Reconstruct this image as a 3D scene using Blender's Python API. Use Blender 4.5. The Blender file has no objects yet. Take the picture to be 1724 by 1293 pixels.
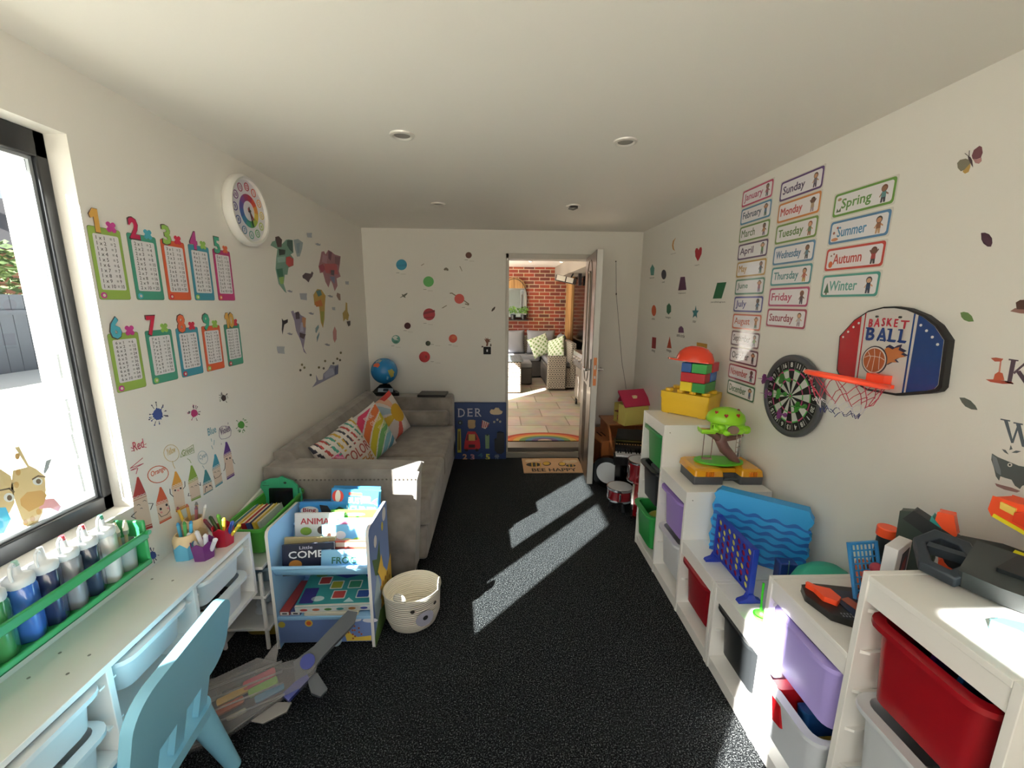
import bpy, math, random
from mathutils import Vector, Matrix
R = math.radians
random.seed(7)
C = bpy.context.scene.collection
SC = bpy.context.scene

# ---------------------------------------------------------------- camera
FPX, YAW, PITCH, ROLL, CH = 696.06, .0371, -.1941, .009, 1.6189
def basis():
    cy, sy, cp, sp = math.cos(YAW), math.sin(YAW), math.cos(PITCH), math.sin(PITCH)
    f = Vector((sy*cp, cy*cp, sp)); r = Vector((cy, -sy, 0)); u = r.cross(f)
    cr, sr = math.cos(ROLL), math.sin(ROLL)
    return r*cr+u*sr, u*cr-r*sr, f
CR, CU, CF = basis()
EYE = Vector((0, 0, CH))
cam = bpy.data.cameras.new('camera'); cam_o = bpy.data.objects.new('camera', cam); C.objects.link(cam_o)
cam.sensor_width = 36; cam.sensor_fit = 'HORIZONTAL'; cam.lens = FPX*36/1724
cam.clip_start = .02; cam.clip_end = 200
cam_o.matrix_world = Matrix(((CR.x, CU.x, -CF.x, 0), (CR.y, CU.y, -CF.y, 0), (CR.z, CU.z, -CF.z, CH), (0, 0, 0, 1)))
SC.camera = cam_o

# ---------------------------------------------------------------- sky, sun, exposure
w = bpy.data.worlds.new('world'); SC.world = w; w.use_nodes = True
nt = w.node_tree; bg = nt.nodes['Background']
sky = nt.nodes.new('ShaderNodeTexSky'); sky.sky_type = 'NISHITA'; sky.sun_disc = False
sky.sun_elevation = R(31); sky.sun_rotation = R(223); sky.air_density = 1.0; sky.dust_density = 1.5
hs = nt.nodes.new('ShaderNodeHueSaturation'); hs.inputs['Saturation'].default_value = .45
nt.links.new(sky.outputs[0], hs.inputs['Color']); nt.links.new(hs.outputs[0], bg.inputs[0])
bg.inputs[1].default_value = .36
sun = bpy.data.lights.new('sun', 'SUN'); sun.energy = 80; sun.angle = R(.6); sun.color = (1, .965, .91)
sun_o = bpy.data.objects.new('sun', sun); C.objects.link(sun_o)
SUN = Vector((1, 1.08, -.9)).normalized()
sun_o.rotation_euler = SUN.to_track_quat('-Z', 'Y').to_euler()
def portal(name, loc, d, sx, sy):
    l = bpy.data.lights.new(name, 'AREA'); l.shape = 'RECTANGLE'; l.size = sx; l.size_y = sy
    o = bpy.data.objects.new(name, l); C.objects.link(o); o.location = loc
    o.rotation_euler = Vector(d).to_track_quat('-Z', 'Z').to_euler(); l.cycles.is_portal = True
portal('sky_portal', (-1.50, .85, 1.5), (1, 0, 0), 1.15, 1.2)
portal('sky_portal', (-.17, -.60, 1.03), (0, 1, 0), 1.3, 2.05)
portal('sky_portal', (-1.7, 6.8, 1.2), (1, 0, 0), 4.4, 2.3)
SC.view_settings.view_transform = 'Standard'; SC.view_settings.look = 'None'
SC.view_settings.gamma = 1; SC.view_settings.use_curve_mapping = False
SC.view_settings.exposure = -.42
SC.cycles.max_bounces = 10; SC.cycles.diffuse_bounces = 6; SC.cycles.glossy_bounces = 4
SC.cycles.transparent_max_bounces = 12
SC.cycles.use_denoising = True
SC.cycles.caustics_reflective = False; SC.cycles.caustics_refractive = False
SC.cycles.sample_clamp_indirect = 6

# ---------------------------------------------------------------- materials
def lin(h):
    h = h.lstrip('#'); c = [int(h[i:i+2], 16)/255 for i in (0, 2, 4)]
    return tuple(x/12.92 if x <= .04045 else ((x+.055)/1.055)**2.4 for x in c) + (1,)
MATS = {}
def M(hexc, rough=.55, metal=0, coat=0, alpha=1, trans=0, bump=0, bscale=200, vary=0, vscale=8, sheen=0, emit=0):
    k = (hexc, rough, metal, coat, alpha, trans, bump, bscale, vary, vscale, sheen, emit)
    if k in MATS: return MATS[k]
    m = bpy.data.materials.new('paint_'+hexc.lstrip('#')); m.use_nodes = True
    n = m.node_tree; b = n.nodes['Principled BSDF']
    b.inputs['Base Color'].default_value = lin(hexc); b.inputs['Roughness'].default_value = rough
    b.inputs['Metallic'].default_value = metal; b.inputs['Coat Weight'].default_value = coat
    b.inputs['Coat Roughness'].default_value = .06
    b.inputs['Alpha'].default_value = alpha; b.inputs['Transmission Weight'].default_value = trans
    b.inputs['Sheen Weight'].default_value = sheen
    if emit:
        b.inputs['Emission Color'].default_value = lin(hexc); b.inputs['Emission Strength'].default_value = emit
    if bump or vary:
        tc = n.nodes.new('ShaderNodeTexCoord')
    if bump:
        t = n.nodes.new('ShaderNodeTexNoise'); t.inputs['Scale'].default_value = bscale; t.inputs['Detail'].default_value = 3
        bp = n.nodes.new('ShaderNodeBump'); bp.inputs['Strength'].default_value = bump; bp.inputs['Distance'].default_value = .002
        n.links.new(tc.outputs['Object'], t.inputs['Vector']); n.links.new(t.outputs['Fac'], bp.inputs['Height']); n.links.new(bp.outputs[0], b.inputs['Normal'])
    if vary:
        t = n.nodes.new('ShaderNodeTexNoise'); t.inputs['Scale'].default_value = vscale; t.inputs['Detail'].default_value = 4
        mx = n.nodes.new('ShaderNodeMix'); mx.data_type = 'RGBA'
        c = lin(hexc); mx.inputs[6].default_value = tuple(max(0, x*(1-vary)) for x in c[:3])+(1,); mx.inputs[7].default_value = tuple(min(1, x*(1+vary)) for x in c[:3])+(1,)
        n.links.new(tc.outputs['Object'], t.inputs['Vector']); n.links.new(t.outputs['Fac'], mx.inputs[0]); n.links.new(mx.outputs[2], b.inputs['Base Color'])
    MATS[k] = m; return m
def node_mat(name, build):
    m = bpy.data.materials.new(name); m.use_nodes = True; n = m.node_tree
    build(n, n.nodes['Principled BSDF']); return m
def ramp(n, fac, stops):
    r = n.nodes.new('ShaderNodeValToRGB'); e = r.color_ramp.elements
    while len(e) < len(stops): e.new(.5)
    for i, (p, c) in enumerate(stops): e[i].position = p; e[i].color = lin(c)
    n.links.new(fac, r.inputs[0]); return r
WHITE = M('#f1f0ec', .35); PLASTIC_WHITE = M('#eeeeee', .4)
def P_(c): return M(c, .35)           # toy plastic
def PAPER(c): return M(c, .6)
def GLOSS(c): return M(c, .30, coat=1.0)

# ---------------------------------------------------------------- mesh builder
TEXTS = {}
def text_geo(s, bold=0, spacing=1):
    k = (s, bold, spacing)
    if k not in TEXTS:
        cu = bpy.data.curves.new('t', 'FONT'); cu.body = s; cu.size = 1; cu.resolution_u = 2; cu.offset = bold
        cu.space_character = spacing; cu.space_line = 1.0
        o = bpy.data.objects.new('t', cu); me = bpy.data.meshes.new_from_object(o)
        v = [(a.co.x, a.co.y) for a in me.vertices]; f = [tuple(p.vertices) for p in me.polygons]
        bpy.data.objects.remove(o); bpy.data.curves.remove(cu); bpy.data.meshes.remove(me)
        x0 = min(a[0] for a in v); x1 = max(a[0] for a in v); y0 = min(a[1] for a in v); y1 = max(a[1] for a in v)
        TEXTS[k] = ([((a[0]-x0)/(x1-x0), (a[1]-y0)/(y1-y0)) for a in v], f, (x1-x0)/(y1-y0))
    return TEXTS[k]
ID = Matrix.Identity(4)
def T(x=0, y=0, z=0): return Matrix.Translation((x, y, z))
def RX(a): return Matrix.Rotation(a, 4, 'X')
def RY(a): return Matrix.Rotation(a, 4, 'Y')
def RZ(a): return Matrix.Rotation(a, 4, 'Z')
def S(x, y=None, z=None):
    y = x if y is None else y; z = x if z is None else z
    return Matrix.Diagonal((x, y, z, 1))
def circ(cx, cy, rx, ry=None, n=24, a0=0, a1=2*math.pi):
    ry = rx if ry is None else ry
    full = abs(a1-a0-2*math.pi) < 1e-6
    return [(cx+rx*math.cos(a0+(a1-a0)*i/(n if full else n-1)), cy+ry*math.sin(a0+(a1-a0)*i/(n if full else n-1))) for i in range(n)]
def rrect(x0, y0, x1, y1, r, n=5):
    o = []
    for cx, cy, a in ((x1-r, y1-r, 0), (x0+r, y1-r, 90), (x0+r, y0+r, 180), (x1-r, y0+r, 270)):
        for i in range(n): b = R(a+90*i/(n-1)); o.append((cx+r*math.cos(b), cy+r*math.sin(b)))
    return o
def star(cx, cy, r1, r2, n, a0=90):
    return [(cx+(r1 if i % 2 == 0 else r2)*math.cos(R(a0+180*i/n)), cy+(r1 if i % 2 == 0 else r2)*math.sin(R(a0+180*i/n))) for i in range(2*n)]
class MB:
    def __init__(s): s.v = []; s.f = []; s.m = []; s.mats = []
    def mi(s, m):
        if m not in s.mats: s.mats.append(m)
        return s.mats.index(m)
    def add(s, vs, fs, m, X=ID):
        o = len(s.v); s.v += [tuple(X @ Vector(p)) for p in vs]; k = s.mi(m)
        s.f += [tuple(o+i for i in f) for f in fs]; s.m += [k]*len(fs); return s
    def box(s, a, b, m, X=ID):
        x0, y0, z0 = [min(a[i], b[i]) for i in range(3)]; x1, y1, z1 = [max(a[i], b[i]) for i in range(3)]
        vs = [(x0, y0, z0), (x1, y0, z0), (x1, y1, z0), (x0, y1, z0), (x0, y0, z1), (x1, y0, z1), (x1, y1, z1), (x0, y1, z1)]
        return s.add(vs, [(0, 3, 2, 1), (4, 5, 6, 7), (0, 1, 5, 4), (1, 2, 6, 5), (2, 3, 7, 6), (3, 0, 4, 7)], m, X)
    def prism(s, poly, z0, z1, m, X=ID, side=None):
        ar = sum(poly[i][0]*poly[(i+1) % len(poly)][1]-poly[(i+1) % len(poly)][0]*poly[i][1] for i in range(len(poly)))
        if ar < 0: poly = poly[::-1]
        n = len(poly); vs = [(p[0], p[1], z0) for p in poly]+[(p[0], p[1], z1) for p in poly]
        s.add(vs, [tuple(range(n, 2*n)), tuple(range(n-1, -1, -1))], m, X)
        return s.add(vs, [(i, (i+1) % n, n+(i+1) % n, n+i) for i in range(n)], side or m, X)
    def ring(s, outer, inner, z0, z1, m, X=ID):
        n = len(outer); vs = [(p[0], p[1], z1) for p in outer]+[(p[0], p[1], z1) for p in inner]+[(p[0], p[1], z0) for p in outer]+[(p[0], p[1], z0) for p in inner]
        fs = []
        for i in range(n):
            j = (i+1) % n
            fs += [(i, j, n+j, n+i), (2*n+i, 2*n+j, j, i), (n+i, n+j, 3*n+j, 3*n+i), (3*n+i, 3*n+j, 2*n+j, 2*n+i)]
        return s.add(vs, fs, m, X)
    def lathe(s, prof, m, X=ID, n=24, a0=0, a1=2*math.pi):
        full = abs(a1-a0-2*math.pi) < 1e-6; k = n if full else n+1; vs = []
        for r, z in prof:
            for i in range(k):
                a = a0+(a1-a0)*i/n; vs.append((r*math.cos(a), r*math.sin(a), z))
        fs = []
        for j in range(len(prof)-1):
            for i in range(n):
                i2 = (i+1) % k
                fs.append((j*k+i, j*k+i2, (j+1)*k+i2, (j+1)*k+i))
        return s.add(vs, fs, m, X)
    def cyl(s, p0, p1, r0, r1, m, n=16, X=ID):
        p0 = Vector(p0); p1 = Vector(p1); d = p1-p0; q = d.to_track_quat('Z', 'Y').to_matrix().to_4x4()
        return s.lathe([(0, 0), (r0, 0), (r1, d.length), (0, d.length)], m, X @ Matrix.Translation(p0) @ q, n)
    def tube(s, pts, r, m, n=8, X=ID, closed=False):
        pts = [Vector(p) for p in pts]; N = len(pts); vs = []; up = None
        for i, p in enumerate(pts):
            a = pts[(i-1) % N] if (closed or i > 0) else p; b = pts[(i+1) % N] if (closed or i < N-1) else p
            d = (b-a).normalized()
            if up is None: up = d.orthogonal().normalized()
            up = (up-d*up.dot(d)); up = up.normalized() if up.length > 1e-6 else d.orthogonal().normalized()
            sd = d.cross(up); rr = r[i] if isinstance(r, (list, tuple)) else r
            vs += [tuple(p+up*rr*math.cos(2*math.pi*k/n)+sd*rr*math.sin(2*math.pi*k/n)) for k in range(n)]
        fs = []
        for i in range(N if closed else N-1):
            j = (i+1) % N
            fs += [(i*n+k, i*n+(k+1) % n, j*n+(k+1) % n, j*n+k) for k in range(n)]
        if not closed: fs += [tuple(range(n-1, -1, -1)), tuple(range((N-1)*n, N*n))]
        return s.add(vs, fs, m, X)
    def ell(s, c, rad, m, X=ID, nu=20, nv=12, lo=-90, hi=90):
        prof = [(math.cos(R(lo+(hi-lo)*j/nv)), math.sin(R(lo+(hi-lo)*j/nv))) for j in range(nv+1)]
        rx, ry, rz = rad if isinstance(rad, tuple) else (rad,)*3
        return s.lathe(prof, m, X @ T(*c) @ S(rx, ry, rz), nu)
    def loft(s, loops, m, X=ID, cap0=True, cap1=False):
        n = len(loops[0]); vs = [p for l in loops for p in l]; fs = []
        for j in range(len(loops)-1):
            fs += [(j*n+i, j*n+(i+1) % n, (j+1)*n+(i+1) % n, (j+1)*n+i) for i in range(n)]
        if cap0: fs.append(tuple(range(n-1, -1, -1)))
        if cap1: fs.append(tuple(range((len(loops)-1)*n, len(loops)*n)))
        return s.add(vs, fs, m, X)
    def text(s, body, x0, y0, x1, y1, z, m, X=ID, bold=0.01, keep=False, fn=None, th=0):
        if bold > 0 and not body.isdigit() and not th:      # thicken letters by laying slightly shifted copies
            d = abs(y1-y0)/(1+body.count(chr(10))*1.4)*bold*.9
            for k, (dx, dy) in enumerate(((-d, d*.5), (d, d*.5), (0, -d), (0, 0))):
                s.text(body, x0+dx, y0+dy, x1+dx, y1+dy, z+.00006*k, m, X, 0, keep, fn, 0)
            return s
        vs, fs, asp = text_geo(body, bold)
        if keep:
            h = y1-y0; wd = h*asp
            if wd > x1-x0: h *= (x1-x0)/wd; wd = x1-x0
            cx, cy = (x0+x1)/2, (y0+y1)/2; x0, x1, y0, y1 = cx-wd/2, cx+wd/2, cy-h/2, cy+h/2
        pv = [(x0+(x1-x0)*a, y0+(y1-y0)*b) for a, b in vs]
        zz = fn if fn else (lambda a, b: 0)
        s.add([(a, b, z+zz(a, b)) for a, b in pv], fs, m, X)
        if th:
            E = {}
            for f in fs:
                for i in range(len(f)):
                    a, b = f[i], f[(i+1) % len(f)]
                    E[(a, b)] = 1
            n = len(pv); ed = [e for e in E if (e[1], e[0]) not in E]
            s.add([(a, b, z) for a, b in pv]+[(a, b, z-th) for a, b in pv], [(b, a, n+a, n+b) for a, b in ed], m, X)
        return s
    def build(s, name, parent=None, X=None, smooth=35, bevel=0, seg=2, subd=0, solid=0):
        me = bpy.data.meshes.new(name); me.from_pydata(s.v, [], s.f)
        for m in s.mats: me.materials.append(m)
        me.polygons.foreach_set('material_index', s.m)
        me.update()
        if smooth:
            me.polygons.foreach_set('use_smooth', [True]*len(me.polygons)); me.set_sharp_from_angle(angle=R(smooth))
        o = bpy.data.objects.new(name, me); C.objects.link(o)
        if parent: o.parent = parent
        if X is not None: o.matrix_local = X
        if solid:
            md = o.modifiers.new('solid', 'SOLIDIFY'); md.thickness = solid; md.offset = 0
        if bevel:
            md = o.modifiers.new('bevel', 'BEVEL'); md.width = bevel; md.segments = seg; md.limit_method = 'ANGLE'; md.angle_limit = R(40)
        if subd:
            md = o.modifiers.new('sub', 'SUBSURF'); md.levels = subd; md.render_levels = subd
        return o
def tag(o, label=None, cat=None, group=None, kind=None):
    if label: o['label'] = label
    if cat: o['category'] = cat
    if group: o['group'] = group
    if kind: o['kind'] = kind
    return o
def empty(name, loc, rz=0, label=None, cat=None, group=None, X=None):
    o = bpy.data.objects.new(name, None); C.objects.link(o); o.empty_display_size = .05
    if X is not None: o.matrix_world = X
    else: o.location = loc; o.rotation_euler = (0, 0, rz)
    return tag(o, label, cat, group)
def struct(name, mb, **k):
    o = mb.build(name, **k); o['kind'] = 'structure'; return o
def copy_tree(o, parent=None):
    c = o.copy(); C.objects.link(c)
    if parent: c.parent = parent
    for ch in o.children: copy_tree(ch, c)
    return c
# rays of the calibrated camera: turn a measured picture point into a place on a real plane
def ray(px, py): return CR*((px-862)/FPX)-CU*((py-646.5)/FPX)+CF
def at(px, py, x=None, y=None, z=None):
    d = ray(px, py)
    t = x/d.x if x is not None else (y/d.y if y is not None else (z-CH)/d.z)
    return EYE+d*t
class Surf:
    """a flat surface: origin, right and up; the third axis points out of it"""
    def __init__(s, o, U, V):
        s.o = Vector(o); s.U = Vector(U).normalized(); s.V = Vector(V).normalized(); s.W = s.U.cross(s.V)
    def uv(s, px, py):
        d = ray(px, py); t = (s.o-EYE).dot(s.W)/d.dot(s.W); p = EYE+d*t-s.o
        return (p.dot(s.U), p.dot(s.V))
    def mat(s, u=0, v=0, w=0):
        p = s.o+s.U*u+s.V*v+s.W*w; U, V, W = s.U, s.V, s.W
        return Matrix(((U.x, V.x, W.x, p.x), (U.y, V.y, W.y, p.y), (U.z, V.z, W.z, p.z), (0, 0, 0, 1)))
XL, XR, YB, HC, YR = -1.296, 1.43, 4.2, 2.307, -.55
WL = Surf((XL, 0, 0), (0, 1, 0), (0, 0, 1)); WR = Surf((XR, 0, 0), (0, -1, 0), (0, 0, 1)); WB = Surf((0, YB, 0), (1, 0, 0), (0, 0, 1))
class Flat:
    """a thin sticker made of coloured pieces laid on a surface"""
    def __init__(s, surf, conv=None): s.s = surf; s.it = []; s.tx = []; s.cv = conv or (lambda x, y: (x, y))
    def uv(s, pts): return [s.s.uv(*s.cv(*p)) for p in pts]
    def p(s, pts, m, h=.0006): s.it.append((s.uv(pts), m, h)); return s
    def q(s, uvs, m, h=.0006): s.it.append((list(uvs), m, h)); return s
    def line(s, pts, wd, m, h=.0008, uv=False):
        P = list(pts) if uv else s.uv(pts)
        for (a, b), (c, d) in zip(P[:-1], P[1:]):
            L = math.hypot(c-a, d-b) or 1; nx, ny = -(d-b)/L*wd/2, (c-a)/L*wd/2; ex, ey = (c-a)/L*wd*.35, (d-b)/L*wd*.35
            s.it.append(([(a-ex+nx, b-ey+ny), (a-ex-nx, b-ey-ny), (c+ex-nx, d+ey-ny), (c+ex+nx, d+ey+ny)], m, h))
        return s
    def t(s, body, uv0, uv1, m, h=.0012, bold=.01, keep=False): s.tx.append((body, uv0, uv1, m, h, bold, keep)); return s
    def tp(s, body, a, b, m, h=.0012, bold=.01, keep=False): return s.t(body, s.s.uv(*s.cv(*a)), s.s.uv(*s.cv(*b)), m, h, bold, keep)
    def build(s, name, label=None, cat=None, group=None, parent=None, kind=None):
        allp = [p for it in s.it for p in it[0]]+[q for t in s.tx for q in t[1:3]]
        if parent is None: cu = sum(p[0] for p in allp)/len(allp); cv = sum(p[1] for p in allp)/len(allp)
        else: cu, cv = parent['_u'], parent['_v']
        mb = MB()
        for pts, m, h in s.it: mb.prism([(a-cu, b-cv) for a, b in pts], 0, h, m)
        for body, a, b, m, h, bold, keep in s.tx: mb.text(body, a[0]-cu, a[1]-cv, b[0]-cu, b[1]-cv, h, m, bold=bold, keep=keep)
        o = mb.build(name, parent, smooth=0)
        if parent is None: o.matrix_world = s.s.mat(cu, cv, .0002); o['_u'] = cu; o['_v'] = cv
        return tag(o, label, cat, group, kind)
def crop(ox, oy, s): return lambda x, y: (ox+x/s, oy+y/s)

# ---------------------------------------------------------------- the room
wallm = M('#ece9e2', .8, bump=.15, bscale=120)
ceilm = M('#e9e6df', .85, bump=.1, bscale=60)
def carpet(n, b):
    tc = n.nodes.new('ShaderNodeTexCoord')
    t = n.nodes.new('ShaderNodeTexNoise'); t.inputs['Scale'].default_value = 190; t.inputs['Detail'].default_value = 5; t.inputs['Roughness'].default_value = .8
    t2 = n.nodes.new('ShaderNodeTexVoronoi'); t2.inputs['Scale'].default_value = 330
    n.links.new(tc.outputs['Object'], t.inputs['Vector']); n.links.new(tc.outputs['Object'], t2.inputs['Vector'])
    r = ramp(n, t.outputs['Fac'], [(.0, '#060607'), (.48, '#0d0e10'), (.56, '#34383a'), (.66, '#a8acac')])
    n.links.new(r.outputs[0], b.inputs['Base Color']); b.inputs['Roughness'].default_value = .95; b.inputs['Specular IOR Level'].default_value = .05
    bp = n.nodes.new('ShaderNodeBump'); bp.inputs['Strength'].default_value = .6; bp.inputs['Distance'].default_value = .003
    n.links.new(t2.outputs['Distance'], bp.inputs['Height']); n.links.new(bp.outputs[0], b.inputs['Normal'])
struct('floor', MB().box((-1.52, -.75, -.12), (1.6, 4.2, 0), node_mat('carpet', carpet)), smooth=0)
struct('ceiling', MB().box((-1.52, -.75, HC), (1.6, 4.4, HC+.15), ceilm), smooth=0)
WY0, WY1, WZ0, WZ1 = .26, 1.412, .893, 2.105
m = MB(); xo = -1.52
m.box((xo, YR-.2, 0), (XL, WY0, HC), wallm).box((xo, WY1, 0), (XL, YB, HC), wallm).box((xo, WY0, 0), (XL, WY1, WZ0), wallm).box((xo, WY0, WZ1), (XL, WY1, HC), wallm)
struct('wall_left', m, smooth=0)
struct('wall_right', MB().box((XR, YR-.2, 0), (1.6, YB, HC), wallm), smooth=0)
DX0, DX1, DZ1 = .086, .965, 2.088
m = MB(); m.box((xo, YB, 0), (DX0, 4.4, HC), wallm).box((DX1, YB, 0), (1.6, 4.4, HC), wallm).box((DX0, YB, DZ1), (DX1, 4.4, HC), wallm)
struct('wall_back', m, smooth=0)
m = MB(); m.box((XL, YR-.2, 0), (-.975, YR, HC), wallm).box((.45, YR-.2, 0), (XR, YR, HC), wallm).box((-.975, YR-.2, 2.215), (.45, YR, HC), wallm)
struct('wall_rear', m, smooth=0)
struct('ground_sun_bounce', MB().box((-1.52, -14, -.14), (9, YR-.2, -.02), M('#d8d2c4', .9)), smooth=0)  # unseen pale ground added behind the room to bounce sunlight indoors
struct('wall_sun_blocker', MB().box((-.815, -2.05, -.12), (-.71, YR-.2, 2.48), M('#e6e2da', .9)), smooth=0)  # unseen wall added outside to block part of the sun through the rear opening

def glass_nodes(n, b):
    out = n.nodes['Material Output']; tr = n.nodes.new('ShaderNodeBsdfTransparent'); gl = n.nodes.new('ShaderNodeBsdfGlossy'); gl.inputs['Roughness'].default_value = .02
    lw = n.nodes.new('ShaderNodeLayerWeight'); lw.inputs[0].default_value = .25; fr = n.nodes.new('ShaderNodeMath'); fr.operation = 'MULTIPLY_ADD'; fr.inputs[1].default_value = .3; fr.inputs[2].default_value = .02; n.links.new(lw.outputs['Facing'], fr.inputs[0]); mx = n.nodes.new('ShaderNodeMixShader')
    tr.inputs[0].default_value = (.95, .98, .98, 1)
    n.links.new(fr.outputs[0], mx.inputs[0]); n.links.new(tr.outputs[0], mx.inputs[1]); n.links.new(gl.outputs[0], mx.inputs[2]); n.links.new(mx.outputs[0], out.inputs['Surface'])
GLASS = node_mat('window_glass', glass_nodes)
blk = M('#14171c', .35)
# window: black frame with two sashes, their panes, a grey inner bead
m = MB(); fx0, fx1 = -1.40, -1.362
m.box((fx0, WY0, WZ0), (fx1, WY1, WZ0+.055), blk).box((fx0, WY0, WZ1-.075), (fx1, WY1, WZ1), blk).box((fx0, WY0, WZ0), (fx1, WY0+.05, WZ1), blk).box((fx0, WY1-.036, WZ0), (fx1, WY1, WZ1), blk).box((fx0, .755, WZ0), (fx1, .895, WZ1), blk)
wf = struct('window_1', m, bevel=.004)
for a, b in ((WY0+.05, .755), (.895, WY1-.036)):
    MB().box((-1.388, a, WZ0+.055), (-1.384, b, WZ1-.075), GLASS).build('pane', wf, smooth=0)
    g = M('#8d9296', .3); q = MB()
    q.ring([(a, WZ0+.055), (b, WZ0+.055), (b, WZ1-.075), (a, WZ1-.075)], [(a+.010, WZ0+.065), (b-.010, WZ0+.065), (b-.010, WZ1-.085), (a+.010, WZ1-.085)], -1.384, -1.376, g, Matrix(((0, 0, 1, 0), (1, 0, 0, 0), (0, 1, 0, 0), (0, 0, 0, 1))))
    q.build('glazing_bead', wf, smooth=0)

# door: pale frame and step, leaf standing open into the room
fr = M('#b9b4ab', .4)
m = MB(); m.box((DX0, 4.17, 0), (DX0+.03, 4.36, DZ1), fr).box((DX1-.03, 4.17, 0), (DX1, 4.36, DZ1), fr).box((DX0, 4.17, DZ1-.05), (DX1, 4.36, DZ1), fr)
m.box((DX0, 4.16, 0), (DX1, 4.40, .06), M('#8b857a', .5)).box((DX0, 4.20, .06), (DX1, 4.38, .10), M('#6e6a63', .35, metal=.6))
df = struct('door_1', m, bevel=.004)
lx = empty('leaf_hinge', (.925, 4.175, .03)); bpy.data.objects.remove(lx)
ang = math.atan2(-.735, -.07)
LX = T(.925, 4.175, .03) @ RZ(ang)          # leaf runs along local +x from the hinge to the free edge
def woodsheen(n, b):
    tc = n.nodes.new('ShaderNodeTexCoord'); mp = n.nodes.new('ShaderNodeMapping'); mp.inputs['Scale'].default_value = (60, 60, 1.5)
    t = n.nodes.new('ShaderNodeTexNoise'); t.inputs['Scale'].default_value = 1.2; t.inputs['Detail'].default_value = 6
    n.links.new(tc.outputs['Object'], mp.inputs[0]); n.links.new(mp.outputs[0], t.inputs['Vector'])
    r = ramp(n, t.outputs['Fac'], [(.3, '#2c241e'), (.55, '#43372d'), (.75, '#5e4e3f')]); n.links.new(r.outputs[0], b.inputs['Base Color'])
    b.inputs['Roughness'].default_value = .38; b.inputs['Coat Weight'].default_value = .2
leafm = node_mat('door_foil', woodsheen); edge = M('#c9c7c2', .4)
DW, DH, DT = .745, 2.02, .05
m = MB(); m.box((0, -DT, 0), (DW, 0, DH), edge)
leaf = m.build('door_leaf', df, X=LX, bevel=.003)
face = MB().box((.004, -DT-.004, .004), (DW-.004, -DT, DH-.004), leafm).build('outer_face', leaf, smooth=0)
def oval(cx, z0, z1, wd, n=14):
    return circ(cx, z1-wd, wd, wd, n, 0, math.pi)+circ(cx, z0+wd, wd, wd, n, math.pi, 2*math.pi)
XZ = Matrix(((1, 0, 0, 0), (0, 0, -1, 0), (0, 1, 0, 0), (0, 0, 0, 1)))     # local xy -> xz, out along -y
q = MB(); q.prism(oval(.37, .98, 1.86, .075), 0, .003, M('#08090a', .45), T(0, -DT-.004, 0) @ XZ)
q.ring(oval(.37, .965, 1.875, .092), oval(.37, .98, 1.86, .075), 0, .012, M('#8a7a68', .35), T(0, -DT-.004, 0) @ XZ); q.build('oval_glazing', leaf)
q = MB(); q.ring(oval(.37, .87, 1.975, .17), oval(.37, .878, 1.967, .163), 0, .006, M('#6a5c4e', .3), T(0, -DT-.004, 0) @ XZ)
for k in range(5): q.box((.25+.05*k, -DT-.008, .1), (.262+.05*k, -DT-.003, .85), M('#4b4036', .3))
q.build('panel_moulding', leaf, smooth=0)
chrome = M('#d8d8da', .18, metal=1)
q = MB()
for s in (-1, 1):
    y = -DT-.008 if s < 0 else .004
    q.box((DW-.075, y-.003, .88), (DW-.04, y+.003, 1.12), M('#2c2c2e', .3, metal=.8) if s < 0 else chrome)
    yy = y+s*.045; q.cyl((DW-.057, y, 1.03), (DW-.057, yy, 1.03), .008, .008, chrome, 10).cyl((DW-.057, yy, 1.03), (DW-.17, yy, 1.03), .009, .008, chrome, 10)
q.build('handle', leaf)
MB().box((DW, -DT+.012, .9), (DW+.002, -.012, 1.14), M('#a9683f', .35, metal=.8)).box((DW+.001, -DT+.018, .96), (DW+.006, -.018, .985), chrome).box((DW+.001, -DT+.018, 1.04), (DW+.006, -.018, 1.075), chrome).build('lock_plate', leaf, smooth=0)

# ceiling spotlights
def downlight(x, y, label, broken=False):
    t = empty('ceiling_spotlight', (x, y, HC), label=label, cat='spotlight', group=None)
    m = MB(); m.lathe([(.052, 0), (.05, -.006), (.040, -.009), (.034, -.004), (.032, .0)], M('#d6d3cc', .3, metal=.2)); m.build('trim_ring', t, smooth=50)
    m = MB(); m.lathe([(.034, -.003), (.02, -.0015), (0, -.001)], M('#7e7a74', .3) if not broken else M('#15130f', .5)); m.build('lens', t, smooth=50)
    if broken:
        m = MB(); m.tube([(-.02, 0, -.002), (-.03, .01, -.02), (.0, .0, -.028), (.03, -.01, -.018), (.02, 0, 0)], .006, M('#77726a', .4, metal=.5)); m.cyl((-.025, -.02, -.012), (.03, -.02, -.010), .008, .008, M('#1a1815', .5)); m.build('spring_clip', t)
    return t
p = at(677, 227, z=HC); downlight(p.x, p.y, 'round ceiling spotlight with pale ring, near the clock side and largest')
p = at(1053, 238, z=HC); downlight(p.x, p.y, 'round ceiling spotlight tilted, nearest to the row of month cards')
p = at(738, 343, z=HC); downlight(p.x, p.y, 'small far ceiling spotlight above the grey sofa')
p = at(965, 346, z=HC); downlight(p.x, p.y, 'broken ceiling spotlight with dark socket in front of the doorway', True)

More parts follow.
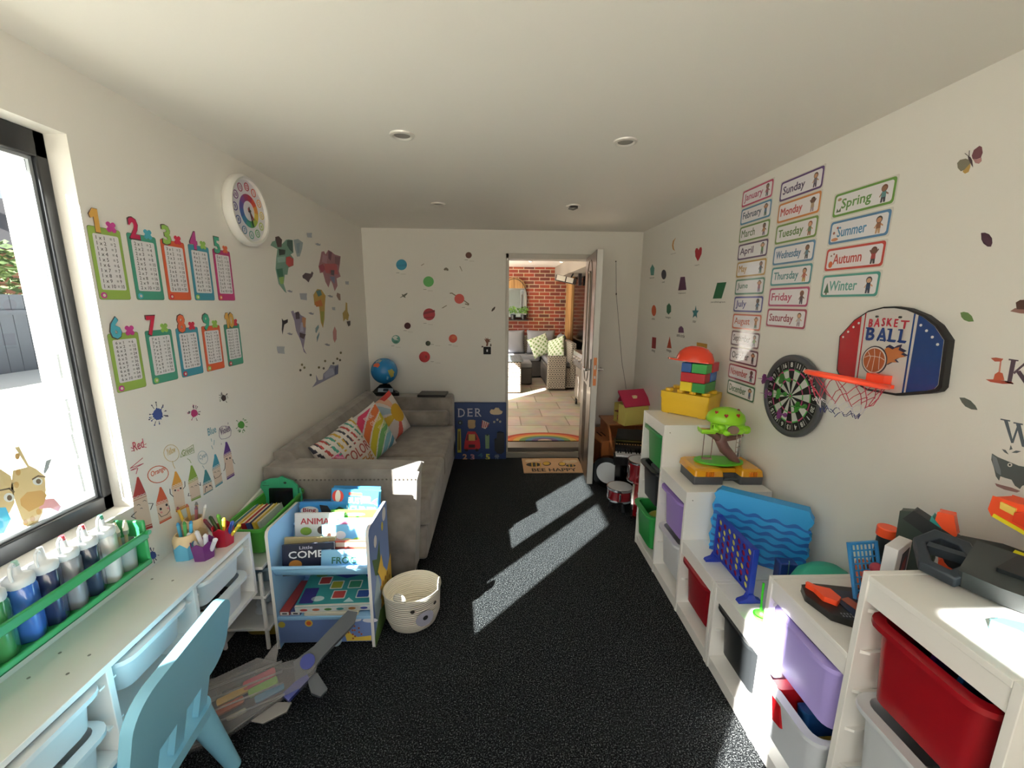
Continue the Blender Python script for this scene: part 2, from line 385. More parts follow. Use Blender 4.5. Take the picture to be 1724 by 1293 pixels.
# ---------------------------------------------------------------- the covered patio beyond the door
def brick_nodes(c1, c2, mo, bw, rh, ms, swap, rough=.85, vary=True):
    def f(n, b):
        tc = n.nodes.new('ShaderNodeTexCoord'); sp = n.nodes.new('ShaderNodeSeparateXYZ'); cb = n.nodes.new('ShaderNodeCombineXYZ')
        n.links.new(tc.outputs['Object'], sp.inputs[0]); n.links.new(sp.outputs[0], cb.inputs[0]); n.links.new(sp.outputs[2 if swap else 1], cb.inputs[1])
        bt = n.nodes.new('ShaderNodeTexBrick'); bt.inputs['Scale'].default_value = 1; bt.inputs['Brick Width'].default_value = bw; bt.inputs['Row Height'].default_value = rh
        bt.inputs['Mortar Size'].default_value = ms; bt.inputs['Color1'].default_value = lin(c1); bt.inputs['Color2'].default_value = lin(c2); bt.inputs['Mortar'].default_value = lin(mo); bt.inputs['Bias'].default_value = -.25 if swap else 0
        n.links.new(cb.outputs[0], bt.inputs['Vector'])
        t = n.nodes.new('ShaderNodeTexNoise'); t.inputs['Scale'].default_value = 5; t.inputs['Detail'].default_value = 5; n.links.new(tc.outputs['Object'], t.inputs['Vector'])
        mx = n.nodes.new('ShaderNodeMix'); mx.data_type = 'RGBA'; mx.blend_type = 'OVERLAY'; mx.inputs[0].default_value = .35
        n.links.new(bt.outputs[0], mx.inputs[6]); n.links.new(t.outputs['Color'], mx.inputs[7]); n.links.new(mx.outputs[2], b.inputs['Base Color']); b.inputs['Roughness'].default_value = rough
    return f
brickm = node_mat('red_brick', brick_nodes('#97452f', '#4c332f', '#b9a48c', .225, .077, .008, True))
pavem = node_mat('sandstone', brick_nodes('#b9ae9e', '#a39786', '#857a6a', .62, .42, .008, False, .7))
struct('floor_patio', MB().box((-3.5, 4.4, -.15), (2.4, 9.2, .09), pavem), smooth=0)
struct('wall_patio_brick', MB().box((-1.8, 9.0, .0), (2.4, 9.2, 2.6), brickm), smooth=0)
struct('ceiling_patio', MB().box((-1.65, 4.4, 2.36), (2.4, 9.2, 2.5), ceilm), smooth=0)
m = MB(); pw = M('#d9d4c8', .8)
m.box((-1.5, 4.4, 0), (-1.35, 4.65, 2.36), pw).box((-1.5, 8.9, 0), (-1.35, 9.0, 2.36), pw)
struct('wall_patio_left', m, smooth=0)
struct('wall_patio_right', MB().box((1.62, 4.4, 0), (1.8, 9.0, 2.36), M('#3a332d', .8)), smooth=0)
m = MB(); m.box((1.22, 4.4, 2.12), (1.62, 8.99, 2.36), M('#8f877c', .8)); struct('trim_1', m, smooth=0)
def planks(n, b):
    tc = n.nodes.new('ShaderNodeTexCoord'); mp = n.nodes.new('ShaderNodeMapping'); mp.inputs['Scale'].default_value = (14, 14, .9)
    t = n.nodes.new('ShaderNodeTexNoise'); t.inputs['Scale'].default_value = 1.5; t.inputs['Detail'].default_value = 6
    n.links.new(tc.outputs['Object'], mp.inputs[0]); n.links.new(mp.outputs[0], t.inputs['Vector'])
    r = ramp(n, t.outputs['Fac'], [(.3, '#7c5630'), (.5, '#a57c48'), (.7, '#c79d63')]); n.links.new(r.outputs[0], b.inputs['Base Color']); b.inputs['Roughness'].default_value = .5
WOODP = node_mat('pine_planks', planks)
m = MB()
for k in range(3): m.box((1.44, 8.15+.22*k, .09), (1.50, 8.36+.22*k, 2.12), WOODP)
tag(m.build('timber_panel', smooth=0, bevel=.004), 'upright pine plank panel at the end of the brick wall', 'wood panel')
t = empty('outdoor_television', (1.5, 7.5, 1.15), label='dark wall mounted screen beside the pine planks on the patio', cat='television')
MB().box((-.03, -.45, -.5), (.03, .60, .92), M('#08090a', .12)).build('screen', t, bevel=.006); MB().box((.03, -.1, -.1), (.118, .1, .1), blk).build('bracket', t)
# ceiling lights that are on
for px, py in ((880, 450), (893, 440), (945, 441)):
    p = at(px, py, z=2.36); t = empty('patio_spotlight', (p.x, p.y, 2.36), label='small lit spotlight in the white patio ceiling', cat='spotlight', group='lit spotlights in the patio ceiling')
    MB().lathe([(.045, 0), (.043, -.006), (.03, -.006)], chrome).build('trim_ring', t); MB().lathe([(.03, -.005), (0, -.005)], M('#fff2d8', .4, emit=12)).build('lens', t)
# arched mirror with plants in front
MX = T(.36, 8.96, 1.3) @ XZ
t = empty('arched_mirror', (.36, 8.97, 1.3), label='arched mirror with thin dark frame on the brick wall', cat='mirror')
arch = [(-.28, 0), (.28, 0)]+[(.28*math.cos(R(a))*(1), .42+.40*math.sin(R(a))) for a in range(0, 181, 15)]
ai = [(x*.95, .02+y*.96) for x, y in arch]
MB().prism(ai, 0, .012, M('#dfe6e8', .03, metal=1), XZ).build('mirror_glass', t, smooth=0)
MB().ring(arch, ai, 0, .03, M('#3a2d22', .4), XZ).build('frame', t, smooth=0)
MB().prism([(.28*.9*math.cos(R(a)), .62+.22*math.sin(R(a))) for a in range(0, 181, 20)], .012, .02, WOODP, XZ).build('wooden_top', t, smooth=0)
MB().box((-.3, -.18, -.05), (.3, -.0, -.03), M('#22201e', .5)).build('shelf', t)
random.seed(3)
for k in range(3):
    px = .12+.22*k; t = empty('potted_plant', (px, 8.86, 1.27), label=['bushy green plant in a black pot, at the left of the mirror shelf', 'bushy green plant in a black pot, in the middle of the mirror shelf', 'bushy green plant in a black pot, at the wooden panel end of the mirror shelf'][k], cat='plant')
    MB().lathe([(0, 0), (.045, 0), (.06, .1), (.055, .1), (.05, .09), (0, .09)], M('#1b1b1c', .4)).build('pot', t)
    m = MB()
    for i in range(150):
        a = random.uniform(0, 6.28); e = random.uniform(0, 1); r = .11*random.random()**.5; c = Vector((r*math.cos(a), r*math.sin(a)*.6, .12+.16*e*(1-r*3))); s_ = random.uniform(.012, .024)
        m.add([(0, 0, 0), (s_*.6, 0, s_*.3), (0, 0, s_*1.6), (-s_*.6, 0, s_*.3)], [(0, 1, 2, 3)], M('#5f8f35', .5) if i % 3 else M('#8db453', .5), T(*c) @ RZ(random.uniform(0, 6.28)) @ RX(random.uniform(-1, 1)))
    m.build('foliage', t, smooth=0)
# rattan corner sofa, grey cushions
def rattan_nodes(n, b):
    tc = n.nodes.new('ShaderNodeTexCoord'); wv = n.nodes.new('ShaderNodeTexWave'); wv.bands_direction = 'Z'; wv.inputs['Scale'].default_value = 9; wv.inputs['Distortion'].default_value = 2; wv.inputs['Detail'].default_value = 2
    n.links.new(tc.outputs['Object'], wv.inputs['Vector']); t = n.nodes.new('ShaderNodeTexChecker'); t.inputs['Scale'].default_value = 42; n.links.new(tc.outputs['Object'], t.inputs['Vector'])
    mt = n.nodes.new('ShaderNodeMath'); mt.operation = 'MULTIPLY'; n.links.new(wv.outputs['Fac'], mt.inputs[0]); n.links.new(t.outputs['Fac'], mt.inputs[1])
    r = ramp(n, mt.outputs[0], [(.0, '#a09789'), (.3, '#8d8578'), (.6, '#4f4841'), (1, '#36322d')]); n.links.new(r.outputs[0], b.inputs['Base Color']); b.inputs['Roughness'].default_value = .6
RAT = node_mat('rattan_weave', rattan_nodes)
GC = M('#85868a', .9, bump=.3, bscale=300)
t = empty('rattan_corner_sofa', (.3, 8.4, .09), label='grey rattan corner sofa with grey cushions under the brick wall', cat='sofa')
MB().box((-1.1, .02, .02), (.62, .5, .36), M('#4a4643', .8)).box((-1.1, .4, .36), (1.1, .52, .85), RAT).build('long_base', t, bevel=.02)
m = MB(); m.box((.6, -1.2, .04), (.68, .5, .40), M('#55514d', .8)).box((.68, -1.2, .04), (1.02, .5, .40), RAT).box((1.0, -1.2, .04), (1.1, .5, .84), RAT).build('short_base', t, bevel=.02)
MB().box((.59, -1.26, .03), (.92, -1.16, .62), RAT).build('arm_panel', t, bevel=.02)
MB().box((-1.1, -.05, .36), (.58, .45, .48), GC).build('seat_cushion', t, bevel=.04, seg=4)
MB().box((.62, -1.15, .40), (1.0, .3, .50), GC).build('seat_cushion', t, bevel=.04, seg=4)
def pillowmesh(w_, h_, d_, m1, fn=None, nu=14, nv=14, back=None):
    mb = MB(); front = []; 
    def hgt(u, v): return d_/2*((1-abs(u)**2.6)*(1-abs(v)**2.6))**.5 if abs(u) < 1 and abs(v) < 1 else 0
    def pos(u, v, s_): 
        k = 1-.07*(1-abs(u)**2)*abs(v)**4; k2 = 1-.07*(1-abs(v)**2)*abs(u)**4
        return (w_/2*u*k2, h_/2*v*k, s_*hgt(u, v))
    for s_ in (1, -1):
        vs = [pos(-1+2*i/nu, -1+2*j/nv, s_) for j in range(nv+1) for i in range(nu+1)]
        for j in range(nv):
            for i in range(nu):
                q = (j*(nu+1)+i, j*(nu+1)+i+1, (j+1)*(nu+1)+i+1, (j+1)*(nu+1)+i)
                if s_ < 0: q = q[::-1]
                mm = (fn(-1+(2*i+1)/nu, -1+(2*j+1)/nv) if fn and s_ > 0 else (back or m1))
                mb.add([vs[k] for k in q], [(0, 1, 2, 3)], mm)
    return mb, lambda x, y: hgt(max(-.99, min(.99, 2*x/w_)), max(-.99, min(.99, 2*y/h_)))
def weld(o):
    md = o.modifiers.new('weld', 'WELD'); md.merge_threshold = .0008; return o
for (x, y, z, rz_, ww, lb) in ((-.75, .28, .72, 0, .62, 'a'), (-.05, .28, .73, 0, .66, 'b'), (.62, .26, .73, 0, .60, 'c'), (.95, -.25, .7, -90, .5, 'd')):
    mb, _ = pillowmesh(ww, .50, .20, GC); weld(mb.build('back_cushion', t, X=T(x, y, z) @ RZ(R(rz_)) @ RX(R(80)), smooth=60))
gl = M('#dfe6cf', .8); gg = M('#7fa05a', .8)
for (x, y, z, rz_, lab) in ((.86, 8.2, .78, 8, 'leaf print pillow on the patio sofa, the one beside the long back cushions'), (1.12, 7.80, .78, -55, 'leaf print pillow on the patio sofa, the one nearer the metal grill')):
    def lf(u, v): return gg if abs(math.sin(7*u+5*v))*abs(math.sin(9*v-6*u)) > .62 else gl
    mb, _ = pillowmesh(.42, .42, .13, gl, lf, 22, 22); o = weld(mb.build('leaf_print_pillow', X=None, smooth=60)); o.matrix_world = T(x, y, z) @ RZ(R(rz_)) @ RX(R(72)) @ RZ(R(20)); tag(o, lab, 'pillow')
t = empty('rattan_coffee_table', (-.05, 7.25, .09), label='tall rattan table with a glass top seen at the left of the doorway', cat='table')
MB().box((-.3, -.35, .02), (.46, .35, .56), RAT).build('woven_base', t, bevel=.02); MB().box((-.33, -.38, .56), (.49, .38, .575), M('#6f7a7c', .05)).build('glass_top', t)
t = empty('rattan_footstool', (.52, 7.85, .09), label='dark cushion topped rattan stool beside the corner sofa', cat='stool')
MB().box((-.2, -.2, .02), (.14, .3, .33), M('#4a4643', .7)).build('woven_base', t, bevel=.02); MB().box((-.2, -.2, .33), (.14, .3, .43), GC).build('cushion', t, bevel=.03, seg=3)
# grill cart
t = empty('gas_grill', (1.22, 5.6, .09), label='stainless gas grill on castors along the patio side, knobs facing left', cat='grill')
st = M('#a8a49e', .25, metal=.9)
MB().box((-.06, -.65, .62), (.35, .62, .84), st).build('burner_box', t, bevel=.01)
MB().box((-.02, -.62, .12), (.35, .6, .62), M('#b3aca2', .3, metal=.7)).build('cabinet', t, bevel=.008)
m = MB(); m.lathe([(.28, 0), (.27, .1), (.18, .2), (0, .24)], M('#8d8a86', .2, metal=.9), T(.16, 0, .84) @ S(.7, 1.9, 1), 20); m.build('lid', t, smooth=50)
for k in range(6):
    MB().cyl((-.06, -.5+.19*k, .75), (-.10, -.5+.19*k, .75), .03, .026, chrome, 14).build('knob', t)
for y in (-.35, .25):
    MB().tube([(-.02, y-.12, .15), (-.06, y-.12, .17), (-.06, y-.12, .45), (-.06, y-.08, .5), (-.06, y+.08, .5), (-.06, y+.12, .45), (-.06, y+.12, .17), (-.02, y+.12, .15)], .009, chrome).build('door_rail', t)
for x, y in ((0, -.6), (0, .0), (0, .58), (.32, -.6), (.32, .58)):
    MB().cyl((x-.012, y, .045), (x+.012, y, .045), .045, .045, M('#1a1a1a', .5), 16).cyl((x-.014, y, .045), (x+.014, y, .045), .022, .022, st, 12).box((x-.015, y-.01, .05), (x+.015, y+.01, .12), st).build('castor', t)
# patio heater on the beam
t = empty('patio_heater', (1.26, 7.3, 2.0), label='slim electric patio heater with two white panels under the ceiling beam', cat='heater')
MB().box((-.26, -.06, -.05), (.1, .06, .05), M('#2c2b29', .4), RY(R(12))).build('body', t, bevel=.01); MB().box((-.25, -.065, -.04), (-.10, -.06, .045), M('#e8e4da', .5), RY(R(12))).box((-.08, -.065, -.04), (.04, -.06, .045), M('#e8e4da', .5), RY(R(12))).build('panel', t)
MB().cyl((.0, 0, .03), (.06, .0, .14), .012, .012, blk).box((.14, -.05, -.08), (.19, .05, .14), blk).build('bracket', t)
# rainbow doormat on the patio (half round)
t0 = at(915, 752, z=.09); cx = .54; cyy = 4.42
m = MB()
for k, (r, c) in enumerate(((.50, '#9a3a2c'), (.43, '#c06a34'), (.36, '#b99a4a'), (.29, '#5f7d4a'), (.22, '#4d6f86'), (.15, '#5d4a6e'), (.08, '#b9a68c'))):
    m.prism(circ(cx, cyy, r, r*.62, 28, 0, math.pi), .09, .098+.0008*k, M(c, .95))
tag(m.build('rainbow_doormat', smooth=0), 'half round rainbow doormat on the patio paving outside the doorway', 'mat')
# bee mat
c0, c1, c2, c3 = (.276, 4.14), (.80, 4.14), (.855, 3.755), (.262, 3.755)
BS = Surf((.26, 3.755, .012), (1, 0, 0), (0, 1, 0))
m = MB().box((.262, 3.75, 0), (.856, 4.12, .011), M('#c8a27c', .95, bump=.6, bscale=500)); bm = tag(m.build('bee_doormat', bevel=.002), 'tan doormat with two bees and the words BEE HAPPY inside the door', 'mat')
cv = crop(780, 760, 3.593); f = Flat(BS, cv); dk = M('#33302b', .9); yl = M('#c9a23e', .9)
f.tp('BEE HAPPY', (418, 122), (678, 102), dk, bold=.03)
f.p([(395+45*math.cos(a)+30, 80+12*math.sin(a)) for a in [i*.4 for i in range(16)]], dk).p([(505+26*math.cos(a), 74+13*math.sin(a)) for a in [i*.4 for i in range(16)]], dk, .0007).p([(503+21*math.cos(a), 73+10*math.sin(a)) for a in [i*.4 for i in range(16)]], yl, .001)
f.p([(650+30*math.cos(a), 86+8*math.sin(a)) for a in [i*.4 for i in range(16)]], dk).p([(598+24*math.cos(a), 77+12*math.sin(a)) for a in [i*.4 for i in range(16)]], dk, .0007).p([(598+19*math.cos(a), 76+9*math.sin(a)) for a in [i*.4 for i in range(16)]], yl, .001)
for x in (415, 440, 465): f.line([(x, 70), (x+2, 92)], .012, yl, .0012)
for x in (640, 662): f.line([(x, 79), (x+2, 93)], .010, yl, .0012)
for x, y in ((400, 58), (440, 54), (625, 62), (665, 60)): f.p([(x+26*math.cos(a), y+9*math.sin(a)) for a in [i*.4 for i in range(16)]], M('#d9c2a0', .9), .0009)
f.build('bee_print', parent=None); fo = C.objects[-1]; mw = fo.matrix_world.copy(); fo.parent = bm; fo.matrix_world = mw

# ---------------------------------------------------------------- outside the window
def leaves(n, b):
    tc = n.nodes.new('ShaderNodeTexCoord'); t = n.nodes.new('ShaderNodeTexNoise'); t.inputs['Scale'].default_value = 6; t.inputs['Detail'].default_value = 6; n.links.new(tc.outputs['Object'], t.inputs['Vector'])
    r = ramp(n, t.outputs['Fac'], [(.35, '#2c3a22'), (.55, '#5d7340'), (.7, '#93a266')]); n.links.new(r.outputs[0], b.inputs['Base Color']); b.inputs['Roughness'].default_value = .8
struct('ground_outside', MB().box((-40, -20, -.3), (-1.53, 30, -.12), M('#cfcabf', .9)), smooth=0)
m = MB(); fg = M('#5c626c', .8)
for k in range(60): m.box((-8.02, 1+.2*k, -.12), (-7.98, 1.19+.2*k, 1.68), fg)
m.box((-7.98, 1, .25), (-7.94, 13, .33), fg).box((-7.98, 1, 1.35), (-7.94, 13, 1.43), fg)
tag(m.build('garden_fence', smooth=0), 'grey board garden fence seen through the window', 'fence')
struct('ground_garden_terrace', MB().box((-7.94, -2, -.12), (-2.3, 14, .42), M('#ece8de', .9)), smooth=0)
t = empty('neighbour_house', (-13, 9, -.12), label='house with grey roof and brick chimney beyond the fence', cat='house')
MB().box((-4, -3, 0), (0, 6, 3.0), M('#9d6a55', .9)).build('wall', t, smooth=0)
m = MB(); m.add([(.3, -3.3, 3), (.3, 6.3, 3), (-2, 6.3, 4.7), (-2, -3.3, 4.7), (-4.3, -3.3, 3), (-4.3, 6.3, 3)], [(0, 1, 2, 3), (3, 2, 5, 4), (0, 3, 4), (1, 5, 2)], M('#6e6a6c', .8)); m.build('roof', t, smooth=0)
MB().box((-1.9, 2.6, 4.0), (-1.2, 3.4, 5.6), M('#8d5a48', .9)).build('chimney', t, smooth=0)
random.seed(11)
t = empty('garden_tree', (-9.6, 8.4, -.12), label='leafy green tree behind the grey fence outside', cat='tree')
MB().cyl((0, 0, 0), (.1, 0, 1.6), .12, .08, M('#4a3b2c', .9)).build('trunk', t)
m = MB(); lm = node_mat('tree_leaves', leaves)
for i in range(2500):
    a = random.uniform(0, 6.28); e = math.asin(random.uniform(-1, 1)); r = random.uniform(.6, 1)
    c = (1.3*r*math.cos(a)*math.cos(e), 1.5*r*math.sin(a)*math.cos(e), 1.9+.95*r*math.sin(e)); q = random.uniform(.05, .11)
    m.add([(-q, 0, 0), (0, -q*.5, 0), (q, 0, 0), (0, q*.5, 0)], [(0, 1, 2, 3)], lm, T(*c) @ RZ(random.uniform(0, 6.28)) @ RX(random.uniform(-1.5, 1.5)))
m.build('crown', t, smooth=0)
t = empty('washing_line_post', (-6.8, 5.6, .42), label='slim white post with a cross bar in the garden', cat='post')
MB().cyl((0, 0, 0), (0, 0, 2.6), .03, .03, M('#d8d2c8', .6)).box((-.02, -.3, 2.1), (.02, .05, 2.16), M('#b8b2a8', .6)).build('pole', t)

# ---------------------------------------------------------------- left wall: times table charts
INK = PAPER('#3a3a40'); CW = PAPER('#e9e7ea')
CC = {'g': '#8aa84e', 't': '#3f8f79', 'o': '#cb5a37', 'b': '#3c8aa0', 'p': '#b0306f'}
NC = {'y': '#c79a4b', 'r': '#b3204f', 'lg': '#8ab455', 'm': '#b03a86', 'te': '#3fa083', 'bl': '#4aa3b8', 'rd': '#bd2745', 'or': '#cf6440', 'pk': '#b04a90'}
ch = [((55, 180), (333, 640), 122, 'g', 'y', 'm'), ((302, 228), (542, 640), 365, 't', 'r', 'bl'), ((512, 268), (710, 645), 565, 'o', 'lg', 'rd'), ((685, 300), (855, 645), 733, 'b', 'm', 'lg'), ((838, 330), (982, 648), 877, 'p', 'te', 'or'),
      ((175, 815), (432, 1190), 240, 'g', 'bl', 'm'), ((410, 800), (630, 1145), 467, 't', 'rd', 'lg'), ((603, 793), (787, 1110), 657, 'b', 'or', 'rd'), ((765, 785), (918, 1075), 810, 'o', 'te', 'lg'), ((905, 775), (1035, 1050), 942, 't', 'y', 'rd')]
word = 'one two three four five six seven eight nine ten'.split()
cname = {'g': 'green', 't': 'teal', 'o': 'orange', 'b': 'blue', 'p': 'magenta'}
cvt = crop(130, 330, 3.693)
for i, (tl, br, blx, col, c1, c2) in enumerate(ch):
    n = i+1; a = WL.uv(*cvt(*tl)); b = WL.uv(*cvt(*br)); u0, v1 = a; u1, v0 = b
    if i < 5: v0 = 1.617
    else: v0 = 1.303
    v1 = v0+.232-(.03 if i > 4 else 0); W_ = u1-u0; brd = PAPER(CC[col])
    f = Flat(WL); f.q(rrect(u0, v0, u1, v1, .008), PAPER('#4d5348'), .0006).q(rrect(u0+.001, v0+.001, u1-.001, v1-.001, .008), brd, .001)
    f.q(rrect(u0+W_*.12, v0+.032, u1-W_*.10, v1-.022, .006), CW, .0013)
    f.t('\n'.join(f'{n} x {k}' for k in range(1, 11)), (u0+W_*.20, v0+.038), (u0+W_*.56, v1-.028), INK, .0016, .012)
    f.t('\n'.join(f'= {n*k}' for k in range(1, 11)), (u0+W_*.62, v0+.038), (u0+W_*.84, v1-.028), INK, .0016, .012)
    o = f.build('times_table_chart', f'{cname[col]} bordered {word[i]} times table chart on the left wall', 'wall chart', 'times table charts on the left wall')
    # rolled corner, number and multiplication sign stuck over the top edge
    q = MB(); q.prism(circ(u0+W_*.14-o['_u'], v0+.014-o['_v'], .010, n=20), .001, .003, PAPER(NC[c2])).prism(circ(u0+W_*.14-o['_u'], v0+.014-o['_v'], .005, n=14), .003, .0034, PAPER('#d9cfc0')); q.build('rolled_corner', o, smooth=0)
    hw = .040 if n < 10 else .056
    one = lambda x, y, w2, h2: [(x, y+h2*.74), (x+w2*.45, y+h2), (x+w2, y+h2), (x+w2, y), (x+w2*.48, y), (x+w2*.48, y+h2*.66), (x+w2*.12, y+h2*.58)]
    for dz, sc, mm in ((0, .0035, PAPER('#4a3a3a')), (.0012, 0, PAPER(NC[c1]))):
        q = MB(); x0 = u0+W_*.10-o['_u']; y0 = v1-.018-o['_v']
        if str(n)[0] == '1':
            pl = one(x0, y0, .030 if n == 1 else .024, .072); cxx = sum(p_[0] for p_ in pl)/7; cyy = sum(p_[1] for p_ in pl)/7
            q.prism([(cxx+(a_-cxx)*(1+sc*28), cyy+(b_-cyy)*(1+sc*16)) for a_, b_ in pl], .0012, .0032+dz, mm)
            if n == 10: q.text('0', x0+.026-sc, y0-sc, x0+hw+.008+sc, y0+.072+sc, .0032+dz, mm, bold=.035, th=.002)
        else: q.text(str(n), x0-sc, y0-sc, x0+hw+sc, y0+.072+sc, .0032+dz, mm, bold=.035, th=.002)
        q.build('number' if not sc else 'number_outline', o, smooth=0)
    q = MB(); cx = u0+W_*.72-o['_u']; cy = v1+.006-o['_v']
    for aa in (45, 135): q.prism(rrect(-.020, -.0075, .020, .0075, .006), .001, .003+aa*1e-6, PAPER(NC[c2]), T(cx, cy, 0) @ RZ(R(aa)))
    q.build('multiplication_sign', o, smooth=0)

# wall clock
cx, cz = 2.275, 2.063
t = empty('wall_clock', None, label='round white wall clock with a rainbow dial high on the left wall', cat='clock', X=WL.mat(cx, cz, 0))
MB().lathe([(0, 0), (.158, 0), (.170, .012), (.170, .040), (.160, .052), (.150, .050), (.146, .036)], M('#e6e4de', .35), n=48).build('case', t, smooth=50)
m = MB(); m.lathe([(.148, .036), (0, .036)], PAPER('#eceaf0'), n=40)
rb = ['#a8293f', '#c4452f', '#d08a35', '#d3b545', '#9cae43', '#4a9150', '#3a8f86', '#3577a0', '#3a5a9a', '#5a4c96', '#7c4588', '#9a3562']
for k in range(12):
    a0 = R(90-30*k); a1 = R(60-30*k)
    m.prism(circ(0, 0, .080, n=8, a0=a1, a1=a0)+circ(0, 0, .048, n=8, a0=a1, a1=a0)[::-1], .036, .0372, PAPER(rb[k]))
    a = R(90-30*(k if k else 12)); c = PAPER(rb[k]); x, y = .115*math.cos(a), .115*math.sin(a)
    m.ring(circ(x, y, .020, n=18), circ(x, y, .016, n=18), .036, .0374, c); m.text(str(k if k else 12), x-.010, y-.009, x+.010, y+.009, .0374, c, keep=True, bold=.03)
m.build('dial', t, smooth=0)
MB().box((-.003, -.02, .040), (.003, .075, .042), blk, RZ(R(-165))).build('minute_hand', t, smooth=0); MB().box((-.004, -.015, .038), (.004, .05, .040), M('#8a2230', .4), RZ(R(-140))).cyl((0, 0, .036), (0, 0, .044), .006, .006, blk).build('hour_hand', t, smooth=0)

# animal world map stickers
k6 = crop(350, 280, 3.2333)
def blob(name, polys, label, cat='wall sticker', group=None, surf=WL, cv=k6, lines=(), texts=()):
    f = Flat(surf, cv)
    for i, (pts, c) in enumerate(polys): f.p(pts, PAPER(c), .0006+.0002*i)
    for pts, wd, c in lines: f.line(pts, wd, PAPER(c), .0018)
    for body, a, b, c in texts: f.tp(body, a, b, PAPER(c), .002)
    return f.build(name, label, cat, group)
def ovl(x, y, rx, ry, a=0, n=12): return [(x+rx*math.cos(t_)*math.cos(a)-ry*math.sin(t_)*math.sin(a), y+rx*math.cos(t_)*math.sin(a)+ry*math.sin(t_)*math.cos(a)) for t_ in [6.2832*i/n for i in range(n)]]
WM = 'stickers of the animal world map'
blob('continent_sticker', [([(340, 430), (350, 410), (365, 405), (368, 385), (385, 380), (402, 400), (402, 425), (425, 400), (440, 398), (462, 402), (465, 470), (450, 480), (465, 500), (465, 540), (438, 552), (432, 590), (418, 590), (412, 640), (428, 690), (415, 680), (385, 640), (368, 560), (372, 500), (378, 450)], '#6f9484'), ([(366, 385), (385, 380), (403, 400), (400, 440), (378, 440), (370, 410)], '#4b3436'), ([(425, 495), (445, 490), (465, 505), (465, 540), (440, 548), (424, 530)], '#b4413f'), ([(372, 560), (405, 555), (410, 600), (385, 612)], '#30694f'), ([(385, 605), (412, 600), (410, 640), (395, 640)], '#86aa5a'), ([(430, 402), (458, 402), (462, 470), (445, 455), (430, 430)], '#2f4f46'), ([(385, 450), (420, 455), (418, 480), (388, 485)], '#2d3b38'), ([(376, 495), (420, 490), (418, 520), (378, 525)], '#8fb0a8')], 'green North America of animal drawings in the wall map', group=WM)
blob('continent_sticker', [([(466, 400), (490, 396), (517, 415), (512, 450), (500, 490), (485, 492), (474, 450)], '#9aa7ad'), ([(480, 420), (500, 415), (498, 470), (486, 475)], '#7f96a3')], 'pale grey Greenland piece at the top of the wall map', group=WM)
blob('continent_sticker', [([(602, 545), (612, 500), (618, 465), (632, 462), (640, 480), (655, 455), (672, 465), (690, 480), (722, 490), (718, 530), (712, 570), (722, 600), (700, 610), (705, 650), (690, 680), (678, 640), (668, 620), (656, 660), (640, 630), (625, 575), (610, 582)], '#9b6a74'), ([(602, 545), (625, 530), (640, 560), (620, 580)], '#93304a'), ([(655, 460), (675, 468), (668, 515), (655, 500)], '#6b3950'), ([(632, 530), (700, 530), (708, 590), (640, 580)], '#ad4f57'), ([(668, 565), (688, 565), (686, 595), (670, 590)], '#332a3a'), ([(690, 490), (720, 495), (712, 540), (692, 530)], '#7d5560'), ([(625, 480), (650, 490), (645, 530), (620, 520)], '#a9808c'), ([(662, 600), (690, 600), (688, 640), (672, 620)], '#6f7593')], 'reddish pink Europe and Asia of animal drawings in the wall map', group=WM)
blob('continent_sticker', [([(574, 700), (595, 668), (618, 672), (640, 705), (636, 760), (634, 830), (626, 880), (615, 850), (606, 765), (580, 755)], '#b79546'), ([(588, 680), (612, 672), (620, 700), (600, 710)], '#4b7c7f'), ([(580, 740), (615, 725), (625, 760), (590, 765)], '#bb6c34'), ([(612, 790), (634, 790), (626, 860), (616, 840)], '#94963c')], 'yellow and orange Africa of animal drawings in the wall map', group=WM)
blob('continent_sticker', [([(452, 790), (465, 785), (470, 800), (490, 790), (505, 810), (525, 820), (533, 880), (528, 940), (520, 990), (537, 1022), (522, 1010), (505, 950), (480, 895), (470, 840)], '#8c829a'), ([(476, 795), (495, 792), (500, 830), (478, 832)], '#4a3d4a'), ([(512, 820), (533, 825), (530, 880), (512, 870)], '#bb8560'), ([(498, 905), (532, 915), (520, 940), (500, 930)], '#3c2430'), ([(505, 850), (515, 850), (520, 900), (500, 900)], '#a9a4c0')], 'mauve South America of animal drawings in the wall map', group=WM)
blob('continent_sticker', [([(733, 800), (748, 780), (750, 740), (758, 745), (760, 790), (768, 810), (762, 840), (748, 830), (738, 845)], '#a98f44'), ([(755, 845), (775, 840), (775, 865), (765, 872)], '#3b3436')], 'small brown Australia with animals at the right of the wall map', group=WM)
blob('continent_sticker', [([(568, 1203), (590, 1170), (588, 1135), (602, 1165), (625, 1160), (628, 1130), (655, 1105), (668, 1080), (690, 1085), (710, 1078), (708, 1130), (640, 1165)], '#8a8ca6'), ([(630, 1135), (660, 1100), (680, 1100), (690, 1130), (640, 1155)], '#a4a6bf'), ([(692, 1090), (710, 1085), (706, 1128), (690, 1135)], '#4f5577')], 'grey blue Antarctica with icebergs at the bottom of the wall map', group=WM)
blob('whale_sticker', [([(514, 595), (530, 580), (560, 585), (565, 572), (574, 580), (568, 600), (555, 615), (548, 632), (530, 615), (516, 608)], '#4a3a44')], 'dark whale sticker in the middle of the wall map', group=WM)
blob('orca_sticker', [([(402, 828), (412, 840), (435, 832), (434, 850), (415, 862), (410, 890), (406, 915), (402, 890), (404, 855)], '#262229')], 'black orca sticker left of the mauve South America', group=WM)
blob('dolphin_sticker', [([(586, 880), (602, 862), (604, 878), (590, 908), (585, 902)], '#7f9aa0')], 'pale dolphin sticker, upper of the two below Africa', group=WM)
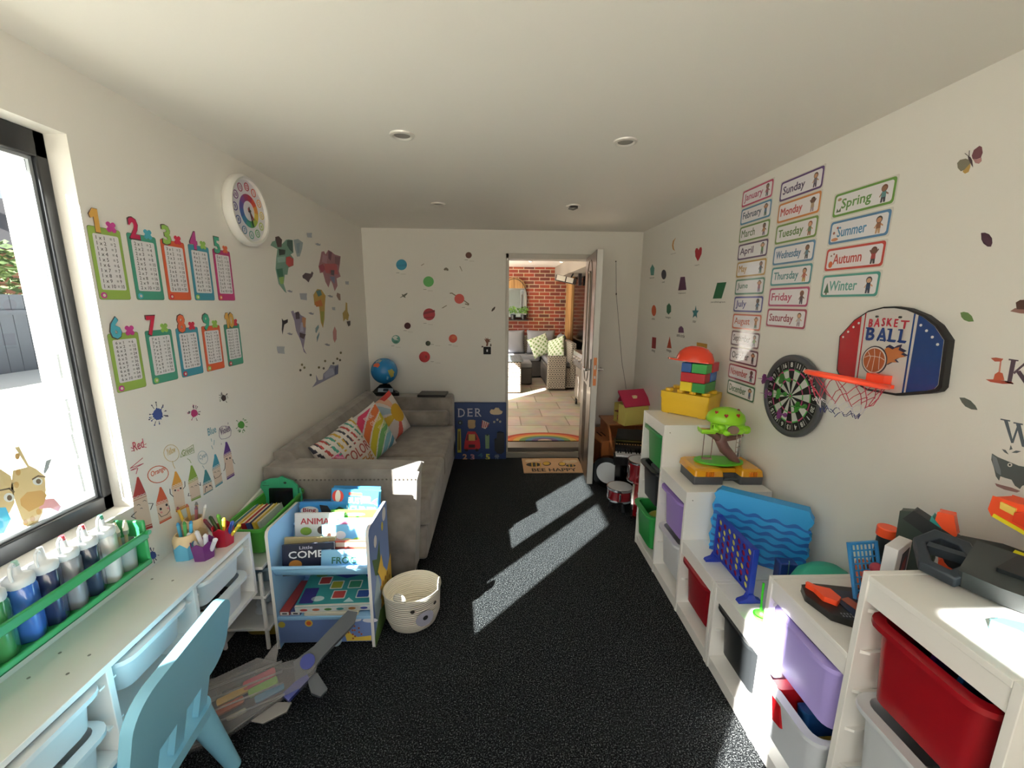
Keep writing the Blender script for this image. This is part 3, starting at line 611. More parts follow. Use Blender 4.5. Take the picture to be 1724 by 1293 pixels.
blob('dolphin_sticker', [([(592, 930), (606, 902), (606, 918), (594, 958)], '#6d8d98')], 'pale dolphin sticker, lower of the two below Africa', group=WM)
blob('squid_sticker', [([(680, 900), (690, 872), (700, 895), (700, 940), (690, 960), (682, 940)], '#bb8280')], 'pink squid sticker in the lower right of the wall map', group=WM)
blob('lemur_sticker', [([(703, 688), (720, 695), (722, 730), (712, 728), (700, 705)], '#8a6a60')], 'small brown animal sticker below the pink Asia piece', group=WM)
for (x, y, s_, lb) in ((552, 375, 14, 'above the pink Asia piece'), (519, 709, 20, 'left of Africa'), (396, 1000, 21, 'below the black orca'), (757, 635, 10, 'right of the pink Asia piece'), (684, 775, 9, 'right of Africa')):
    blob('caption_sticker', [([(x-s_, y-s_*.9), (x+s_, y-s_*.9), (x+s_*.9, y-s_*.1), (x+s_, y+s_), (x-s_*.7, y+s_*.8), (x-s_*.9, y)], '#a3a8b2')], 'small grey caption patch '+lb+' on the wall map', group=WM)
for (x, y, lb) in ((597, 425, 'near the top of the wall map'), (444, 680, 'beside the tip of North America'), (444, 912, 'right of the orca'), (560, 801, 'between South America and Africa'), (664, 707, 'below Asia'), (648, 971, 'below the squid')):
    blob('fish_sticker', [([(x-14, y-3), (x, y-7), (x+12, y), (x+16, y-5), (x+14, y+7), (x, y+6)], '#8d929c')], 'tiny grey fish sticker '+lb, group=WM)
pts = [(512, 1080), (503, 1110), (525, 1096), (559, 1136), (604, 1095), (630, 1100), (638, 1060), (683, 1072), (704, 1048), (719, 1055), (723, 1015)]
for i, (x, y) in enumerate(pts):
    blob('penguin_sticker', [(ovl(x, y, 6, 7, n=8), '#5a5348' if i % 2 else '#77704a')], 'tiny speck like animal sticker around Antarctica on the wall map', group='tiny animal stickers around Antarctica')
# faint marks on pale caption for real names are too small to read in the photograph

# paint splats and crayon characters
k4 = crop(190, 640, 4.31)
def splat(x, y, r, c, label, ink='#2c2c4a', seed=1, sq=.85):
    rnd = random.Random(seed); f = Flat(WL, k4); ps = []
    for i in range(28):
        rr = r*(1 if i % 2 else rnd.uniform(.95, 1.35)); a = 6.2832*i/28; ps.append((x+rr*sq*math.cos(a), y+rr*math.sin(a)))
    f.p(ps, PAPER(c), .0006)
    for i in range(14):
        a = rnd.uniform(0, 6.28); r0 = r*rnd.uniform(1.2, 1.5); r1 = r0+r*rnd.uniform(.3, .8)
        f.line([(x+r0*sq*math.cos(a), y+r0*math.sin(a)), (x+r1*sq*math.cos(a), y+r1*math.sin(a))], .0016, PAPER(ink), .0008); f.p(ovl(x+r1*sq*math.cos(a), y+r1*math.sin(a), r*.12, r*.12, n=8), PAPER(ink if i % 3 else c), .0009)
    return f.build('paint_splat_sticker', label, 'wall sticker', 'paint splat stickers on the left wall')
splat(325, 247, 40, '#3b4f8f', 'large blue paint splat sticker below the six times table', seed=1)
splat(590, 240, 26, '#a8336b', 'pink paint splat sticker between the blue and the black ones', '#4c2c44', 2)
splat(803, 130, 20, '#33262a', 'small black paint splat sticker, highest of the splats', '#2c2426', 3)
splat(932, 325, 26, '#4d9340', 'green paint splat sticker above the sofa end', '#35702e', 4)
splat(290, 1270, 26, '#33478a', 'blue paint splat sticker low beside the green bottle rack', seed=5)
def crayon(name, pts, c, y0, tilt, faces, label, arms=(), cols=('#d9c2ae',)):
    """pts: apex, left shoulder, right shoulder, bottom right, bottom left (crop coordinates)"""
    ap, ls, rs, br, bl_ = pts; f = Flat(WL, k4); body = PAPER(cols[0]); cm = PAPER(c); wht = PAPER('#efe9e6')
    mid = lambda a, b, t_: (a[0]+(b[0]-a[0])*t_, a[1]+(b[1]-a[1])*t_)
    f.p([ls, rs, br, bl_], body, .0006)
    h1 = .10
    f.p([mid(bl_, ls, 0), mid(br, rs, 0), mid(br, rs, .07), mid(bl_, ls, .07)], cm, .0008); f.p([mid(bl_, ls, .09), mid(br, rs, .09), mid(br, rs, .12), mid(bl_, ls, .12)], cm, .0008)
    a = [(mid(ap, ls, .25)[0]-2, mid(ap, ls, .25)[1]), (ap[0]-6, ap[1]+2), (ap[0]+4, ap[1]), (mid(ap, rs, .3)[0]+4, mid(ap, rs, .3)[1])]
    f.p([ls]+a+[rs], cm, .0009)
    n = 8; f.line([(ls[0]+(rs[0]-ls[0])*i/n, ls[1]+(rs[1]-ls[1])*i/n-(10 if i % 2 else 4)) for i in range(n+1)], .0016, wht, .0012)
    f.line([mid(ls, bl_, .06), mid(rs, br, .06)], .0016, cm, .0010)
    for e in arms: f.line(e, .0018, PAPER('#2b2730'), .0014)
    for kk, x, y, s_ in faces:
        if kk == 'o': f.p(ovl(x, y, s_, s_*1.2, n=10), PAPER('#2b2730'), .0014)
        elif kk == 'p': f.p(ovl(x, y, s_, s_*.8, n=10), PAPER('#d98f8f'), .0012)
        else: f.line([(x-s_, y+s_*.3), (x, y-s_*.3), (x+s_, y+s_*.2)], .0014, PAPER('#2b2730'), .0014)
    return f.build(name, label, 'wall sticker', 'crayon character stickers')
crayon('crayon_sticker', [(180, 702), (143, 865), (240, 825), (288, 1070), (170, 1110)], '#9f3430', 0, 0, [('l', 185, 905, 12), ('l', 228, 875, 12), ('l', 205, 930, 8)], 'tall red crayon character sticker with hands on hips beside the bottle rack', [[(258, 895), (290, 895), (272, 940)], [(168, 955), (132, 990), (165, 1005)]])
crayon('crayon_sticker', [(345, 775), (312, 900), (398, 870), (425, 1000), (340, 1045)], '#c8562f', 0, 0, [('o', 345, 935, 8), ('o', 388, 905, 8), ('p', 350, 960, 9), ('p', 400, 930, 9)], 'orange crayon character sticker with folded arms', [[(328, 965), (350, 992), (390, 975), (412, 945), (405, 910)]])
crayon('crayon_sticker', [(455, 662), (425, 780), (503, 745), (528, 925), (458, 960)], '#cf9233', 0, 0, [('o', 450, 800, 6), ('o', 490, 785, 6), ('p', 472, 800, 8)], 'yellow crayon character sticker with raised hands', [[(412, 790), (415, 825), (438, 845)], [(520, 735), (522, 770), (508, 790)]])
crayon('crayon_sticker', [(570, 618), (545, 745), (615, 705), (638, 850), (570, 880)], '#7d9a3c', 0, 0, [('l', 572, 775, 8), ('l', 600, 765, 8)], 'green crayon character sticker with one hand up', [[(632, 742), (635, 765), (610, 750)], [(550, 820), (545, 840), (566, 838)]])
crayon('crayon_sticker', [(672, 650), (652, 760), (715, 730), (726, 795), (658, 835)], '#3f8389', 0, 0, [('o', 678, 775, 5), ('o', 703, 765, 5)], 'short teal crayon character sticker', [[(668, 780), (668, 815)], [(710, 762), (722, 782)]])
crayon('crayon_sticker', [(742, 537), (720, 645), (775, 612), (797, 745), (745, 780)], '#3f8ea3', 0, 0, [('l', 740, 668, 7), ('l', 765, 660, 7)], 'blue crayon character sticker crossing its arms', [[(732, 695), (740, 715), (770, 700), (788, 675)]])
crayon('crayon_sticker', [(822, 447), (802, 550), (857, 520), (882, 690), (828, 725)], '#53307a', 0, 0, [('o', 825, 572, 5), ('o', 848, 565, 5)], 'violet crayon character sticker, farthest of the crayons', [[(815, 600), (812, 640), (803, 658)], [(868, 575), (875, 600), (885, 606)]])
def word_st(word, a, b, c, outline, label, extra=()):
    f = Flat(WL, k4); cm = PAPER(c)
    (u0, v0), (u1, _) = WL.uv(*k4(*a)), WL.uv(*k4(b[0], b[1])); f.t(word, (u0, v0), (u1, v0+(.034 if word in ('Red', 'Violet', 'Blue') else .027)), cm, .0012, .014)
    if outline: f.line(outline+[outline[0]], .003 if word == 'Orange' else .0018, cm, .0007)
    for e in extra: f.line(e, .0022, cm, .0007)
    return f.build('colour_word_sticker', label, 'wall sticker', 'colour word stickers')
word_st('Red', (150, 518), (222, 472), '#b3455a', None, 'red word Red with a scribble above the red crayon', [[(215, 565), (125, 640), (220, 605), (130, 655), (180, 640), (168, 680)], [(132, 490), (146, 496)], [(135, 515), (148, 512)], [(228, 470), (240, 462)], [(228, 485), (242, 488)]])
word_st('Orange', (278, 715), (382, 665), '#c8623f', ovl(327, 684, 76, 60, -.25, 20), 'word Orange in a thick orange oval bubble')
word_st('Yellow', (392, 550), (450, 500), '#cbb37c', ovl(424, 530, 55, 62, -.3, 18), 'pale word Yellow in a faint speech bubble', [[(432, 588), (437, 615), (450, 640)]])
word_st('Green', (502, 555), (580, 510), '#8fa06c', [(490, 560), (500, 522), (582, 468), (590, 525)], 'word Green in a slanted box bubble', [[(540, 570), (556, 580), (566, 600)]])
word_st('Cyan', (628, 590), (678, 555), '#93aab0', ovl(652, 562, 35, 48, -.2, 16), 'word in a faint round bubble above the teal crayon', [[(650, 620), (662, 640)]])
word_st('Blue', (690, 405), (748, 368), '#6a9dad', None, 'word Blue with falling drops above the blue crayon', [[(712, 425), (716, 445)], [(735, 435), (732, 470)], [(715, 475), (725, 500)]])
word_st('Violet', (780, 402), (848, 362), '#6e5a78', [(770, 385), (772, 350), (790, 335), (815, 333), (845, 340), (858, 365), (855, 400), (840, 415), (815, 425), (785, 428), (772, 410)], 'word Violet in a cloud bubble above the violet crayon', [[(787, 458), (787, 468)], [(835, 308), (835, 320)]])

# giraffe stickers on the window glass (plain generic giraffes)
WG = Surf((-1.3865, 0, 0), (0, 1, 0), (0, 0, 1)); kg = crop(0, 560, 3.315)
gy, gy2, gb = PAPER('#d9bf8e'), PAPER('#c49a5c'), PAPER('#6d5a44')
f = Flat(WG, kg)
f.p([(80, 640), (105, 635), (160, 740), (200, 760), (250, 800), (255, 880), (235, 1010), (200, 1080), (160, 1100), (120, 1040), (90, 960), (60, 870), (70, 770), (150, 750)], gy, .0006)
f.p([(110, 930), (150, 890), (230, 880), (260, 905), (240, 960), (160, 1000), (115, 965)], gy2, .0009).p([(230, 930), (300, 925), (340, 970), (325, 1000), (280, 980), (215, 985)], PAPER('#dfa3a8'), .0008)
f.p(ovl(208, 830, 28, 22), PAPER('#eeeeea'), .0012).p(ovl(212, 830, 14, 14), gb, .0015).line([(180, 818), (210, 800), (250, 805)], .004, gb, .0015)
f.p([(240, 780), (255, 715), (288, 703), (270, 750), (280, 740), (250, 790)], PAPER('#9aa0a4'), .0008)
for x, y in ((100, 780), (90, 850), (180, 1040), (140, 1060), (95, 690), (215, 1000)): f.p(ovl(x, y, 14, 18), gy2, .0009)
f.build('giraffe_sticker', 'pale giraffe head sticker with its tongue out on the window glass', 'window sticker')
f = Flat(WG, kg); f.p([(-60, 860), (0, 760), (60, 800), (75, 880), (80, 950), (50, 1010), (-60, 1000)], gy, .0006).p(ovl(48, 920, 30, 26), PAPER('#eeeeea'), .0012).p(ovl(50, 922, 14, 16), gb, .0015).line([(0, 880), (50, 870), (75, 890)], .004, gb, .0015).p([(-60, 980), (30, 975), (60, 1040), (20, 1120), (-60, 1130)], PAPER('#4fb4dd'), .0008)
f.build('animal_sticker', 'yellow animal sticker with a blue collar at the edge of the window glass', 'window sticker')
for (a, b) in (((368, 375), (385, 435)), ((385, 450), (405, 555)), ((400, 570), (435, 700)), ((437, 740), (472, 885)), ((322, 125), (345, 250)), ((465, 960), (495, 948)), ((400, 1000), (430, 983)), ((335, 1035), (370, 1012)), ((275, 1065), (310, 1045))):
    Flat(WG, kg).line([a, b], .008, PAPER('#a8adb2'), .0007).build('border_dash_sticker', 'short pale dash of the broken border line on the window glass', 'window sticker', 'border dashes on the window glass')

# ---------------------------------------------------------------- trays, bins and other tubs
def rr3(hx, hy, r, z, n=5, cx=0, cy=0): return [(x+cx, y+cy, z) for x, y in rrect(-hx, -hy, hx, hy, min(r, hx*.99, hy*.99), n)]
def tub(mb, hx, hy, h, m, taper=.85, rim=.012, r=.03, t_=.003, X=ID, front=0):
    """open plastic tub: outside wall, folded rim, inside wall; front pulls the rim out on -x as a grip"""
    L = [rr3(hx*taper*.96, hy*taper*.96, r, 0), rr3(hx*taper, hy*taper, r, .006), rr3(hx, hy, r, h-.012)]
    top = rr3(hx+rim, hy+rim, r+rim, h-.004, cx=-front/2 if front else 0); 
    if front: top = rr3(hx+rim+front/2, hy+rim, r+rim, h-.004, cx=-front/2); top2 = rr3(hx+rim+front/2, hy+rim, r+rim, h, cx=-front/2); low = rr3(hx+rim+front/2, hy+rim, r+rim, h-.014, cx=-front/2)
    else: top2 = rr3(hx+rim, hy+rim, r+rim, h); low = rr3(hx+rim, hy+rim, r+rim, h-.014)
    L += [low, top, top2, rr3(hx-t_, hy-t_, r, h), rr3(hx*taper-t_, hy*taper-t_, r, .008)]
    return mb.loft(L, m, X, cap0=True, cap1=True)
def tray(x, y, ztop, h, color, label, group=None, w_=.30, d_=.42, clear=False, rough=.35, name='storage_tray'):
    """x, y: middle of the front edge, long axis runs back along x"""
    if clear: mm = M(color, .25, alpha=.75)
    else: mm = M(color, rough)
    t = empty(name, (x+(d_/2 if x > 0 else -d_/2), y, ztop-h), 0 if x > 0 else math.pi, label=label, cat='storage tray', group=group)
    mb = MB(); tub(mb, d_/2-.022, w_/2-.026, h, mm, taper=.93, rim=.014, r=.035, front=.012)
    mb.build('tub', t, smooth=40); return t

# desk top storage unit fixed to the left wall
DZ = .631; DXF = -1.072
t = empty('wall_storage_desk', (XL, 1.18, DZ-.30), label='white wall mounted storage desk with open tray slots below the window', cat='desk')
def lb(a, b, mt=WHITE): return MB().box((a[0], a[1]-1.18, a[2]), (b[0], b[1]-1.18, b[2]), mt)
D_ = DXF-XL
lb((0, .685, .282), (D_, 1.682, .30)).build('top_board', t, bevel=.002)
lb((0, .685, 0), (D_, 1.682, .018)).build('bottom_board', t, bevel=.002)
lb((0, .685, .018), (.004, 1.682, .282)).build('back_board', t)
for y in (.685, 1.664): lb((0, y, .018), (D_, y+.018, .282)).build('side_panel', t, bevel=.002)
for y in (1.0, 1.332): lb((0, y, .018), (D_, y+.018, .282)).build('divider', t, bevel=.002)
for y in (.703, .985, 1.018, 1.317, 1.35, 1.65):
    m = MB()
    for z in (.10, .235): m.box((.01, y-1.18-.001, z), (D_-.01, y-1.18+.016, z+.006), WHITE)
    m.build('runner', t)
for (x, y) in ((-1.15, 1.04), (-1.15, .98), (-1.24, 1.05), (-1.24, .97), (-1.16, 1.36), (-1.24, 1.37)):
    MB().cyl((x-XL, y-1.18, .300), (x-XL, y-1.18, .3006), .004, .004, M('#8d8a86', .5), 10).build('cam_cover', t)
WT = '#e9ecec'
for (y, z, h, lb_) in ((1.499, .607, .115, 'white shallow tray in the desk column nearest the sofa, upper slot'), (1.499, .478, .13, 'white tray in the desk column nearest the sofa, lower slot'),
                   (1.17, .600, .115, 'white shallow tray in the middle desk column, upper slot'), (.85, .600, .115, 'white tray in the desk column nearest the camera, upper slot'), (.85, .47, .12, 'white tray in the desk column nearest the camera, lower slot')):
    tray(DXF+.012, y, z, h, WT, lb_, 'white trays in the desk', w_=.296, d_=.21)
random.seed(5)
def clutter(name, cx, cy, z, w_, d_, n, cols, label, cat, group=None):
    for i in range(n):
        c = cols[i % len(cols)]; x = cx+random.uniform(-d_/2, d_/2); y = cy+random.uniform(-w_/2, w_/2); o = MB()
        a = random.uniform(.018, .03); o.prism(rrect(-a, -a*.6, a, a*.6, .006), -.008, .010, M(c, .4)); ob = o.build(name, X=None, bevel=.002); ob.matrix_world = T(x, y, z+.03+.012*(i % 2)) @ RZ(random.uniform(0, 3)) @ RX(random.uniform(-.5, .5))
        tag(ob, label, cat, group)
clutter('toy_piece', -1.18, 1.49, .40, .2, .1, 7, ['#4a4240', '#6d5a4c', '#8a7a6a'], 'small dark toy piece in the lower white tray by the sofa end of the desk', 'toy', 'dark toy pieces in the lower desk tray')
clutter('toy_piece', -1.17, 1.17, .52, .2, .12, 6, ['#2d7a4a', '#5b2d44', '#37404a'], 'small coloured toy piece in the middle desk tray', 'toy', 'coloured toy pieces in the middle desk tray')

# green rack with paint bottles on the wall below the window
GR = M('#2f9455', .35)
t = empty('bottle_rack', (XL, 0, .72), label='green metal bottle rack holding paint bottles below the window', cat='rack')
ya, yb = .20, 1.335; xr = -1.195-XL
m = MB().box((0, ya, 0), (xr, yb, .008), GR).box((xr-.008, ya, 0), (xr, yb, .022), GR); m.build('tray_base', t, bevel=.003)
for y in (ya, yb-.012): MB().box((0, y, 0), (xr, y+.012, .165), GR).build('end_plate', t, bevel=.01, seg=3)
MB().box((xr-.006, ya, .095), (xr+.004, yb, .125), GR).build('front_rail', t, bevel=.004)
MB().cyl((xr+.004, yb-.006, .12), (xr+.012, yb-.006, .12), .008, .008, GR, 10).build('hook', t)
bot = [(.80, '#c8553a', 'orange', 0, '#f0f0ee'), (.868, '#d8b23a', 'golden', 0, '#f0f0ee'), (.936, '#3f8a54', 'green', 0, '#f0f0ee'), (1.002, '#3d6fc4', 'bright blue', 0, '#9fc4b4'), (1.062, '#27365c', 'dark navy', 0, '#f0f0ee'), (1.120, '#8d9199', 'grey', 0, '#c9434f'), (1.178, '#2b3a52', 'slate blue', 0, '#c9434f'), (1.236, '#e6e6e4', 'white', 0, '#3f9a7a')]
for i, (y, c, nm, dz, tip) in enumerate(bot):
    t = empty('paint_bottle', (-1.243, y, .729), R(-60), label=f'squeeze bottle of {nm} paint with a white flip cap in the green rack', cat='bottle', group='paint bottles in the green rack')
    k = .0275; m = MB()
    m.loft([rr3(k*.9, k*.9, .014, 0), rr3(k, k, .016, .006), rr3(k, k, .016, .145), rr3(k*.95, k*.95, .022, .158)], M(c, .25, coat=.5), cap0=True, cap1=True).build('body', t, smooth=50)
    wm = M('#eceff0', .3)
    m = MB(); m.lathe([(k*.98, .156), (k*1.06, .162), (k*1.06, .178), (k*.9, .184), (.012, .188), (.009, .192), (.007, .217), (0, .219)], wm, n=20); m.build('cap', t, smooth=40)
    m = MB(); m.tube([(.004, 0, .212), (.014, 0, .224), (.028, 0, .220), (.034, 0, .202), (.030, 0, .184)], .0038, wm, 8); m.cyl((0, 0, .212), (0, 0, .225), .008, .006, M(tip, .35) if tip != '#f0f0ee' else wm, 10); m.build('flip_strap', t)
# brush pot at the end of the rack
t = empty('brush_cup', (-1.243, 1.295, .729), label='clear plastic cup of paint brushes at the far end of the green rack', cat='cup')
m = MB(); m.lathe([(0, 0), (.026, 0), (.030, .10), (.028, .10), (.024, .004), (0, .004)], M('#cfdad8', .2, alpha=.55), n=20); m.build('cup', t)
for i in range(4):
    a = i*1.6; x, y = .014*math.cos(a), .014*math.sin(a)
    o = MB(); o.cyl((0, 0, 0), (x*.6, y*.6, .12), .004, .004, M('#b9a98a', .5), 8).cyl((x*.6, y*.6, .12), (x*.7, y*.7, .135), .007, .007, M('#b8b8b8', .3, metal=.8), 8).cyl((x*.7, y*.7, .135), (x*.9, y*.9, .16), .008, .004, M('#e3dfcb', .8), 8)
    ob = o.build('paint_brush'); ob.location = (-1.243+x*.4, 1.295+y*.4, .735); tag(ob, 'paint brush with a pale tip standing in the clear cup', 'brush', 'paint brushes in the clear cup')

# pencil pots on the desk
def pencil_pot(loc, rz, wall, crown, label, r=.045, h=.095, taper=.82):
    t = empty('pencil_pot', loc, rz, label=label, cat='pencil pot')
    hexa = lambda rr, z: [(rr*math.cos(R(60*i)), rr*math.sin(R(60*i)), z) for i in range(6)]
    if crown:
        n = 24; wv = [(r*1.0*math.cos(R(15*i))*(1 if i % 4 == 0 else .93), r*math.sin(R(15*i))*(1 if i % 4 == 0 else .93)) for i in range(n)]
        lo = [(x*.97, y*.97, 0) for x, y in wv]; md = [(x, y, h*.62+(.012 if i % 4 == 2 else (-.008 if i % 4 == 0 else .003))) for i, (x, y) in enumerate(wv)]
        MB().loft([lo, md], M(wall, .35)).build('painted_body', t, smooth=30)
        m = MB(); c1 = [(r*.9*math.cos(R(15*i)), r*.9*math.sin(R(15*i)), h*.85) for i in range(n)]; c2 = [(r*.72*math.cos(R(15*i)), r*.72*math.sin(R(15*i)), h) for i in range(n)]; c3 = [(r*.62*math.cos(R(15*i)), r*.62*math.sin(R(15*i)), h) for i in range(n)]; c4 = [(r*.6*math.cos(R(15*i)), r*.6*math.sin(R(15*i)), .02) for i in range(n)]
        m.loft([[(x*.995, y*.995, z-.004) for x, y, z in md], c1, c2, c3, c4], M('#dcc39b', .6), cap0=False, cap1=True).build('wooden_collar', t, smooth=40)
    else:
        m = MB(); o1 = hexa(r*taper, 0)
        def sc(rr, i, z): return (rr*math.cos(R(30*i)), rr*math.sin(R(30*i)), z)
        n = 12; f_ = lambda i: 1 if i % 2 == 0 else .9
        lo = [sc(r*taper*f_(i), i, 0) for i in range(n)]; up = [sc(r*f_(i), i, h-(.0 if i % 2 else .012)) for i in range(n)]; ui = [sc(r*f_(i)*.93, i, h-(.0 if i % 2 else .012)) for i in range(n)]; li = [sc(r*taper*f_(i)*.9, i, .006) for i in range(n)]
        m.loft([lo, up, ui, li], M(wall, .3), cap0=True, cap1=True).build('scalloped_body', t, smooth=25)
    return t
pA = at(322, 938, z=DZ); 
pencil_pot((-1.215, 1.512, DZ), R(10), '#5ea9c9', True, 'light blue pencil shaped pot with pale wooden collar on the desk')
pencil_pot((-1.245, 1.605, DZ), R(0), '#c9b083', True, 'pencil shaped pot with wooden collar farthest back, full of pencils', h=.11)
pencil_pot((-1.143, 1.50, DZ), R(5), '#6d2f74', False, 'purple scalloped pot with white pens at the desk edge', h=.075, r=.043)
pencil_pot((-1.125, 1.592, DZ), R(12), '#b01f35', False, 'red scalloped pot with coloured pens at the desk edge', h=.085, r=.042)
def pen(x, y, z, tx, ty, L, r, c, label, group, tip=None, name='pencil'):
    o = MB(); d = Vector((tx, ty, 1)).normalized()*L; o.cyl((0, 0, 0), d, r, r, M(c, .4), 8)
    if tip: o.cyl(d, d*1.10, r*1.15, r*.5, M(tip, .4), 8)
    ob = o.build(name); ob.location = (x, y, z); tag(ob, label, 'pencil', group)
for i in range(3): pen(-1.222+.01*i, 1.505+.006*i, DZ+.03, .1*i-.15, .1, .10, .006, ['#3f9fc4', '#58a860', '#4aa7d6'][i], 'coloured felt pen in the light blue pot', 'pens in the light blue pot', ['#2f7fb0', '#3f8f4a', '#2f7fb0'][i])
for i in range(5): pen(-1.25+.009*i-.012, 1.60+.008*(i % 3)-.004, DZ+.03, .12*i-.25, .08*(i % 3), .125, .0055, ['#d0b040', '#c09a4a', '#b98a5a', '#8c4a52', '#c8c4bc'][i], 'pencil standing in the rear wooden pot', 'pencils in the rear wooden pot', ['#8a4a50', '#a5583e', '#6d6a66', '#5a2f44', '#e0e0e0'][i])
for i in range(4): pen(-1.150+.010*i, 1.497+.006*(i % 2), DZ+.02, -.7+.45*i, .2-.2*i, .085, .008, '#e8e4ea', 'white pen leaning in the purple pot', 'white pens in the purple pot', '#f0eef2')
for i in range(6): pen(-1.14+.008*i, 1.585+.007*(i % 3), DZ+.03, -.9+.36*i, .3-.15*i, .09, .007, ['#5a1f30', '#2f4a2a', '#5aa03a', '#e0b53a', '#2f4f9f', '#d8c23a'][i], 'bright coloured pen in the red pot', 'coloured pens in the red pot', ['#8a2f3f', '#263a22', '#6ab84a', '#e8c33a', '#3f5fb8', '#e8d84a'][i])

# child's chair
CB = M('#86c4de', .35, coat=.2)
t = empty('child_chair', (-1.10, 1.02, 0), R(5), label='light blue plastic childrens chair pulled up to the desk', cat='chair')
def chair_back(m_, z0, z1, y0, y1, r): return [(y, z) for y, z in rrect(y0, z0, y1, z1, r, 8)]
BX = T(.145, 0, .30) @ RY(R(12)) @ Matrix(((0, 0, 1, 0), (1, 0, 0, 0), (0, 1, 0, 0), (0, 0, 0, 1)))
o = MB().prism(rrect(-.213, .135, .213, .385, .075, 8), -.014, .014, CB, BX).build('backrest', t, bevel=.007, seg=3)
for y in (-.115, 0, .115): MB().prism(rrect(y-.022, -.02, y+.022, .15, .004), -.009, .009, CB, BX).build('back_post', t, bevel=.004)
MB().prism([(x, y) for x, y in rrect(-.12, -.175, .17, .175, .05, 6)], .275, .31, CB).build('seat', t, bevel=.012, seg=3)
for x, y in ((-.08, -.13), (-.08, .13), (.13, -.13), (.13, .13)): MB().cyl((x*1.45, y*1.35, 0), (x, y, .28), .022, .04, CB, 20).build('leg', t, smooth=50)

# ---------------------------------------------------------------- sling bookcase
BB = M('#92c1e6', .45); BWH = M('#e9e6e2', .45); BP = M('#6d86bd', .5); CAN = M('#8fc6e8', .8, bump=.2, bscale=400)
X0, X1, Y0, Y1 = -1.035, -.577, 1.715, 2.06
t = empty('book_rack', (X0, Y0, 0), label='light blue childrens book rack with fabric slings and giraffe panels', cat='bookcase')
W_ = X1-X0; prof = [(0, 0), (.31, 0), (.31, .595), (.295, .602), (.03, .612), (.008, .605), (0, .585)]
YZ = Matrix(((0, 0, 1, 0), (1, 0, 0, 0), (0, 1, 0, 0), (0, 0, 0, 1)))
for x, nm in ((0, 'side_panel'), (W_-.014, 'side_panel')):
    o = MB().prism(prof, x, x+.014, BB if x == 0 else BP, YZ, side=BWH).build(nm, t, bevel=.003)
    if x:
        q = MB(); ph = .0147+x-.0002
        def yp(pts, c, h=.0006): q.prism(pts, ph, ph+h, PAPER(c), YZ)
        yp(circ(.09, .50, .022, .03), '#e8e4e4'); yp(circ(.25, .555, .03, .035), '#e8e4e4'); yp(circ(.21, .51, .014, .024), '#d8c850')
        q.build('cloud_print', o, smooth=0); q = MB(); yp([(.04, .02), (.02, .22), (.09, .34), (.13, .22), (.12, .02)], '#93a9b8'); yp([(.06, .34), (.03, .44), (.10, .40), (.15, .47), (.15, .36), (.12, .30)], '#4d6a3f')
        yp([(.10, .33), (.17, .38), (.19, .30), (.25, .23), (.33, .28), (.33, .10), (.12, .08), (.15, .25)], '#d0ab45', .0009)
        yp([(0.0, 0), (0, .05), (.1, .12), (.22, .08), (.345, .14), (.345, 0)], '#5a7a3a', .0011)
        for k in range(14): yp(circ(.13+.04*(k % 5), .12+.05*(k//5), .011, .011, 8), '#9a6a30', .0012)
        q.build('giraffe_print', o, smooth=0)
def sling(y0, zf, y1, zb, drop, nm='fabric_sling'):
    m = MB(); n = 8; pts = []
    for i in range(n+1):
        a = i/n; pts.append((y0+(y1-y0)*a, zf+(zb-zf)*a-drop*math.sin(math.pi*a)**.7))
    vs = [(x, y, z) for y, z in pts for x in (.014, W_-.014)]
    m.add(vs, [(2*i, 2*i+1, 2*i+3, 2*i+2) for i in range(n)], CAN)
    return m.build(nm, t, smooth=60, solid=.003)
sling(.005, .425, .12, .45, .08); sling(.135, .475, .225, .50, .16); sling(.24, .53, .300, .57, .17)
for y, z in ((.005, .425), (.128, .46), (.232, .515), (.302, .575)): MB().cyl((.014, y, z), (W_-.014, y, z), .008, .008, BB, 10).build('rail', t)
MB().box((.014, 0, .155), (W_-.014, .30, .170), BB).build('lower_shelf', t, bevel=.002)
MB().box((.014, .29, .03), (W_-.014, .30, .5), BB).build('back_panel', t)
o = MB().box((.014, .004, .03), (W_-.014, .016, .165), BP).build('front_panel', t, bevel=.002)
FS = Surf((0, Y0+.004, 0), (1, 0, 0), (0, 0, 1)); q = MB(); XZl = lambda y: Matrix(((1, 0, 0, 0), (0, 0, -1, y), (0, 1, 0, 0), (0, 0, 0, 1)))
F0 = XZl(.004)
for pts, c, h in ((circ(.155, .135, .018), '#e0b84a', .0006), (circ(.155, .135, .011), '#d8602f', .0009), (circ(.03, .13, .016), '#b5a23f', .0006), (circ(.36, .15, .04, .012), '#dfe0ea', .0006), (circ(.44, .145, .035, .012), '#dfe0ea', .0006),
                  (circ(.27, .055, .034, .05), '#a7bcc8', .0005), ([(.27, .08), (.285, .115), (.30, .08), (.305, .055), (.29, .06)], '#47632f', .0008),
                  ([(.295, .125), (.31, .145), (.325, .14), (.33, .11), (.345, .075), (.375, .055), (.44, .062), (.44, .035), (.325, .035), (.315, .09), (.30, .115)], '#e2c04c', .0009)): q.prism(pts, 0, h, PAPER(c), F0)
for k in range(12): q.prism(circ(.325+.01*(k % 3)+.01*(k//2), .115-.011*(k % 7), .005, n=8), 0, .0012, PAPER('#a5532f'), F0)
q.build('giraffe_print', o, smooth=0)
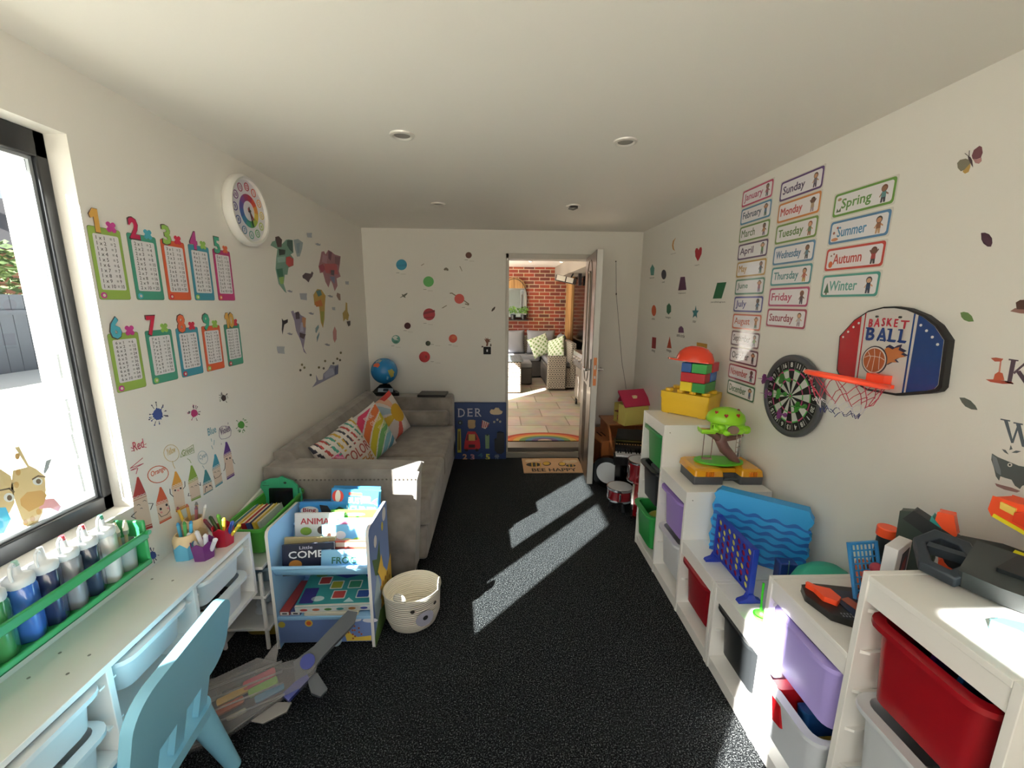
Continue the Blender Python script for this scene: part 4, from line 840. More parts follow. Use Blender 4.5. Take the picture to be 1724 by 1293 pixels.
# books in the slings
def cover(mb, w_, h_, items, z=.0):
    for it in items:
        if it[0] == 'p': mb.prism(it[1], z, z+.0005+it[3] if len(it) > 3 else z+.0006, PAPER(it[2]))
        else: mb.text(it[1], *it[2], z+.0012, PAPER(it[3]), bold=.035)
def book(x, y, z, w_, h_, th, col, label, items=(), lean=12, yaw=0, roll=0, grp='picture books in the book rack', name='picture_book', X=None):
    """x, y, z: lower left front corner"""
    t = empty(name, None, label=label, cat='book', group=grp, X=X if X is not None else T(x, y, z) @ RZ(R(yaw)) @ RX(R(90-lean)) @ RZ(R(roll)))
    m = MB(); m.box((0, 0, -.0015), (w_, h_, 0), M(col, .3, coat=.3)).box((0, 0, -th), (w_, h_, -th+.0015), M(col, .3)).box((0, 0, -th), (.002, h_, 0), M(col, .3)); c = m.build('cover', t, smooth=0)
    MB().box((.002, .003, -th+.0015), (w_-.003, h_-.003, -.0015), M('#e6dfcb', .8)).build('pages', t, smooth=0)
    if items: q = MB(); cover(q, w_, h_, items); q.build('cover_print', c, smooth=0)
    return t
# back row
book(-.855, 2.003, .43, .24, .25, .008, '#3f86c0', 'blue book behind the busy machines book', lean=8, roll=-2)
book(-.85, 1.99, .42, .235, .25, .010, '#4aa5b8', 'teal edged book directly behind the busy machines cover', lean=8, roll=-3)
book(-.865, 1.972, .425, .245, .255, .012, '#3b8fc9', 'blue picture book titled BUSY MACHINES with a hot air balloon', [('t', 'BUSY', (.09, .185, .17, .215), '#f0f4f6'), ('t', 'MACHINES', (.045, .135, .235, .172), '#f0f4f6'), ('p', circ(.035, .215, .03, .032), '#d9463a', .0002), ('p', circ(.035, .215, .014, .032), '#f0ead8', .0004), ('p', [(.02, .19), (.05, .19), (.035, .165)], '#6a5a4a', .0003), ('p', rrect(.09, .225, .16, .24, .004), '#c9463a', .0002), ('p', rrect(.155, .19, .205, .225, .004), '#e0c25a', .0002), ('p', [(.20, .19), (.215, .20), (.225, .21), (.24, .22), (.235, .20), (.245, .18), (.225, .19)], '#d83f7a', .0003), ('p', [(.15, .06), (.20, .11), (.245, .075), (.20, .03)], '#e8e0c8', .0002), ('p', [(.10, .02), (.15, .05), (.12, .09), (.09, .06)], '#e04a86', .0002)], lean=10, yaw=-4, roll=-3)
book(-1.0, 1.985, .37, .23, .24, .012, '#2f4a6a', 'dark blue book mostly hidden behind the bright blue board book', lean=9)
book(-1.005, 1.955, .40, .235, .215, .014, '#2f7fc0', 'bright blue board book with a round white title badge', [('p', circ(.05, .17, .045, .022), '#f0f0ec', .0002), ('t', 'Bing', (.018, .158, .082, .184), '#b02f3a'), ('p', [(.10, .20), (.14, .195), (.16, .165), (.20, .19), (.225, .18), (.21, .10), (.13, .09)], '#1c1c22', .0003)], lean=9)
# middle row
book(-.83, 1.90, .345, .235, .25, .012, '#5fae3a', 'green topped picture book behind the pale covers', [('p', circ(.12, .228, .05, .008), '#e8f0d8', .0002)], lean=9)
book(-1.0, 1.882, .345, .24, .245, .012, '#e9e6e0', 'white picture book with a red lettered title', [('t', 'ANIMALS', (.03, .19, .21, .22), '#b53a44'), ('p', circ(.055, .155, .028, .02), '#7fa03a', .0002), ('p', circ(.13, .16, .02), '#5a3f34', .0002)], lean=9)
book(-.83, 1.866, .345, .235, .225, .010, '#8fc9c0', 'pale mint picture book with pink shapes', [('p', circ(.09, .20, .035, .014), '#e07fa0', .0002), ('p', circ(.20, .195, .03, .016), '#e8c8b0', .0002), ('p', circ(.15, .15, .05, .02), '#68b0a8', .0002)], lean=9)
book(-.855, 1.850, .33, .26, .215, .010, '#7fc0dd', 'light blue sea picture book with an orange fish', [('p', circ(.05, .15, .04, .03), '#e8a08a', .0002), ('p', circ(.09, .165, .025, .02), '#f0e8e0', .0003), ('p', circ(.19, .13, .05, .025), '#a9c94a', .0002), ('p', circ(.21, .135, .02, .012), '#e0664a', .0004), ('p', circ(.12, .12, .045, .03), '#d8d090', .0003)], lean=9)
# front rows
book(-1.012, 1.79, .35, .24, .165, .014, '#b9a878', 'closed book seen from its cream top edge at the left of the rack', lean=14)
book(-.80, 1.785, .35, .205, .15, .016, '#b04a3a', 'book with a red and cream patterned cover', [('p', rrect(.02, .122, .19, .142, .006), '#e0c8b0', .0002)], lean=14)
book(-.995, 1.752, .36, .24, .142, .014, '#1f2238', 'navy book titled Little COMET in white letters', [('t', 'Little', (.08, .118, .14, .132), '#c8c8d8'), ('t', 'COMET', (.03, .078, .225, .110), '#f0f0f2'), ('p', circ(.06, .05, .03, .02), '#c9863a', .0002)], lean=14, roll=3)
book(-.815, 1.742, .378, .215, .106, .010, '#86bede', 'light blue book titled FROG in green letters', [('t', 'FROG', (.05, .045, .16, .075), '#2f6a54'), ('p', circ(.17, .09, .01), '#4a5a8a', .0002)], lean=14)
# boxes on the lower shelf
t = empty('stencil_box', None, label='large flat teal box of stencils lying on the lower shelf', cat='box', X=T(-.94, 1.725, .186) @ RZ(R(2)) @ RX(R(9)))
b = MB().box((0, 0, 0), (.345, .24, .03), M('#dfe3df', .4)).box((.0, .0, .03), (.345, .24, .034), M('#3f9a9a', .3, coat=.3)).build('lid', t, bevel=.002)
q = MB(); XT = T(0, 0, .0342)
for pts, c, h in (([(.10, .19), (.29, .19), (.29, .24), (.10, .24)], '#2f3f8f', .0004), ([(.12, .19), (.19, .165), (.27, .19)], '#2f3f8f', .0004), (rrect(.06, .13, .12, .18, .004), '#e4e4dc', .0004), (rrect(.065, .135, .115, .175, .004), '#b8433f', .0007), (rrect(.125, .10, .185, .15, .004), '#e4e4dc', .0004), (rrect(.13, .105, .18, .145, .004), '#a8a83a', .0007), (rrect(.21, .10, .275, .15, .004), '#e4e4dc', .0004), (rrect(.215, .105, .27, .145, .004), '#3f8f6a', .0007), (rrect(.15, .04, .215, .09, .004), '#e4e4dc', .0004), (rrect(.155, .045, .21, .085, .004), '#c04a44', .0007), (rrect(.265, .04, .33, .09, .004), '#e4e4dc', .0004), (rrect(.27, .045, .325, .085, .004), '#33529f', .0007),
                  (rrect(.01, .02, .075, .11, .003), '#35307a', .0004), (circ(.315, .19, .035, .03), '#2f3f8f', .0004), (circ(.09, .045, .03, .015), '#dcecea', .0004), ([(.215, .02), (.235, .045), (.265, .02)], '#dcecea', .0004), (circ(.05, .215, .03, .014), '#b8433f', .0004), (circ(.06, .19, .028, .012), '#5a8a4a', .0004), (rrect(.0, .0, .345, .012, .001), '#e4e0d4', .0004)): q.prism(pts, 0, h, PAPER(c), XT)
q.text('box of stencils', .125, .197, .265, .213, .0006, PAPER('#f0f0f0'), XT, bold=.03).text('GIANT', .16, .222, .22, .234, .0006, PAPER('#f0f0f0'), XT, bold=.03).text('130', .295, .178, .335, .202, .0006, PAPER('#f0f0f0'), XT, bold=.03)
q.build('lid_print', b, smooth=0)
for k in range(6): MB().prism(circ(.04+.055*k, .015, .017, .007), 0, .0006, PAPER(['#b8433f', '#c06a4a', '#5a8a4a', '#3f9a9a', '#b87a3f', '#3f4f9f'][k]), Matrix(((1, 0, 0, 0), (0, 0, -1, 0), (0, 1, 0, 0), (0, 0, 0, 1)))).build('edge_badge', b, smooth=0)
for i, (x, c) in enumerate(((-1.012, '#a8423f'), (-.962, '#4a4f8a'))):
    o = MB().box((0, 0, 0), (.045, .22, .022), M(c, .4)).box((.003, -.001, .003), (.042, 0, .019), M('#e2e0da', .5)).box((.012, -.0016, .007), (.034, -.001, .014), M('#3f3f44', .5)).build('boxed_game', bevel=.001); o.location = (x-.002, 1.728, .171); tag(o, ['narrow red boxed set at the left end of the lower shelf', 'narrow blue boxed set half under the stencil box'][i], 'box')
o = MB().box((0, 0, 0), (.25, .20, .014), M('#dcd6c4', .7)).build('flat_card_box', bevel=.002); o.location = (-.90, 1.722, .171); tag(o, 'cream flat box underneath the teal stencil box', 'box')

# bear basket
t = empty('bear_basket', (-.427, 1.875, 0), R(18), label='cream rope basket with a grey bear face beside the sofa', cat='basket')
def rope(n, b):
    tc = n.nodes.new('ShaderNodeTexCoord'); wv = n.nodes.new('ShaderNodeTexWave'); wv.bands_direction = 'Z'; wv.inputs['Scale'].default_value = 28; wv.inputs['Distortion'].default_value = .4
    n.links.new(tc.outputs['Object'], wv.inputs['Vector']); b.inputs['Base Color'].default_value = lin('#dcd5c6'); b.inputs['Roughness'].default_value = .9
    bp = n.nodes.new('ShaderNodeBump'); bp.inputs['Strength'].default_value = .8; bp.inputs['Distance'].default_value = .004; n.links.new(wv.outputs['Fac'], bp.inputs['Height']); n.links.new(bp.outputs[0], b.inputs['Normal'])
ROPE = node_mat('cotton_rope', rope)
m = MB(); m.lathe([(0, 0), (.085, .0), (.108, .02), (.125, .07), (.130, .19), (.135, .205), (.131, .21), (.126, .20), (.118, .06), (.09, .012), (0, .01)], ROPE, S(1.08, .92, 1), n=40); m.build('basket_wall', t, smooth=60)
def onwall(a, z): rr = .131; return (rr*1.08*math.cos(a), rr*.92*math.sin(a), z)
m = MB(); 
def patch(mb, a0, z0, ra, rz_, mat_, off):
    vs = [onwall(a0, z0)]; n = 20
    ring = []
    for i in range(n):
        q = 6.2832*i/n; p = onwall(a0+ra*math.cos(q), z0+rz_*math.sin(q)); ring.append(p)
    k = 1+off; allv = [tuple((p[0]*k, p[1]*k, p[2])) for p in [onwall(a0, z0)]+ring]
    mb.add(allv, [(0, 1+i, 1+(i+1) % n) for i in range(n)], mat_)
FA = R(-72)
for da in (-.85, .85):
    p_ = onwall(FA+da, .212); aa = math.atan2(p_[1], p_[0])
    MB().lathe([(0, -.004), (.030, -.004), (.034, 0), (.030, .004), (0, .004)], ROPE, T(p_[0]*.985, p_[1]*.985, .222) @ RZ(aa+math.pi/2) @ RX(R(90)), 20).build('ear', t, smooth=50)
q = MB(); patch(q, FA, .10, .33, .040, M('#9b9bab', .9), .035); q.build('muzzle_patch', t, smooth=60)
q = MB(); patch(q, FA, .105, .09, .012, M('#1c1c20', .9), .05); patch(q, FA-.42, .155, .075, .009, M('#26211f', .6), .03); patch(q, FA+.42, .155, .075, .009, M('#26211f', .6), .03); q.build('eyes_and_nose', t, smooth=60)

# white shelf unit with green bins between desk and book rack
t = empty('toy_shelf_unit', (-1.285, 1.715, 0), label='low white shelf unit with green and clear bins behind the desk end', cat='shelf')
for y in (0, .44): MB().box((0, y, 0), (.014, y+.014, .60), WHITE).box((.20, y, 0), (.214, y+.014, .40), WHITE).build('side_rail', t, bevel=.002)
for z in (.10, .27, .42): MB().box((0, 0, z), (.225, .455, z+.014), WHITE).build('shelf_rail', t, bevel=.002)
MB().prism([(0, .42), (.455, .50), (.455, .62), (0, .55)], 0, .012, WHITE, YZ).build('back_board', t, bevel=.002)
def bin_(x, y, z, hx, hy, h, c, label, rx=0): 
    t2 = empty('toy_bin', (x, y, z), 0, label=label, cat='bin'); mb = MB(); tub(mb, hx, hy, h, M(c, .35), taper=.8, rim=.008, r=.025); mb.build('tub', t2, smooth=40); t2.rotation_euler = (rx, 0, 0); return t2
bin_(-1.165, 1.97, .445, .095, .21, .15, '#4ba63c', 'bright green bin full of upright books behind the desk end')
for i, (c, w2) in enumerate((('#c8503a', .03), ('#4a8fc0', .026), ('#e0b83a', .02), ('#b8283a', .028), ('#3f4f8f', .03), ('#e0c04a', .02), ('#c9d0d4', .018))):
    book(0, 0, 0, .20, .125, w2*.85, c, ['orange and blue striped book, leftmost in the green bin', 'light blue book in the green bin', 'yellow spined book in the green bin', 'red spined book in the green bin', 'dark blue book in the green bin', 'golden topped book near the tablet in the green bin', 'pale thin book at the rack side of the green bin'][i], grp='books in the green bin', name='activity_book', X=T(-1.232+.0225*i, 1.83+.003*i, .462) @ RZ(R(90)) @ RX(R(76)) )
bin_(-1.165, 1.966, .286, .088, .19, .10, '#7f9aa6', 'grey blue bin with flat books on the middle shelf')
for i, c in enumerate(('#2f3a3f', '#b03f34', '#3f6f9f')):
    book(0, 0, 0, .15, .2, .014, c, ['dark magazine with a yellow picture on the middle shelf', 'red flat book on the middle shelf', 'blue flat book on the middle shelf'][i], [('p', circ(.08, .1, .035, .05), ['#c9b53a', '#e0d0c0', '#c8d8e8'][i], .0002)], grp='flat books on the middle shelf', name='magazine', X=T(-1.24, 1.84, .375+.016*(2-i)) @ RZ(R(4*i)))
tb = bin_(-1.15, 1.90, 0.0, .10, .12, .095, '#b8a23a', 'yellow round basket with white foam balls on the floor')
for i in range(6):
    a = i*1.05; o = MB().ell((0, 0, 0), .042, M('#d5d8da', .7)).build('foam_ball', smooth=90); o.location = (-1.13+.05*math.cos(a), 1.90+.065*math.sin(a), .10+.012*(i % 2)); tag(o, 'white foam ball heaped in the yellow basket', 'ball', 'white foam balls in the yellow basket')

# dinosaur drawing tablet standing behind the green bin
TS = T(-1.25, 2.115, .475) @ RX(R(84))
t = empty('drawing_tablet', None, label='green dinosaur shaped drawing tablet with black screen leaning on the sofa arm', cat='tablet', X=TS)
TG = M('#2f9a72', .35)
outl = [(.0, .0), (.17, .0), (.175, .10), (.17, .16), (.14, .19), (.10, .205), (.085, .215), (.07, .205), (.02, .20), (-.02, .185), (-.028, .155), (-.012, .13), (.0, .10)]
MB().prism(outl, -.012, 0, TG).build('body', t, bevel=.005, seg=3)
MB().prism(rrect(.018, .008, .145, .150, .006), 0, .0015, M('#12161c', .2)).build('screen', t, smooth=0)
MB().prism(circ(.105, .178, .008, .006), 0, .001, M('#10201a', .4)).prism(rrect(-.015, .162, .02, .165, .001), 0, .001, M('#1f5a40', .4)).prism(rrect(-.008, .178, .006, .180, .0008), 0, .001, M('#1f5a40', .4)).build('face_marks', t, smooth=0)
MB().tube([(.178, .03, -.004), (.186, .05, -.004), (.188, .10, -.004), (.180, .15, -.004)], .006, TG).build('stylus', t)

# clear toy blaster full of coloured parts lying on the floor
t = empty('toy_blaster', None, label='clear plastic toy blaster with coloured inner parts lying on the carpet', cat='toy blaster', X=T(-.965, 1.425, .07) @ RZ(R(29)) @ RX(R(38)))
CLR = M('#a09c9c', .2, alpha=.34, coat=.5)
MB().prism([(-.32, -.06), (-.30, -.10), (-.10, -.115), (.06, -.07), (.16, -.06), (.22, -.02), (.20, .04), (.10, .05), (.02, .10), (-.12, .085), (-.22, .11), (-.30, .07)], .03, .11, CLR).build('clear_shell', t, bevel=.01, seg=3)
MB().prism([(-.29, -.05), (-.27, -.08), (-.10, -.095), (.05, -.055), (.14, -.045), (.19, -.01), (.17, .025), (.0, .075), (-.12, .065), (-.27, .05)], .012, .03, M('#46464a', .4)).build('base_plate', t, bevel=.004)
for (x, y, a, b_, c, nm) in ((.02, .03, .055, .016, '#b0304a', 'red'), (.03, .0, .05, .013, '#7fae2f', 'green'), (.05, -.03, .05, .012, '#2f7aa0', 'blue'), (-.07, .01, .05, .011, '#d0a53a', 'yellow'), (-.08, -.02, .045, .012, '#c05a2f', 'orange'), (-.20, -.05, .025, .015, '#b5432f', 'small orange'), (-.06, -.055, .03, .006, '#b8b49a', 'pale'), (-.18, .03, .06, .016, '#2e3034', 'dark'), (-.05, .055, .06, .016, '#35383c', 'dark')):
    MB().prism(rrect(-a, -b_, a, b_, b_*.5), 0, .03, M(c, .35), T(x, y, .055) @ RZ(R(6))).build('inner_part', t, bevel=.004)
for y in (-.06, -.02, .02, .055): MB().box((-.28, y-.003, .108), (.10, y+.003, .114), M('#a8a4a2', .3, alpha=.45)).build('shell_rib', t)
GH = M('#4e545a', .45)
MB().prism([(.14, -.03), (.20, -.02), (.25, .02), (.39, .10), (.41, .14), (.37, .16), (.22, .07), (.14, .04)], .05, .10, GH).build('handle', t, bevel=.01, seg=3)
MB().prism([(.18, -.03), (.22, -.03), (.25, -.10), (.22, -.115), (.19, -.09)], .045, .09, GH).build('pistol_grip', t, bevel=.008, seg=3)
MB().cyl((.19, .02, .04), (.19, .02, .112), .028, .028, M('#22358c', .35), 20).build('blue_dial', t); MB().prism([(.09, -.055), (.18, -.01), (.19, -.04), (.11, -.085)], .04, .10, M('#22358c', .35)).build('blue_trigger', t, bevel=.006)
MB().prism([(.03, .08), (.08, .06), (.10, .14), (.07, .12)], .08, .10, CLR).build('sight', t, bevel=.003)
MB().prism([(-.02, -.09), (.07, -.065), (.12, -.085), (.10, -.11), (.02, -.115)], .01, .04, M('#8f8a84', .4)).build('grip_edge', t, bevel=.006)

# ---------------------------------------------------------------- sofa
def velvet(n, b):
    tc = n.nodes.new('ShaderNodeTexCoord'); t = n.nodes.new('ShaderNodeTexNoise'); t.inputs['Scale'].default_value = 9; t.inputs['Detail'].default_value = 5; n.links.new(tc.outputs['Object'], t.inputs['Vector'])
    r = ramp(n, t.outputs['Fac'], [(.35, '#77706a'), (.65, '#918a82')]); n.links.new(r.outputs[0], b.inputs['Base Color']); b.inputs['Roughness'].default_value = .8; b.inputs['Sheen Weight'].default_value = .4
VEL = node_mat('grey_velvet', velvet)
SX, SY = -1.285, 2.205
t = empty('sofa', (SX, SY, 0), label='grey velvet sofa along the left wall with buttoned back and studded arm', cat='sofa')
def sb(a, b_): return MB().box((a[0]-SX, a[1]-SY, a[2]), (b_[0]-SX, b_[1]-SY, b_[2]), VEL)
sb((-1.28, 2.32, .05), (-.43, 4.10, .27)).build('base', t, bevel=.02, seg=3)
sb((-1.28, 2.33, .27), (-.405, 3.05, .45)).build('seat_cushion', t, bevel=.03, seg=4)
sb((-1.28, 3.056, .27), (-.405, 3.89, .45)).build('seat_cushion', t, bevel=.03, seg=4)
near = MB().prism([(-1.285-SX, .04), (-.48-SX, .04), (-.447-SX, .64), (-.432-SX, .69), (-.462-SX, .70), (-1.285-SX, .72)], -.02, .125, VEL, Matrix(((1, 0, 0, 0), (0, 0, 1, 0), (0, 1, 0, 0), (0, 0, 0, 1)))).build('arm', t, bevel=.018, seg=4)
m = MB()
for k in range(34): m.ell((-1.20-SX+.0225*k, -.022, .645), (.006, .005, .005), M('#6f6860', .35, metal=.6), nu=8, nv=6)
m.build('stud_row', near)
far = sb((-1.285, 3.90, .05), (-.43, 4.11, .72)).build('arm', t, bevel=.03, seg=4)
sb((-.98, 3.80, .455), (-.46, 3.90, .60)).build('rolled_cushion', t, bevel=.035, seg=4)
m = MB().prism([(-1.285-SX, .44), (-1.01-SX, .44), (-1.14-SX, .70), (-1.19-SX, .765), (-1.25-SX, .78), (-1.285-SX, .76)], .1, 1.72, VEL, Matrix(((1, 0, 0, 0), (0, 0, 1, 0), (0, 1, 0, 0), (0, 0, 0, 1)))); bk = m.build('backrest', t, bevel=.02, seg=3)
for r_, (x, z) in enumerate(((-1.055, .545), (-1.10, .63))):
    for k in range(8): MB().ell((x-SX, 2.48-SY+.2*k+.1*r_, z), (.012, .014, .012), M('#4c4641', .8), nu=10, nv=6).build('button', bk)
for x in (-1.2, -.5):
    for y in (2.26, 4.05): MB().cyl((x-SX, y-SY, 0), (x-SX, y-SY, .06), .02, .025, M('#2a2522', .5), 10).build('foot', t)

# cushions
def cushion(c, phi, tilt, roll, fn, label, base='#dcdad8', text=None):
    mb, hf = pillowmesh(.385, .385, .15, M(base, .9), fn, 64, 64)
    o = weld(mb.build('cushion', smooth=60)); o.matrix_world = T(*c) @ RZ(R(phi)) @ RX(R(tilt)) @ RZ(R(roll)); tag(o, label, 'cushion', 'printed cushions on the grey sofa')
    if text:
        q = MB()
        for body, x0, y0, x1, y1, col in text: q.text(body, x0, y0, x1, y1, .003, M(col, .9), fn=hf, bold=.02)
        q.build('lettering', o, smooth=0)
    return o
def fcol(u, v):
    if v > .25 and abs(math.sin(u*14+v*3)) > .80 and abs(math.sin(v*9)) > .3: return M(['#3a3a44', '#a8423f', '#3f8a7a', '#c09a3a'][int((u+1)*4) % 4], .9)
    if u < -.35 and -.2 < v < .35: return M('#c8508a' if (u*5+v*7) % 1 > .4 else '#e0a0b8', .9)
    if u < -.25 and -.45 < v <= -.2: return M('#3f8a4a', .9)
    if u < -.25 and -.75 < v <= -.45: return M('#6a5a8a' if v < -.6 else '#b8a8cc', .9)
    return M('#d8d2cc', .9)
cushion((-.985, 2.60, .625), 60, 72, 16, fcol, 'white cushion with COLOR THE lettering, nearest the studded sofa arm', text=[('COLOR', -.07, -.04, .15, .03, '#9c4a44'), ('THE', .03, -.12, .14, -.06, '#b8803f')])
def frain(u, v):
    r = math.hypot(u-1.1, (v+1.5)*.95)
    bands = [(.75, .98, '#4f8ba8'), (1.04, 1.30, '#7ab0c0'), (1.36, 1.62, '#6fa864'), (1.68, 1.96, '#c2b832'), (2.02, 2.30, '#cf6e3c'), (2.36, 2.64, '#c43a62')]
    if abs(u) > .93 or abs(v) > .93: return M('#dcdad8', .9)
    for a, b_, c in bands:
        if a < r < b_: return M(c, .9)
    return M('#dcdad8', .9)
cushion((-.955, 3.0, .635), 60, 72, 16, frain, 'rainbow striped cushion in the middle of the three on the sofa', text=[('PINK', -.02, .115, .07, .145, '#e8dcdc'), ('ORANGE', .0, .065, .12, .095, '#f0dcc8'), ('YELLOW', .04, .005, .15, .035, '#ece8b0'), ('GREEN', .07, -.055, .15, -.03, '#cfe0c0')])
def fsun(u, v):
    if math.hypot(u-.45, v-.05) < .42: return M('#c9a02f', .9)
    if v > .8 and u > .2: return M('#c2423f', .9)
    a = math.atan2(v-.05, u-.45)
    if 2.3 < a < 2.75: return M('#9fb4c4', .9)
    if 2.9 < abs(a) <= 3.3 or -3.14 <= a < -2.95: return M('#c9a840', .9)
    if -2.2 < a < -1.8: return M('#c85a50', .9)
    if 1.6 < a < 2.1: return M('#d8a890', .9)
    return M('#d4ccca', .9)
cushion((-.93, 3.41, .635), 60, 70, 18, fsun, 'cushion with a yellow sun print, farthest of the three on the sofa')

# globe and closed laptop on the far arm
p = at(640, 660, y=4.0)
t = empty('globe', (-1.10, 4.02, .72), label='blue globe on a black electronic base in the far sofa corner', cat='globe')
MB().prism([(-.14, -.07), (.14, -.07), (.15, -.04), (.09, .07), (-.09, .07), (-.15, -.04)], 0, .03, M('#0d0e10', .3)).build('base', t, bevel=.008, seg=3)
m = MB(); m.loft([[(-.12, -.055, .03), (.12, -.055, .03), (.08, .06, .03), (-.08, .06, .03)], [(-.05, -.0, .10), (.05, -.0, .10), (.035, .04, .10), (-.035, .04, .10)]], M('#121316', .3), cap1=True).build('stand', t, bevel=.005)
MB().prism(rrect(-.065, -.02, .08, .02, .006), 0, .004, M('#8fa0b0', .35), T(.01, -.042, .052) @ RX(R(52))).prism(rrect(-.015, -.012, .035, .014, .003), .004, .006, M('#2b3a4a', .2), T(.01, -.042, .052) @ RX(R(52))).build('control_panel', t, smooth=0)
def oceans(n, b):
    tc = n.nodes.new('ShaderNodeTexCoord'); t_ = n.nodes.new('ShaderNodeTexNoise'); t_.inputs['Scale'].default_value = 7; t_.inputs['Detail'].default_value = 4; n.links.new(tc.outputs['Object'], t_.inputs['Vector'])
    r = ramp(n, t_.outputs['Fac'], [(0, '#146ba6'), (.57, '#1d7ab8'), (.60, '#2f8fc4')]); n.links.new(r.outputs[0], b.inputs['Base Color']); b.inputs['Roughness'].default_value = .25
GLO = node_mat('globe_ocean', oceans)
gb_ = MB(); GR_ = .125; gc = (0, .01, .235)
gb_.ell(gc, GR_, GLO, nu=36, nv=24); gob = gb_.build('ball', t, smooth=80)
def land(lons, c):
    q = MB(); pts = []
    for lo, la in lons: pts.append((math.sin(R(lo))*math.cos(R(la)), -math.cos(R(lo))*math.cos(R(la)), math.sin(R(la))))
    cen = Vector((0, 0, 0))
    for p_ in pts: cen += Vector(p_)
    cen.normalize(); vs = [tuple(Vector(gc)+cen*(GR_+.0012))]; k = 4; n = len(pts); rings = []
    for j in range(1, k+1):
        for p_ in pts: d = (cen*(1-j/k)+Vector(p_)*(j/k)).normalized(); vs.append(tuple(Vector(gc)+d*(GR_+.0012)))
    fs = [(0, 1+i, 1+(i+1) % n) for i in range(n)]
    for j in range(k-1): fs += [(1+j*n+i, 1+(j+1)*n+i, 1+(j+1)*n+(i+1) % n, 1+j*n+(i+1) % n) for i in range(n)]
    q.add(vs, fs, M(c, .4)); return q.build('land_patch', gob, smooth=80)
land([(-42, 25), (-15, 22), (-5, 35), (-18, 45), (-40, 42), (-50, 34)], '#c9633f'); land([(-55, 50), (-40, 45), (-10, 48), (0, 62), (-40, 68)], '#8fa39c'); land([(30, 10), (50, 15), (62, 0), (60, -20), (45, -25), (35, -8)], '#a8a04a'); land([(25, -15), (34, -20), (32, -35), (24, -32)], '#6fa8c4')
MB().cyl((0, .01, .10), (0, .01, .125), .02, .03, M('#0d0e10', .3), 14).build('neck', t)
t = empty('closed_laptop', (-.63, 3.98, .722), R(-3), label='closed dark tablet computer lying on the far sofa arm', cat='laptop')
MB().box((-.13, -.09, 0), (.14, .10, .012), M('#1b1a1a', .35)).build('base', t, bevel=.004); MB().box((-.13, -.09, .013), (.14, .10, .022), M('#242221', .4)).build('lid', t, bevel=.004)

# ---------------------------------------------------------------- busy board leaning on the back wall
BX0, BX1, BZ = -.62, .098, .605
t = empty('busy_board', (BX0, 4.13, 0), label='blue wooden activity board with letters, car and telephone leaning on the back wall', cat='activity board')
t.rotation_euler = (R(-3.2), 0, 0); NB = M('#0f3068', .5)
MB().box((0, 0, 0), (BX1-BX0, .02, BZ), NB).build('board', t, bevel=.003)
FX = Matrix(((1, 0, 0, 0), (0, 0, -1, 0), (0, 1, 0, 0), (0, 0, 0, 1)))
kb_ = crop(760, 670, 10.78); BS2 = Surf((BX0, 4.13+.017, 0), (1, 0, 0), (0, math.sin(R(3.2)), math.cos(R(3.2)))); BS2 = Surf((BX0, 4.13, 0), (1, 0, 0), (0, .056, .998))
def bq(x, y): return BS2.uv(*kb_(x, y))
def bpiece(nm, polys, label=None, bev=0):
    m = MB()
    for pts, c, h0, h1 in polys: m.prism([bq(*p_) for p_ in pts], h0, h1, M(c, .45), FX)
    o = m.build(nm, t, bevel=bev); 
    if label: o['label'] = label
    return o
for s_, a, b_ in (('D', (125, 345), (245, 190)), ('E', (295, 335), (385, 190)), ('R', (432, 335), (545, 188))):
    q = MB(); q.text(s_, *bq(*a), *bq(*b_), .006, M('#c3c0cc', .5), FX, bold=.0, th=.006); u0, v0 = bq(*a); u1, v1 = bq(*b_)
    for zz in (v0, v1-.006): q.box((u0-.004, -.006, zz), (u0+(u1-u0)*.5, 0, zz+.006), M('#c3c0cc', .5))
    q.build('wooden_letter', t, smooth=0)['label'] = f'pale wooden letter {s_}'
bpiece('cloud', [([(695, 250), (720, 205), (775, 210), (800, 175), (860, 180), (880, 215), (930, 245), (910, 285), (860, 300), (770, 300), (715, 285)], '#cdb896', 0, .012)], 'pale wooden cloud', .002)
for x, y in ((778, 430), (835, 390), (885, 425)): bpiece('cloud_knob', [(ovl(x, y, 20, 18, n=10), '#a9a294', 0, .02)])
bpiece('bear_token', [([(300, 400), (340, 395), (400, 395), (438, 405), (430, 460), (435, 520), (410, 550), (320, 550), (300, 510), (300, 450)], '#a98a5e', 0, .012)], 'tan bear shaped wood piece')
bpiece('striped_flap', [([(560, 400), (690, 455), (660, 510), (615, 560), (545, 530)], '#c9b8b4', 0, .008)]+[([(560+35*k, 405+15*k), (575+35*k, 412+15*k), (560+32*k, 545-5*k), (545+32*k, 535-5*k)], '#b0303c', .008, .010) for k in range(4)], 'red and white striped flap')
bpiece('gear', [(star(160, 445, 48, 38, 10), '#0f2430', 0, .012), (ovl(160, 445, 16, 16, n=10), '#7a8f92', .012, .02)], 'dark turning gear')
bpiece('toy_car', [([(230, 910), (245, 780), (280, 650), (300, 605), (430, 605), (470, 660), (515, 760), (525, 900), (490, 920), (265, 925)], '#b01a26', 0, .02), ([(270, 760), (290, 650), (440, 645), (470, 750)], '#5a0f18', .02, .022), (rrect(315, 648, 432, 762, 6), '#b59550', .02, .03), (rrect(315, 835, 430, 890, 6), '#3a0c14', .02, .024)], 'red wooden toy car')
for x in (275, 465): bpiece('wheel', [(ovl(x, 935, 32, 28, n=14), '#10131a', 0, .02)])
bpiece('maze_strip', [([(612, 670), (690, 670), (688, 915), (618, 915)], '#73906a', 0, .01), ([(635, 655), (670, 650), (665, 680), (640, 680)], '#1a2430', .01, .014)], 'green strip with a slider')
